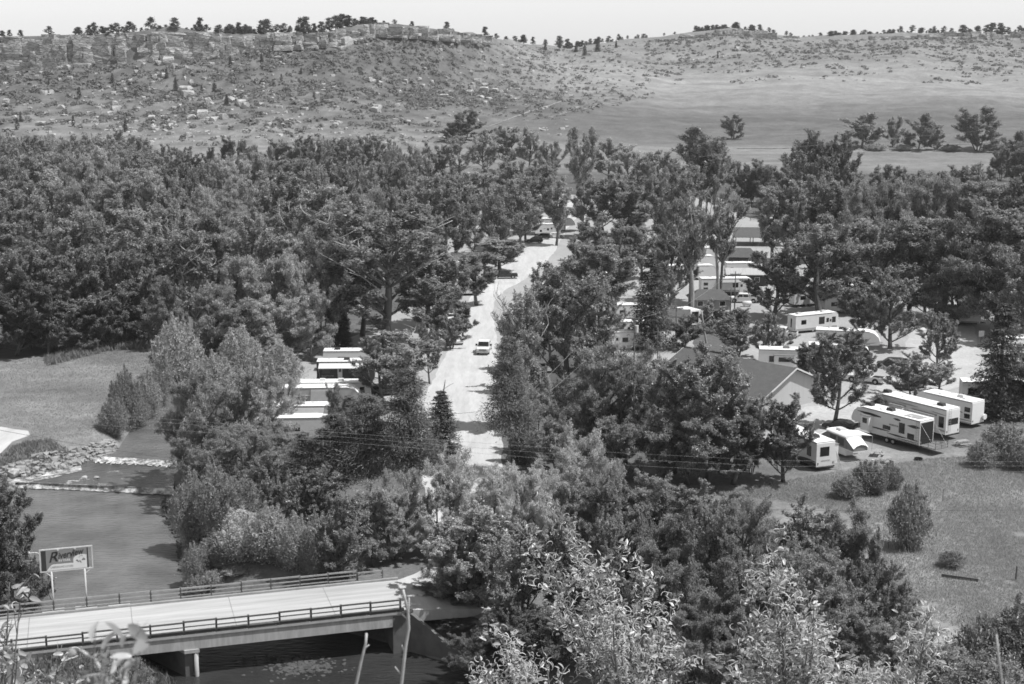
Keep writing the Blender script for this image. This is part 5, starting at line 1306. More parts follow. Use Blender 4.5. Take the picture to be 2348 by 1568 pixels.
KINDW = {'wltn':'willow tree','rndn':'leafy tree','thk':'leafy thicket bush','cot':'cottonwood','rnd':'leafy tree','wil':'willow','wlt':'willow tree','cotn':'cottonwood','cotd':'bare-limbed cottonwood','asp':'pale-stemmed aspen','wiln':'willow','bus':'bush','spr':'spruce','pin':'pine','dom':'dome-shaped pine','rpi':'pine'}
NAMEW = {'wltn':'willow_tree','rndn':'leafy_tree','thk':'thicket_bush','cot':'cottonwood_tree','rnd':'leafy_tree','wil':'willow_tree','wlt':'willow_tree','cotn':'cottonwood_tree','cotd':'cottonwood_tree','asp':'aspen_tree','wiln':'willow_tree','bus':'bush','spr':'spruce_tree','pin':'pine_tree','dom':'pine_tree','rpi':'pine_tree'}
TR = random.Random(77)
def put(kind, P, h, wm, tone, label, group, lean=0.0, i=None):
    pr = PROTO[kind][TR.randrange(len(PROTO[kind])) if i is None else i]
    root = empty(NAMEW[kind], P, TR.uniform(0, 6.28), label, 'bush' if kind in ('bus','thk') else 'tree', group)
    sx = wm/pr['W']; root.scale = (sx, sx*TR.uniform(.92,1.08), h/pr['H'])
    for nm, me in pr['parts']:
        o = link(nm, me, root)
        if nm == 'crown': o.color = (tone, tone, tone, 1)
    return root
def place(kind, u, vt, wpx, h=None, vb=None, tone=1.0, i=None):
    """tree whose top is at (u, vt) in the picture; either its height or its foot row is known"""
    if vb is not None:
        P = atg(u, vb); h = zat(vt, P.y) - P.z
    else:
        y = (h - CAMH)/(ray(u, vt)[2]/ray(u, vt)[1]); 
        for _ in range(4):
            x = (u-UC)/FD*depth(y, h); g_ = gz(x, y); y = (h + g_ - CAMH)/(ray(u, vt)[2]/ray(u, vt)[1])
        P = Vector(((u-UC)/FD*depth(y, 0), y, g_))
    wm = wpx*depth(P.y, h*.5)/FD*(1.18 if kind in ('cot','rnd','rndn','thk','wlt','wltn','cotn','cotd') else 1.0)
    return P, max(h, .6), wm, tone, i
def dense(items, wf=.8, kinds=None):
    """thicken a woodland row: the listed trees a little slimmer, with a younger one between neighbours"""
    L_ = sorted(items, key=lambda t: t[1]); out = []
    for n_, (k, u, vt, wpx, d) in enumerate(L_):
        out.append((k, u, vt, wpx*wf, d))
        if n_ + 1 < len(L_):
            k2, u2, vt2, w2, d2 = L_[n_+1]
            if 25 < u2 - u < 120:
                dd = {a: b for a, b in d.items() if a not in ('label', 'i')}
                if 'h' in dd: dd['h'] = dd['h']*TR.uniform(.88,1.02)
                dd['tone'] = (d.get('tone',1) + d2.get('tone',1))/2*TR.uniform(.86,1.12)
                kk = k if TR.random() < .5 else k2
                out.append((kk, (u+u2)/2 + TR.uniform(-8,8), (vt+vt2)/2 + TR.uniform(-4,14), (wpx+w2)/2*wf*TR.uniform(.8,1.05), dd))
    return out
def thin(items, wf=1.0):
    """keep the row as listed but uneven in height and tone"""
    return [(k, u + TR.uniform(-8,8), vt + TR.uniform(-12,12), wpx*wf*TR.uniform(.85,1.15), dict(d, tone=d.get('tone',1)*TR.uniform(.85,1.2))) for k, u, vt, wpx, d in items]
GT = {'near bank thicket': 1.08, 'pale thicket over the entrance': 1.18, 'meadow edge trees': 1.1, 'thicket behind the bridge': 1.15, 'front row of the right woods': 1.2, 'middle row of the right woods': 1.2, 'back row of the right woods': 1.15, 'river bank willows': 1.12}
def row(where, group, items):
    """items: (kind, u, vtop, width px, dict) sorted and labelled from left to right"""
    cnt = {}
    order = sorted(items, key=lambda t: t[1]); tot = {}
    for t in order: tot[KINDW[t[0]]] = tot.get(KINDW[t[0]], 0) + (0 if 'label' in t[4] else 1)
    _words = ['first','second','third','fourth','fifth','sixth','seventh','eighth','ninth','tenth','eleventh','twelfth','thirteenth','fourteenth','fifteenth','sixteenth','seventeenth','eighteenth','nineteenth','twentieth','twenty-first','twenty-second','twenty-third','twenty-fourth']
    for k, u, vt, wpx, d in order:
        d = dict(d); lab = d.pop('label', None); kw = KINDW[k]; cnt[kw] = cnt.get(kw, 0) + (1 if lab is None else 0)
        P, h, wm, tone, i = place(k, u, vt, wpx, **d); tone *= TR.uniform(.84,1.22)*GT.get(group, 1.06)
        tw = 'pale ' if tone > 1.25 else ('dark ' if tone < .8 else '')
        if lab is None:
            lab = (tw + KINDW[k] + ' ' + where) if tot[kw] == 1 else (ordw(cnt[kw]-1) + ' ' + KINDW[k] + ' from the left ' + where)
        put(k, P, h, wm, tone, lab, group, i=i)
H_ = lambda h, t=1.0, **k: dict(h=h, tone=t, **k)
B_ = lambda vb, t=1.0, **k: dict(vb=vb, tone=t, **k)

# ================================================================== TREES OF THE VALLEY (far to near)
row('in the farthest row of the left woods', 'far row of the left woods', dense([
 ('rnd',-15,308,86,H_(15,1.0)),('wil',22,300,71,H_(15,1.15)),('rnd',70,312,76,H_(15,.95)),('wil',118,300,76,H_(15,1.1)),('rnd',165,312,81,H_(15,1.0)),('wil',220,302,76,H_(15,1.2)),('rnd',268,298,81,H_(15,1.0)),('rnd',322,316,81,H_(15,.9)),('rnd',378,330,81,H_(15,.95)),('rnd',438,338,76,H_(15,.8)),
 ('rnd',527,313,72,H_(15,.62)),('rnd',590,335,66,H_(15,.9)),('rnd',640,320,81,H_(15,.85)),('rnd',695,312,81,H_(15,.9)),('wil',750,308,81,H_(15,1.05)),('rnd',805,318,81,H_(15,.9)),('rnd',855,312,81,H_(15,.95)),('wil',905,322,76,H_(15,1.1)),('rnd',950,335,76,H_(15,.9))], .66))
row('in the second row of the left woods', 'second row of the left woods', dense([
 ('cot',-20,352,99,H_(20,1.0)),('cot',45,345,108,H_(20,1.0)),('cot',110,350,108,H_(20,.95)),('wlt',175,350,108,H_(20,1.15)),('wlt',235,340,117,H_(20,1.25)),('cot',300,345,108,H_(20,1.1)),('cot',360,362,99,H_(20,.95)),('rnd',425,385,99,H_(20,.62)),('rnd',470,392,90,H_(20,.66)),('wlt',520,360,99,H_(20,1.2)),('wlt',580,352,117,H_(20,1.25)),('cot',640,368,99,H_(20,1.0)),('cot',700,365,99,H_(20,.9)),('cot',760,362,108,H_(20,.95)),('cot',820,372,99,H_(20,.9)),('cot',880,360,99,H_(20,.95)),('cot',930,372,90,H_(20,.95))], .7))
row('in the third row of the left woods', 'third row of the left woods', thin([
 ('cot',-10,410,110,H_(21,.9)),('cot',62,398,110,H_(21,.95)),('cot',130,405,119,H_(21,.95)),('wlt',200,402,119,H_(21,1.15)),('cot',268,408,119,H_(21,1.0)),('wlt',335,392,119,H_(21,1.15)),('cot',400,420,102,H_(21,.9)),('wlt',470,420,128,H_(21,1.25)),('wlt',545,420,128,H_(21,1.25)),('cot',615,398,110,H_(21,1.05)),('cot',680,392,110,H_(21,1.05)),('cot',745,418,110,H_(21,.95)),('cot',810,440,102,H_(21,.95)),('wlt',860,430,102,H_(21,1.05)),('cot',920,425,94,H_(21,.95))], .85))
row('in the fourth row of the left woods', 'fourth row of the left woods', thin([
 ('cot',20,440,135,H_(20,.95)),('cot',100,470,117,H_(20,.8)),('cot',175,492,99,H_(20,.85)),('rnd',250,500,117,H_(20,.85)),('cot',315,470,108,H_(20,.85)),('cotd',395,470,108,H_(20,.95)),('wlt',500,455,171,H_(20,1.2)),('cot',590,480,126,H_(20,.95)),('cotd',680,470,135,H_(20,1.0)),('cot',755,480,117,H_(20,.9)),('wlt',815,460,126,H_(20,1.0))], 0.95))
row('in the row behind the meadow-edge trees', 'fifth row of the left woods', thin([
 ('rnd',-10,530,142,H_(14,.8)),('rnd',85,545,124,H_(14,.75)),('rnd',160,540,114,H_(14,.8)),('rnd',235,528,124,H_(14,.85)),('rnd',310,515,104,H_(14,.95)),('rnd',372,560,104,H_(14,.8)),('wlt',560,530,142,H_(14,.95)),('wlt',630,520,133,H_(14,1.0)),('wlt',700,540,133,H_(14,1.1))], 1.0))
row('along the dark edge of the left meadow', 'meadow edge trees', [
 ('rndn',-5,585,170,B_(800,.62)),('rndn',62,562,150,B_(800,.66)),('rndn',130,572,150,B_(798,.66)),('rndn',200,562,150,B_(790,.66)),('rndn',268,570,150,B_(785,.68)),('rndn',335,600,130,B_(775,.7)),('rndn',30,660,140,B_(815,.5)),('rndn',110,640,130,B_(812,.55)),('rndn',175,690,110,B_(802,.5)),('rndn',245,668,120,B_(795,.52)),('rnd',310,700,90,B_(785,.55)),
 ('asp',440,528,150,B_(770,.95,label='tall pale-stemmed tree rising behind the round meadow bush'))])
row('between the meadow and the left trailers', 'feathery trees beside the left trailers', [
 ('wlt',380,640,90,B_(800,.8)),('wlt',545,590,120,B_(800,1.15)),('wlt',605,598,130,B_(810,1.2)),('wlt',668,585,130,B_(810,1.25)),('wlt',735,565,120,B_(790,1.25)),('cot',770,620,100,B_(800,.95)),('wlt',500,660,110,B_(820,1.0)),('wlt',560,690,130,B_(840,1.15)),('wlt',640,680,120,B_(830,1.15)),('wlt',715,670,110,B_(830,1.05)),
 ('wiln',408,716,140,B_(890,1.15,label='round pale bush standing alone at the meadow end')),('wiln',555,738,120,B_(890,1.15)),('wiln',640,778,125,B_(900,1.15)),('wiln',495,800,120,B_(930,1.0)),('spr',786,700,50,B_(800,.7,label='small dark spruce behind the dark-sided trailer'))])
row('on the river bank below the meadow', 'river bank willows', [
 ('wiln',290,835,90,B_(985,.9)),('wiln',335,850,90,B_(960,.95)),('wiln',262,905,80,B_(1000,.75)),('wiln',318,900,70,B_(985,.85)),('wiln',365,850,60,B_(935,.9)),
 ('wltn',490,835,200,B_(1075,1.0)),('wltn',580,850,150,B_(1055,1.05)),('wltn',430,905,120,B_(1080,.9)),('wltn',625,960,90,B_(1075,1.0)),('wltn',645,862,85,B_(1000,1.05)),('wltn',550,985,160,B_(1130,.9)),('wltn',640,1040,110,B_(1140,1.0)),('wltn',470,985,130,B_(1120,.85))])
row('in the stand left of the road head', 'tall stand at the road head', dense([
 ('cot',960,345,100,H_(18,1.0)),('cot',1005,330,110,H_(19,1.0)),('cot',1055,312,110,H_(19,1.1)),('cot',1108,300,115,H_(20,1.1)),('cot',1160,288,115,H_(20,1.15)),('cot',1212,292,110,H_(20,1.1)),('cot',1262,325,100,H_(19,1.0)),
 ('cot',985,400,120,H_(19,.95)),('cot',1045,385,120,H_(20,1.0)),('cot',1110,375,125,H_(20,1.05)),('cot',1170,365,125,H_(20,1.05)),('cot',1230,380,120,H_(20,1.0)),('cot',1275,405,90,H_(19,.9)),
 ('cot',1040,455,120,B_(610,.8)),('cot',1085,450,110,B_(590,.8)),('cot',1150,470,120,B_(570,.85)),('cot',1205,455,110,B_(555,.9)),('cot',975,470,110,B_(640,.8))], .66))
row('beyond the woods against the pale hill foot', 'lone trees beyond the woods', [
 ('rnd',1066,254,84,B_(322,.62,i=1,label='large round dark tree standing beyond the woods')),('rnd',1038,282,48,B_(326,.7,i=0,label='lower dark tree joined to the left of the round one')),
 ('rnd',1680,264,54,B_(320,.75,i=1,label='dark tree standing alone at the edge of the far meadow')),
 ('rnd',1975,260,90,B_(340,.95,i=0,label='broad tree leftmost of the far meadow row')),('rnd',2048,268,50,B_(336,.95,i=1,label='slim tree second in the far meadow row')),('rnd',2105,262,66,B_(346,.8,i=0,label='dark tree third in the far meadow row')),('rnd',2142,280,52,B_(344,.95,i=1,label='smaller loose tree right of the third in the far meadow row')),('rnd',2240,248,104,B_(347,.62,i=1,label='broadest dark tree at the right end of the far meadow row')),
 ('bus',1900,325,60,B_(350,1.0)),('bus',2010,328,60,B_(345,1.25)),('bus',2070,330,50,B_(345,1.3)),('bus',2180,330,50,B_(347,1.0)),('bus',2290,325,60,B_(345,1.0))])
row('right of the road head', 'stand right of the road head', dense([
 ('cot',1335,293,125,B_(480,.8,label='dark tall cottonwood with visible trunk right of the road head')),('cot',1395,318,120,H_(18,1.1)),('cot',1440,335,120,H_(18,1.1)),('cot',1490,345,110,H_(17,1.05)),('cot',1530,350,90,H_(17,1.0)),('cot',1600,292,150,B_(500,.85)),('cot',1640,318,100,B_(500,.8)),
 ('cot',1385,405,150,B_(545,1.0)),('cot',1440,400,120,B_(540,.95)),('cot',1500,400,120,B_(530,.9)),('cot',1335,430,90,B_(530,.9)),('rnd',1360,500,110,B_(600,.95)),('rnd',1330,545,95,B_(640,.9)),('cot',1420,505,120,B_(640,.9)),('cot',1470,520,110,B_(640,.9)),('cot',1530,480,110,B_(600,.95))], .72))
row('along the park road', 'trees along the park road', [
 ('cot',1145,548,100,B_(625,1.0,label='bushy tree overhanging the left road edge beyond the dark pickup')),('cot',1092,580,85,B_(700,.95)),('rnd',1062,690,55,B_(770,.75)),('rnd',1035,725,60,B_(800,.75)),('cot',1045,590,70,B_(720,.75)),
 ('cotd',880,468,260,B_(790,.78,i=0,label='huge cottonwood with bare pale branches left of the road')),('cotd',830,540,170,B_(770,.75,label='second bare-limbed cottonwood left of the huge one')),('cot',985,560,140,B_(750,.8)),('cot',1000,640,120,B_(790,.8)),('cot',780,560,100,B_(770,.9)),
 ('asp',1192,655,135,B_(985,1.0,label='pale-branched aspen at the right road edge')),('cotn',1305,598,190,B_(905,.72,label='dense dark cottonwood right of the pale-branched aspen')),('cotn',1265,615,120,B_(850,.9)),('cot',1380,560,140,B_(760,.85)),('cotn',1370,640,120,B_(850,.8)),
 ('cotd',922,768,185,B_(935,.9,label='leafy tree with twiggy pale limbs beside the left trailers')),('cotn',880,775,130,B_(930,.85)),('cotn',985,745,65,B_(880,.8)),
 ('wlt',768,880,42,B_(1000,.85,label='slim young tree standing in front of the curved fifth-wheel'))])
row('around the sheds', 'trees around the sheds', [
 ('spr',1490,575,118,B_(800,.8,label='tall dark spruce beside the transformer pole')),('cotd',1585,455,120,B_(740,.95,i=1)),('cotd',1645,448,110,B_(700,.95,i=1)),
 ('cotn',1772,558,128,B_(732,.62,label='dense dark round tree on a bare trunk behind the motorhome')),('cotn',1690,708,120,B_(815,.85)),('cotn',1760,718,90,B_(835,.75)),('rnd',1570,725,75,B_(800,.7)),('cotn',1540,515,95,B_(690,.85)),('cotn',1522,600,80,B_(722,.85)),('rnd',1632,690,60,B_(760,.8)),('rnd',1580,800,50,B_(870,.75))])
row('in the back row of the right-hand woods', 'back row of the right woods', dense([
 ('rnd',1700,372,76,H_(14,.62)),('rnd',1745,368,86,H_(15,.62)),('rnd',1790,385,86,H_(15,.68)),('cot',1850,300,115,B_(500,.78)),('cot',1925,312,80,B_(500,.62)),('rnd',1975,401,86,H_(15,.72)),('rnd',2020,381,95,H_(14,.68)),('rnd',2080,388,95,H_(14,.7)),('rnd',2140,394,95,H_(14,.75)),('rnd',2195,381,95,H_(15,.72)),('rnd',2255,378,95,H_(15,.68)),('rnd',2320,302,81,H_(18,.55)),('rnd',2365,340,95,H_(17,.6))]))
row('in the middle row of the right-hand woods', 'middle row of the right woods', dense([
 ('cot',1770,430,100,B_(600,.75)),('cot',1830,415,110,B_(600,.8)),('cot',1895,400,120,B_(600,.85)),('wlt',1960,420,130,B_(620,.85)),('wlt',2030,420,140,B_(620,.85)),('wlt',2100,405,140,B_(620,.9)),('wlt',2170,410,140,B_(620,.85)),('cot',2240,420,140,B_(630,.7)),('cot',2310,400,140,B_(630,.65)),('cot',2370,430,140,B_(640,.65))]))
row('in the front row of the right-hand woods', 'front row of the right woods', [
 ('cot',1880,505,150,B_(735,.72)),('cot',1945,520,130,B_(720,.75)),('cot',2010,500,140,B_(720,.8)),('wlt',2075,510,150,B_(720,.8)),('cot',2150,500,150,B_(730,.68)),('wlt',2225,490,160,B_(740,.65)),('cot',2300,480,160,B_(750,.62)),('cot',2365,500,150,B_(760,.6)),
 ('cotn',2040,615,125,B_(800,.78)),('cotn',2125,610,120,B_(740,.75)),('wlt',2200,585,140,B_(748,.7)),('wlt',2275,560,150,B_(765,.65)),('cotn',2345,570,150,B_(790,.62)),('cotn',1975,640,105,B_(778,.8)),('cotn',2150,720,95,B_(860,.7,label='tree with bare trunk standing in the bright right lane')),('cotn',1890,600,110,B_(715,.75))])
row('near the right-hand trailers', 'trees near the right trailers', [
 ('cotn',1910,758,150,B_(982,.62,i=0,label='shade tree on a slim trunk beside the toy hauler')),('cotn',1855,785,80,B_(880,.75)),('cotn',1945,755,70,B_(850,.75)),('cotn',2090,810,135,B_(915,.85)),('cotn',2150,830,80,B_(900,.8)),('spr',2288,690,150,B_(958,.95,label='tall dark spruce at the right edge behind the trailers')),('wlt',2340,800,110,B_(960,.62)),('rnd',2000,905,70,B_(975,.7)),('bus',2300,965,120,B_(1050,.8)),('bus',2250,1010,80,B_(1070,.85)),('bus',2340,1000,90,B_(1075,.7))])
row('in the dark willow mass before the large building', 'willow mass before the building', [
 ('cotn',1545,818,170,B_(1085,.85)),('cotn',1620,800,200,B_(1105,.8,i=1)),('wltn',1662,822,130,B_(1090,.9)),('wlt',1580,905,170,B_(1110,.75)),('cotn',1680,940,170,B_(1110,.62)),('cotn',1795,908,120,B_(1105,.62)),('wlt',1515,930,110,B_(1100,.7)),('wltn',1722,908,90,B_(1085,.85)),
 ('wlt',1395,795,150,B_(1045,.9)),('wlt',1440,830,120,B_(1060,.9)),('wlt',1370,900,110,B_(1060,.85)),('dom',1316,868,78,B_(1010,1.0)),('wlt',1420,960,120,B_(1100,.8)),('wlt',1470,790,90,B_(960,.9))])
row('by the foot of the road', 'conifers by the road foot', [
 ('spr',1012,893,112,B_(1060,1.05,label='small spruce left of the road foot')),('pin',938,845,150,B_(1190,1.0)),('pin',850,900,160,B_(1170,1.0)),('pin',770,945,140,B_(1160,.95)),('pin',1168,770,120,B_(1090,1.0)),('pin',805,905,110,B_(1070,1.0)),('pin',700,990,120,B_(1150,.95)),('spr',1185,930,60,B_(1060,.85)),('wltn',1240,890,110,B_(1040,.9)),('wltn',1275,960,110,B_(1080,.9)),('bus',1215,985,70,B_(1060,.9)),('rndn',1225,840,80,B_(960,.85)),('bus',1290,860,60,B_(930,.8))])
row('in the thicket behind the bridge', 'thicket behind the bridge', [
 ('wiln',440,1075,110,B_(1245,.95)),('wiln',500,1050,120,B_(1225,.95)),('wiln',565,1085,120,B_(1245,.9)),('cotn',620,1040,130,B_(1225,.85)),('wiln',690,1080,120,B_(1240,.85)),('cotn',735,1065,120,B_(1240,.75)),('wiln',560,1160,130,B_(1335,1.25)),('wiln',620,1150,120,B_(1330,1.2)),('wiln',500,1215,100,B_(1335,1.05)),('wiln',450,1240,70,B_(1340,.9)),('wiln',475,1285,80,B_(1350,1.0)),('wiln',530,1275,90,B_(1345,1.1)),('wiln',595,1270,90,B_(1340,1.0)),('bus',660,1275,90,B_(1335,.9)),('bus',730,1270,80,B_(1325,.9)),('bus',800,1262,80,B_(1318,.9)),('bus',490,1305,70,B_(1372,.9)),('bus',545,1300,75,B_(1368,1.0)),('bus',600,1298,75,B_(1362,.95)),('bus',655,1295,75,B_(1356,.9)),('bus',450,1315,60,B_(1375,.8)),('wiln',680,1175,110,B_(1325,1.0)),('cotn',790,1140,150,B_(1325,.85)),('wiln',735,1170,100,B_(1320,.95)),('wlt',850,1120,120,B_(1300,.9))])
row('in the pale thicket over the park entrance', 'pale thicket over the entrance', [
 ('wltn',1010,1063,140,B_(1270,1.2)),('wltn',1075,1040,150,B_(1260,1.3)),('wltn',925,1078,120,B_(1265,1.15)),('wltn',1150,1068,150,B_(1290,1.3)),('wltn',1330,983,150,B_(1230,1.3)),('wltn',1270,1053,150,B_(1270,1.25)),('wltn',1210,1083,140,B_(1300,1.2)),('wltn',1390,1048,120,B_(1260,1.15)),
 ('cotn',1060,1175,190,B_(1450,1.0)),('wltn',905,1128,120,B_(1285,1.1)),('cotn',1105,1170,210,B_(1450,.95,i=2)),('cotn',1200,1200,180,B_(1450,.85)),('cotn',1290,1190,170,B_(1420,.85)),('cotn',1080,1290,130,B_(1470,.7))])
row('in the leafy thicket on the near bank', 'near bank thicket', [
 ('thk',1400,1100,180,B_(1300,.85)),('wltn',1490,1088,200,B_(1300,.85)),('thk',1590,1110,190,B_(1300,.85)),('wltn',1680,1140,170,B_(1310,.85)),('thk',1400,1180,190,B_(1420,.8)),('wltn',1500,1190,190,B_(1430,.72)),('thk',1610,1170,200,B_(1440,.8)),('wltn',1720,1160,200,B_(1430,.85)),('thk',1830,1150,210,B_(1400,.85)),('wltn',1920,1160,170,B_(1390,.85)),('thk',1980,1210,140,B_(1400,.8)),
 ('wltn',1620,1290,220,B_(1540,.75)),('thk',1740,1280,220,B_(1540,.8)),('wltn',1870,1270,230,B_(1520,.8)),('thk',1990,1290,170,B_(1480,.8)),('wltn',2060,1330,130,B_(1450,.85)),('thk',1480,1310,220,B_(1560,.62)),('wltn',1350,1300,180,B_(1540,.55)),('thk',1950,1400,200,B_(1560,.85)),('wltn',2060,1420,160,B_(1570,.85)),('thk',1780,1420,220,B_(1600,.75)),('wltn',1600,1420,220,B_(1620,.65)),
 ('thk',1240,1400,180,B_(1560,.5)),('wltn',1120,1440,150,B_(1570,.5)),('thk',1045,1415,100,B_(1500,.5)),('wltn',992,1345,95,B_(1425,.75)),('thk',1065,1335,120,B_(1450,.65)),('wltn',1050,1235,140,B_(1410,.9)),('wltn',1015,1390,90,B_(1462,.6)),('thk',1150,1390,130,B_(1530,.55))])
row('on the right-hand field', 'bushes on the right field', [
 ('bus',2082,1100,112,B_(1258,.75,label='round multi-stemmed bush standing alone in the dry field')),('bus',2180,1262,70,B_(1300,.75,label='low dark bush below the lone field bush')),('bus',1990,1050,90,B_(1130,.7)),('bus',2040,1060,70,B_(1120,.75)),('bus',2010,1070,50,B_(1135,.6)),('bus',1940,1090,80,B_(1140,.8)),('bus',2260,1400,170,B_(1560,.75)),('bus',2330,1370,190,B_(1560,.65)),('bus',2170,1470,150,B_(1580,.85)),('bus',2400,1340,160,B_(1540,.62)),('bus',2260,1490,200,B_(1640,.7))])
row('at the left end of the bridge', 'trees at the left bridge end', [
 ('rndn',35,1098,150,B_(1395,.55,i=1,label='dark leafy tree at the left frame edge beyond the bridge rail')),('rndn',-30,1160,130,B_(1420,.55,label='second dark tree at the left frame edge')),('bus',75,1270,70,B_(1395,.6)),('bus',300,1505,100,B_(1580,.75)),('bus',235,1520,130,B_(1600,.75)),('bus',120,1540,130,B_(1620,.8))])

# broken pale trunk on the right
def snag(u, vt, vb, w0, label, lean):
    P = at(u, vb, 0); h = zat(vt, P.y)
    o = MB(); r = random.Random(int(u)); limb(o, (0,0,-.3), (lean, 0, h), w0, w0*.55, r, .05, 7, 8)
    limb(o, (lean*.7,0,h*.7), (lean*.7+1.6,0,h*.9), w0*.3, .04, r, .1, 3, 5)
    ob = o.build('dead_trunk', M_barkp, None, True); ob.location = P; tag(ob, label, 'trunk', 'dead trunks')
snag(1886, 585, 738, .38, 'broken pale trunk standing among the right-hand trees', -1.2)
snag(1584, 585, 741, .40, 'tall leaning pale trunk beside the pale shed', -.6)
snag(1645, 570, 701, .42, 'thick pale trunk rising behind the small cabin', -.8)
snag(1622, 712, 800, .22, 'short broken stump trunk in front of the cargo trailer', -1.3)
snag(1000, 870, 950, .14, 'bare pale limb arching over the left road edge', 1.4)

# ridge pines: hilltop silhouettes
PR = random.Random(12)
ridge = [(5,72),(22,70),(48,70),(112,62),(173,68),(205,60),(217,55),(235,62),(255,58),(268,55),(282,62),(298,52),(310,60),(325,64),(347,44),(402,44),(412,62),(440,66),(460,44),(475,58),(500,60),(520,66),(535,62),(548,54),(562,58),(575,66),(600,50),(612,48),(635,58),(650,56),(665,62),(690,46),(702,42),(720,56),(738,52),(756,44),(770,40),(785,36),(800,38),(815,44),(830,40),(845,48),(862,46),(880,48),(905,46),(945,50),(1024,52),(1112,64),(1138,78),(1160,84),(1180,84),(1200,82),(1222,86),(1250,92),(1282,86),(1300,92),(1335,94),(1372,86),(1395,84),(1418,80),(1438,82),(1462,80),(1482,82),(1522,76),(1546,78),(1602,66),(1622,62),(1642,58),(1655,58),(1692,60),(1708,62),(1722,58),(1740,58),(1762,64),(1802,72),(1812,76),(1842,82),(1862,80),(1880,76),(1900,82),(1925,76),(1955,70),(1972,76),(1986,80),(2010,74),(2025,70),(2045,76),(2062,62),(2090,60),(2110,66),(2140,62),(2162,62),(2180,66),(2205,60),(2222,68),(2240,62),(2260,60),(2272,56),(2292,56),(2310,64),(2335,60),(2350,62)]
rc = {}
for i, (u, vt) in enumerate(sorted(ridge)):
    d = hkey(u, 5, _HD) + PR.uniform(1.5, 10); x = (u - UC)/FD*depth(d, 60); zg = min(gz(x, d), hkey(u, 5, _HZ)); h = max(2.8, (zat(vt, d) - zg)*1.12)
    side = 'left cliff' if u < 1050 else ('saddle' if u < 1330 else ('middle hilltop' if u < 1830 else 'right ridge'))
    rc[side] = rc.get(side, -1) + 1
    put('rpi', Vector((x, d, zg - .2)), h, h*PR.uniform(.8,1.1), PR.uniform(.8,1.15), 'small dark pine on the ' + side + ' skyline, ' + ordw(rc[side]) + ' from the left', 'skyline pines on the ' + side)
fc = {}
for u in sorted(PR.choice([PR.uniform(180,820), PR.uniform(1140,1480), PR.uniform(1580,1780), PR.uniform(1850,2350), PR.uniform(500,860)]) for q in range(170)):
    d = hkey(u, 5, _HD) + PR.uniform(2, 22); x = (u - UC)/FD*depth(d, 60); zg = min(gz(x, d), hkey(u, 5, _HZ)); h = PR.uniform(2.2, 6.2)
    side = 'left cliff' if u < 1050 else ('saddle' if u < 1330 else ('middle hilltop' if u < 1830 else 'right ridge'))
    fc[side] = fc.get(side, -1) + 1
    put('rpi', Vector((x, d, zg - .3)), h, h*PR.uniform(.9,1.5), PR.uniform(.85,1.25), 'low bushy pine on the ' + side + ' skyline, ' + ordw(fc[side]) + ' such filler from the left', 'low filler pines on the ' + side)
for lci, (u, vb, hpx) in enumerate(sorted([(182,228,26),(40,298,26),(112,195,14),(258,192,24),(265,208,10),(310,225,18),(403,208,32),(382,180,22),(492,222,30),(462,213,18),(520,240,24),(48,280,24),(168,290,24),(288,302,30),(528,150,22),(600,142,20),(650,112,24),(665,90,26),(700,110,20),(690,170,16),(714,196,10),(720,230,18),(1282,118,22),(1320,120,22),(1340,128,30),(1370,118,30),(1645,135,14),(1412,110,18),(1300,108,16),(1250,115,18),(560,205,10),(645,190,18),(330,128,12),(880,110,10)])):
    p = hillpt(u, vb); h = hpx*depth(p.y, p.z)/FD
    put('rpi' if PR.random() < .4 else 'spr', p, h, h*PR.uniform(.4,.6), PR.uniform(.85,1.2), 'lone dark conifer on the open hillside, ' + ordw(lci) + ' from the left', 'lone conifers on the hillside')

# ------------------------------------------------------------------ hill scrub: far too many to count
def scrub(name, n, sampler, size, nl, label, m=MLS, flat=.7):
    g = np.random.default_rng(n); P = []; 
    while len(P) < n:
        q = sampler()
        if q is not None: P.append(q)
    xy = np.array(P); z = ground_np(xy[:,0], xy[:,1])
    s = size*(.35 + 1.5*g.random(n)**2.5)
    idx = np.repeat(np.arange(n), nl); k = len(idx)
    d = rnd(k, g); d[:,2] = np.abs(d[:,2])
    C = np.stack([xy[:,0], xy[:,1], z], -1)[idx] + d*np.stack([s, s, s*flat], -1)[idx]*g.uniform(.55,1.0,(k,1))
    ls = s[idx]*g.uniform(.24,.44,k)
    V, Q = cards(C, d + rnd(k,g)*.5 + np.array([0,0,.3]), rnd(k,g), ls, ls*.62)
    return tag(link(name, mesh_np(name, V, Q, m)), label, None, None, 'stuff')
SR = random.Random(5)
def s_left():
    u = SR.uniform(-60, 1010); y = SR.uniform(742, hkey(u, 4, _HD) - 1); x = (u-UC)/FD*depth(y, 25)
    dens = vnoise(np.array([x/24.]), np.array([y/10.]))[0]*.6 + vnoise(np.array([x/7.+5]), np.array([y/4.]))[0]*.4 + .45*((y-740)/160.) - .1
    return (x, y) if SR.random() < max(.05, (dens - .5)*3.5) else None
def s_mid():
    u = SR.uniform(820, 1500); d1 = hkey(u, 4, _HD); y = SR.uniform(830 + max(0, u-1250)*.5, d1 - 2); x = (u-UC)/FD*depth(y, 35)
    v_lim = 1
    dens = vnoise(np.array([x/22.]), np.array([y/14.]))[0]
    c = math.exp(-((u-1150)/260.)**2)*min(1, max(0, (y-835)/40.))
    return (x, y) if SR.random() < c*(.35 + dens) else None
def s_right():
    u = SR.uniform(1480, 2450); y = SR.uniform(1030, hkey(u, 4, _HD) - 2); x = (u-UC)/FD*depth(y, 45)
    dens = vnoise(np.array([x/34.+9]), np.array([y/12.]))[0]*.6 + vnoise(np.array([x/9.+2]), np.array([y/5.]))[0]*.45; up = (y-1030)/190.
    return (x, y) if SR.random() < max(0.0, dens*1.3 - .78 + up*.75) else None
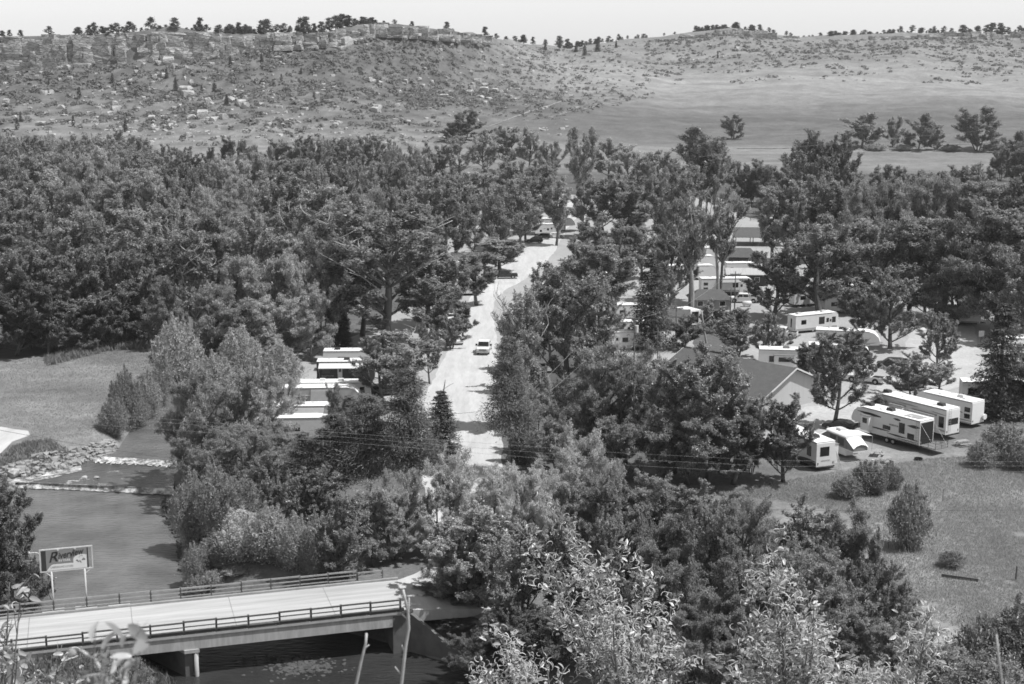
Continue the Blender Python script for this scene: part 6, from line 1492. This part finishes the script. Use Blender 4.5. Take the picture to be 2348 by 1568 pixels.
scrub('hillside_scrub', 3900, s_left, 1.75, 14, 'dark low scrub scattered over the left hillside')
scrub('hillside_scrub', 2600, s_mid, 1.4, 14, 'dense dotted shrubs on the middle hillside')
scrub('hillside_scrub', 2600, s_right, 1.6, 15, 'low oak scrub patches on the right hillside', flat=.6)

# ------------------------------------------------------------------ tall grass of the open fields
def tufts(name, poly, n, L, label, tone, z=None):
    g = np.random.default_rng(n + 1); W_ = np.array([at(u, v, 0)[:2] for u, v in poly]); lo = W_.min(0); hi = W_.max(0)
    P = g.uniform(lo, hi, (n*3, 2)); P = P[sdist(P[:,0], P[:,1], W_) < 0][:n]
    dn = fbm(P[:,0]/4, P[:,1]/4, 3); P = P[dn > -.3]
    z = ground_np(P[:,0], P[:,1]); idx = np.repeat(np.arange(len(P)), 3); k = len(idx)
    C = np.stack([P[:,0], P[:,1], z], -1)[idx] + g.normal(size=(k,3))*np.array([.18,.18,0]); ls = L*g.uniform(.4,1.0,k); C[:,2] += ls*.6
    T = np.array([0,0,1.]) + g.normal(size=(k,3))*.35
    V, Q = cards(C, rnd(k,g)*np.array([1,1,.3]) + np.array([0,-.3,.3]), T, ls, ls*.13)
    o = link(name, mesh_np(name, V, Q, leaf_mat('dry_grass', .235, .4, .15))); o.color = (tone,)*3 + (1,)
    return tag(o, label, None, None, 'stuff')
tufts('meadow_grass', [(-60,1060),(-60,830),(90,822),(250,790),(345,775),(345,860),(285,930),(235,1010),(60,1050),(70,985),(0,970)], 26000, .15, 'short dry grass over the left riverside meadow', 1.2)
tufts('field_grass', [(1640,1130),(1900,1085),(2150,1050),(2420,1040),(2420,1480),(2250,1500),(2050,1420),(1950,1180),(1800,1150)], 52000, .2, 'tall dry grass over the right-hand field', 1.5)
tufts('bank_grass', [(100,825),(230,785),(340,770),(345,800),(250,805),(110,840)], 1500, .8, 'tall grass fringe under the meadow-edge trees', 1.05)
tufts('bank_grass', [(330,1470),(560,1500),(600,1640),(60,1640),(60,1520)], 2600, .6, 'rank grass under the near side of the bridge', .75)
tufts('bank_grass', [(-40,1060),(60,1015),(110,1010),(200,1020),(100,1050),(-40,1085)], 1600, .45, 'rough grass above the riprap bank', 1.0)

pp = [atg(u, v) for u, v in [(2125,1412),(2145,1398),(2170,1388),(2205,1390),(2218,1398),(2195,1412),(2182,1428),(2165,1448),(2140,1440)]]
g = MB(); cc = sum(pp, Vector())/len(pp); cc.z = gz(cc.x, cc.y)
ring = []
for a, b in zip(pp, pp[1:] + pp[:1]):
    for k in range(4):
        q = a.lerp(b, k/4); q.z = gz(q.x, q.y) + .06; ring.append(q)
mid = []
for q in ring: m_ = q.lerp(cc, .5); m_.z = gz(m_.x, m_.y) + .07; mid.append(m_)
n = len(ring); g.v = [tuple(q) for q in ring] + [tuple(q) for q in mid] + [(cc.x, cc.y, cc.z + .08)]
g.f = [(i, (i+1) % n, n+(i+1) % n, n+i) for i in range(n)] + [(n+i, n+(i+1) % n, 2*n) for i in range(n)]
tag(g.build('dirt_path', mat('pale_dirt', .24, .95, (.5, .15), (5, .4, .03), .1), None, True), 'bare pale dirt patch below the dry field', None, None, 'structure')
# ================================================================== SMALL PROPS ON THE FIELD AND PADS
def prop(name, label, cat, u, v, rz=0, group=None):
    p = atg(u, v); return empty(name, p, rz, label, cat, group)
def table(u, v, rz, label):
    t = prop('picnic_table', label, 'table', u, v, rz, 'picnic tables on the pads')
    for y in (-.3,0,.3): MB().box(-.9,.9,y-.13,y+.13,.72,.77).build('plank', M_steel, t)
    for y in (-.75,.75): MB().box(-.9,.9,y-.14,y+.14,.42,.46).build('bench', M_steel, t)
    for x in (-.6,.6):
        for s in (-1,1): MB().tube([(x,s*.2,.72),(x,s*.75,0)], .03, 5).build('leg', M_mid, t)
        MB().tube([(x,-.75,.40),(x,.75,.40)], .03, 5).build('crossbar', M_mid, t)
table(2030, 1062, .5, 'grey picnic table right of the pop-up camper')
table(2205, 1022, .4, 'grey picnic table right of the lowered toy hauler deck')
table(2012, 1045, 1.2, 'picnic table tucked under the pop-up camper awning')
def chair(u, v, rz, label):
    t = prop('camp_chair', label, 'chair', u, v, rz, 'folding camp chairs'); MB().box(-.28,.28,-.25,.25,.40,.44).build('seat', M_mid, t)
    b = MB(); b.add([(-.28,.25,.42),(.28,.25,.42),(.28,.42,.95),(-.28,.42,.95)], [(0,1,2,3)]); b.build('backrest', M_mid, t)
    for x in (-.26,.26):
        MB().tube([(x,-.25,0),(x,.28,.45)], .015, 4).build('leg', M_steel, t); MB().tube([(x,.25,0),(x,-.25,.45)], .015, 4).build('leg', M_steel, t)
chair(2045, 1070, 2.5, 'folding chair at the right end of the first picnic table'); chair(2017, 1072, .6, 'folding chair left of the first picnic table')
fr_ = prop('fire_ring', 'round dark steel fire ring on the grass before the toy hauler', 'fire ring', 2105, 1055)
n = 16; g = MB()
for r_, z_ in ((.42,0),(.42,.32),(.36,.32),(.36,.02)): g.v += [(r_*1.3*math.cos(2*math.pi*j/n), r_*1.3*math.sin(2*math.pi*j/n), z_) for j in range(n)]
for k in range(3):
    for j in range(n): g.f.append((k*n+j, k*n+(j+1) % n, (k+1)*n+(j+1) % n, (k+1)*n+j))
g.build('ring', M_black, fr_); MB().cyl((0,0,.05), (0,0,1), .46, .06, 14).build('ash', M_mid, fr_)
bx_ = prop('cooler', 'small pale bucket beside the first picnic table', 'bucket', 2000, 1059); g = MB()
g.tube([(0,0,0),(0,0,.35)], [.16,.2], 10); g.build('bucket', M_cream, bx_); MB().tube([(-.2,0,.34),(0,0,.5),(.2,0,.34)], .012, 4).build('handle', M_steel, bx_)
# white covered wheel on the rear of the bunk-window trailer
sw_ = [o for o in bpy.data.objects if o.get('label', '').startswith('white trailer with two stacked bunk')][0]
MB().cyl((-.28,-1.0,1.25), (1,0,0), .36, .24, 18).build('spare_wheel_cover', M_white, sw_)
# leaning boards by the nearest trailer
lb = prop('ladder', 'pale wooden poles leaning against the nearest trailer corner', 'poles', 1922, 1078)
for k in range(3): MB().tube([(.2*k,-.3,0),(-.3+.15*k,.6,2.4-.3*k)], .035, 5).build('pole', M_barkp, lb)
# low plank frame in the field
pf = prop('plank_frame', 'low dark plank frame half buried in the dry field', 'boards', 2200, 1328, math.radians(-24))
MB().box(-1.8,1.8,-.1,.05,-.1,.34).build('board', M_timber, pf)
for k in range(9): x = -1.6+.4*k; MB().box(x-.05,x+.05,.06,1.0,.22,.28).build('slat', M_timber, pf)
def post(u, v, h, r, label, m=None):
    t = atg(u, v); o = MB().tube([(0,0,-.2),(0.03,0,h)], [r, r*.9], 7).build('fence_post', m or M_timber); o.location = t; tag(o, label, 'post', 'posts in the fields')
post(2328,1330,1.5,.09,'short dark post at the right edge of the field'); post(228,828,1.1,.11,'short pale post alone in the left meadow', M_barkp); post(2036,1258,1.3,.04,'thin dark stake left of the lone field bush')
post(2160,1150,1.6,.03,'thin stake in the field right of the bush tops'); post(2105,1135,1.6,.03,'thin stake above the lone field bush'); post(1860,1068,1.3,.1,'pale service post at the nearest trailer corner', M_barkp)
sgn = prop('lane_sign', 'small white lane sign on a post on the mown grass', 'sign', 1622, 812)
MB().tube([(0,0,0),(0,0,1.9)], .05, 6).build('post', M_timber, sgn); MB().box(-.5,.5,-.08,-.02,1.5,1.95).build('panel', M_white, sgn); MB().box(-.25,.4,-.08,-.02,.8,1.3).build('panel', M_white, sgn)
tk = prop('propane_tank', 'white rounded propane tank beside the canopy pickup', 'tank', 1712, 703); g = MB(); g.tube([(-1.0,0,.75),(-.85,0,.75),(.85,0,.75),(1.0,0,.75)], [.2,.5,.5,.2], 14); g.build('tank', M_white, tk, True)
for x in (-.6,.6): MB().box(x-.08,x+.08,-.35,.35,0,.35).build('foot', M_conc, tk)
gc = prop('golf_cart', 'golf cart with white canopy far back beside the right woods', 'cart', 1715, 474)
MB().box(-1.1,1.1,-.6,.6,.3,.75).build('body', M_dark, gc); MB().box(-1.0,.8,-.65,.65,1.85,1.93).build('roof', M_roofw, gc)
for x in (-.9,.7):
    for y in (-.55,.55): MB().tube([(x,y,.75),(x,y,1.85)], .03, 5).build('post', M_steel, gc)
for x in (-.7,.7):
    for y in (-.55,.55): wheel(gc, x, y, .24, .18)
ct = prop('canopy_tent', 'white pop-up canopy tent beside the pavilion', 'tent', 1788, 562)
g = MB(); g.add([(-1.6,-1.6,2.2),(1.6,-1.6,2.2),(1.6,1.6,2.2),(-1.6,1.6,2.2),(0,0,3.2)], [(0,1,4),(1,2,4),(2,3,4),(3,0,4)]); g.build('canopy', M_roofw, ct)
for x in (-1.55,1.55):
    for y in (-1.55,1.55): MB().tube([(x,y,0),(x,y,2.2)], .03, 5).build('pole', M_steel, ct)
def fence(pts, label, hgt=1.1):
    a = at(*pts[0], 0); b = at(*pts[1], 0); L = (b-a).length; t = empty('rail_fence', a, math.atan2(b.y-a.y, b.x-a.x), label, 'fence', 'rail fences'); n = max(2, int(L/2.6))
    for k in range(n+1): x = L*k/n; MB().box(x-.07,x+.07,-.07,.07,0,hgt).build('post', M_timber, t)
    for z in (.5,.95):
        for k in range(n): MB().box(L*k/n+.08, L*(k+1)/n-.08, -.03,.03, z-.06, z+.06).build('rail', M_timber, t)
fence([(1720,506),(1800,504)], 'dark rail fence in front of the far lawn behind the pavilion'); fence([(1400,722),(1440,718)], 'short rail fence left of the spruce'); fence([(1490,536),(1600,540)], 'rail fence beside the pale turning area'); fence([(1770,615),(1830,612)], 'rail fence right of the dense round tree')
ub = prop('utility_box', 'pale electric meter box on a post in the right lane', 'box', 2145, 880); MB().box(-.4,.4,-.2,.2,.3,1.7).build('cabinet', M_cream, ub); MB().box(-.5,.5,-.3,.3,0,.299).build('plinth', M_conc, ub)
nb = prop('notice_board', 'small notice board beside the right lane', 'sign', 2248, 785); MB().tube([(0,0,0),(0,0,2.4)], .07, 6).build('post', M_timber, nb); MB().box(-.5,.5,-.12,-.06,1.1,2.2).build('panel', M_cream, nb)

# ================================================================== FOREGROUND SHRUBS ON THE CAMERA SLOPE
M_twig = mat('twig_bark', .20, .85, (30, .3)); M_twigp = mat('pale_stick_bark', .42, .85, (20, .3))
MLF = leaf_mat('shrub_leaf', .42, .3, .5, .06); MTL = leaf_mat('feathery_tail', .8, .4, .25)
def leaf_mesh(seed, L=.026, W=.011):
    r = random.Random(seed); rows = 5; v = []; f = []
    for i in range(rows+1):
        t = i/rows; w_ = W*math.sin(math.pi*min(1, .12 + t*.86))**.8*(1.0 if t < .95 else .3); z = -.25*L*(t-.3)**2 + r.uniform(-.0005,.0005)
        v += [(-w_/2, t*L, z + w_*.22), (0, t*L, z), (w_/2, t*L, z + w_*.22)]
    for i in range(rows):
        for j in range(2): a = i*3+j; f.append((a, a+1, a+4, a+3))
    return MB().add(v, f).mesh('leaf', MLF, True)
def tail_mesh(seed, L=.05):
    r = random.Random(seed); c = r.uniform(1.2, 4.2); n = 9; P = []; p = Vector((0,0,0)); a = 0; tw = r.uniform(-1,1)
    for i in range(n+1):
        P.append(p.copy()); a += c/n*(.4 + 1.2*i/n); d = Vector((math.sin(a), math.cos(a), tw*math.sin(a)*.6)).normalized(); p = p + d*L/n
    R = [.0006 + .0008*math.sin(math.pi*min(1,(i+1)/n)) for i in range(n)] + [.0003]
    return MB().tube(P, R, 4, False).mesh('feathery_tail', MTL, True)
LEAFS = [leaf_mesh(i, L=.022 + .002*i) for i in range(5)]; TAILS = [tail_mesh(i+20, .030 + .006*(i % 4)) for i in range(9)]
FR = random.Random(31)
def bez(a, b, c, t): return a*(1-t)**2 + b*2*t*(1-t) + c*t*t
def fshrub(name, label, y, base, tips, nleaf, ntail, r0, spread=1.0, lscale=1.0, tone=1.0, cat='shrub', bulk=5.0):
    B = aty(base[0], base[1], y); root = empty(name, (B.x, y, gz(B.x, y)), 0, label, cat)
    off = root.location.copy(); R0 = Vector(off)
    paths = []; mb = MB()
    gb = Vector((B.x, y, gz(B.x, y) - .05))
    mb.tube([gb - R0, B.lerp(gb, .5) + Vector((FR.uniform(-.1,.1),0,0)) - R0, B - R0], [r0*1.6, r0*1.4, r0*1.2], 6)
    for (u, v, dy) in tips:
        T = aty(u, v, y + dy); M_ = B.lerp(T, .5) + Vector((FR.uniform(-.08,.08)*(T-B).length, FR.uniform(-.05,.05), .06*(T-B).length))
        pts = [bez(B, M_, T, t) for t in np.linspace(0,1,10)]
        mb.tube([p - R0 for p in pts], list(np.linspace(r0*.75, r0*.14, 10)), 5); paths.append((pts, 1.0))
        for k in range(5):
            t = FR.uniform(.35,.95); q = bez(B, M_, T, t); d = (T-B).normalized(); e = q + (d*.55 + Vector((FR.uniform(-1,1), FR.uniform(-1,1), FR.uniform(-.1,.9))))*(T-B).length*.16*spread
            sp = [q.lerp(e, s) for s in (0,.33,.66,1)]; mb.tube([p - R0 for p in sp], [r0*.25,r0*.2,r0*.15,r0*.09], 4); paths.append((sp, .8))
    mb.build('stem', M_twig, root, True)
    wts = [(len(p)) for p, _ in paths]
    for kind, cnt in (('leaf', nleaf), ('feathery_tail', ntail)):
        pool = LEAFS if kind == 'leaf' else TAILS
        for i in range(cnt):
            pts, _ = FR.choices(paths, wts)[0]; f = (FR.random()**.55)*(len(pts)-1.001)
            if len(pts) > 5: f = max(f, 2.5)
            k = int(f); q = pts[k].lerp(pts[min(k+1, len(pts)-1)], f-k)
            o = link(kind, FR.choice(pool), root, q - R0 + Vector((FR.uniform(-1,1), FR.uniform(-1,1), FR.uniform(-1,1)))*.012*spread)
            o.rotation_euler = (FR.uniform(-.6,1.4), FR.uniform(-1.2,1.2), FR.uniform(0,6.28)); s = FR.uniform(.7,1.35)*lscale; o.scale = (s,s,s); o.color = (tone,)*3 + (1,)
    # the many smaller leaves and tails that cannot be picked apart
    for kind, pool, cnt in (('foliage', LEAFS, int(nleaf*bulk)), ('tail_tangle', TAILS, int(ntail*bulk))):
        if cnt < 20: continue
        VV = []; FF = []; nv = 0; src = [(np.array([tuple(v.co) for v in m_.vertices]), [tuple(p.vertices) for p in m_.polygons]) for m_ in pool]
        for i in range(cnt):
            pts, _ = FR.choices(paths, wts)[0]; f = (FR.random()**.7)*(len(pts)-1.001)
            if len(pts) > 5: f = max(f, 2.0)
            k = int(f); q = pts[k].lerp(pts[min(k+1, len(pts)-1)], f-k) - R0 + Vector((FR.gauss(0,1), FR.gauss(0,1), FR.gauss(0,1)))*.022*spread
            s = FR.uniform(.6,1.1)*lscale; R_ = np.array(Euler((FR.uniform(-.6,1.4), FR.uniform(-1.2,1.2), FR.uniform(0,6.28))).to_matrix())
            a_, b_ = FR.choice(src); VV.append(a_ @ R_.T*s + np.array(q)); FF += [tuple(x + nv for x in p) for p in b_]; nv += len(a_)
        me = bpy.data.meshes.new(kind); me.from_pydata(np.concatenate(VV).tolist(), [], FF); me.materials.append(MLF if kind == 'foliage' else MTL)
        me.polygons.foreach_set('use_smooth', [True]*len(me.polygons)); o = link(kind, me, root); o['kind'] = 'stuff'; o.color = (tone,)*3 + (1,)
    return root
fshrub('mahogany_shrub', 'large pale feathery shrub in the foreground, centre right', 5.0, (1445,1720), [(1252,1262,0),(1310,1222,.1),(1290,1330,-.1),(1345,1330,.2),(1392,1290,0),(1405,1400,-.2),(1470,1295,.1),(1460,1380,.2),(1440,1440,.1),(1545,1368,0),(1520,1430,-.1),(1555,1500,.1),(1300,1420,0),(1260,1380,.1),(1365,1400,-.1),(1480,1500,-.2),(1330,1270,.15)], 290, 298, .011)
fshrub('mahogany_shrub', 'second pale feathery shrub in the foreground, right of the large one', 4.7, (1810,1740), [(1752,1268,0),(1710,1315,.1),(1780,1320,0),(1760,1400,.1),(1865,1388,-.1),(1840,1400,.1),(1905,1452,0),(1915,1530,.1),(1700,1430,0),(1730,1480,-.1),(1800,1450,.1),(1850,1500,-.1),(1640,1500,0),(1780,1530,.1),(1690,1540,-.1)], 270, 290, .010)
fshrub('mahogany_shrub', 'small feathery sprig at the bottom edge left of the large shrub', 4.4, (1190,1660), [(1150,1448,0),(1170,1490,.05),(1100,1540,0),(1085,1550,.1),(1195,1520,0),(1215,1545,0)], 55, 80, .008)
fshrub('mahogany_shrub', 'bare thin twig between the small sprig and the large shrub', 4.5, (1262,1640), [(1242,1482,0),(1256,1540,0),(1290,1530,.05)], 14, 12, .006, bulk=0)
fshrub('mahogany_shrub', 'slender upright sprig in the foreground over the right field', 4.2, (2085,1700), [(2137,1382,0),(2150,1440,0),(2110,1450,.05),(2060,1520,0),(2075,1550,.1),(2030,1560,0)], 60, 75, .007)
fshrub('mahogany_shrub', 'low feathery fringe along the bottom edge, right of the second shrub', 4.4, (1990,1680), [(1960,1550,0),(1985,1545,0),(2020,1548,.1),(1940,1560,0)], 20, 60, .006)
fshrub('mahogany_shrub', 'leafy sprig at the left frame edge in front of the bridge', 3.6, (10,1700), [(22,1335,0),(48,1345,0),(30,1410,.05),(15,1440,0),(40,1500,-.05),(10,1520,0)], 60, 6, .006, bulk=.3)
fshrub('mahogany_shrub', 'leafy sprig with curled tails in front of the near bridge rail', 3.8, (120,1720), [(142,1478,0),(150,1510,.05),(130,1545,0),(70,1505,0),(55,1545,.05),(165,1540,0)], 70, 26, .006, bulk=.3)
fshrub('mahogany_shrub', 'blurred broad-leaved sprig close to the lens before the bridge', 1.9, (225,1760), [(222,1425,0),(250,1480,.05),(195,1500,0),(285,1500,-.05),(310,1540,0),(180,1545,.05),(262,1530,.1),(240,1550,-.05)], 46, 3, .0035, .8, 1.05, 1.2, bulk=0)
fshrub('mahogany_shrub', 'single dark blurred leaf shoot close to the lens over the road deck', 1.7, (325,1780), [(316,1425,0),(322,1480,0)], 5, 0, .0024, .5, 1.15, .6, bulk=0)
def stick(name, label, y, pts, r0, r1, twigs):
    g = MB(); P = [aty(u, v, y) for u, v in pts]; b = P[0]; gb = Vector((b.x, y, gz(b.x, y)))
    P = [gb - Vector((0,0,.05)), b.lerp(gb, .5) + Vector((.03,0,0))] + P; n = len(P)
    g.tube(P, [r0 + (r1-r0)*i/(n-1) for i in range(n)], 7)
    for (u0, v0, u1, v1) in twigs: g.tube([aty(u0,v0,y), aty(u1,v1,y)], [r1*.8, r1*.5], 5)
    o = g.build(name, M_twigp, None, True); tag(o, label, 'stick', 'bare sticks on the camera slope')
stick('bare_stick', 'taller pale bare stick rising before the bridge abutment', 2.9, [(916,1640),(920,1568),(930,1480),(937,1440),(935,1400),(928,1372),(924,1352)], .0042, .0026, [(918,1545,905,1528),(929,1500,921,1478),(934,1420,922,1408),(936,1430,938,1370)])
stick('bare_stick', 'shorter pale bare stick left of the abutment', 2.7, [(808,1640),(817,1565),(828,1515),(838,1475),(840,1452)], .0036, .0024, [(834,1488,846,1478)])
stick('bare_stick', 'blurred pale bare stick at the bottom right', 2.2, [(2302,1640),(2296,1560),(2288,1500),(2284,1455)], .0026, .0016, [(2296,1545,2272,1512)])

# ================================================================== THE AIR
m = bpy.data.materials.new('thin_haze'); m.use_nodes = True; t = m.node_tree
t.nodes.remove(t.nodes['Principled BSDF'])
pv = t.nodes.new('ShaderNodeVolumePrincipled'); pv.inputs['Color'].default_value = (.9, .9, .9, 1); pv.inputs['Density'].default_value = 0.00008; pv.inputs['Anisotropy'].default_value = 0.2
t.links.new(pv.outputs[0], t.nodes['Material Output'].inputs['Volume'])
tag(MB().box(-1300, 1300, -60, 1750, -9, 88).build('haze', m), 'thin summer haze filling the valley air', None, None, 'stuff')
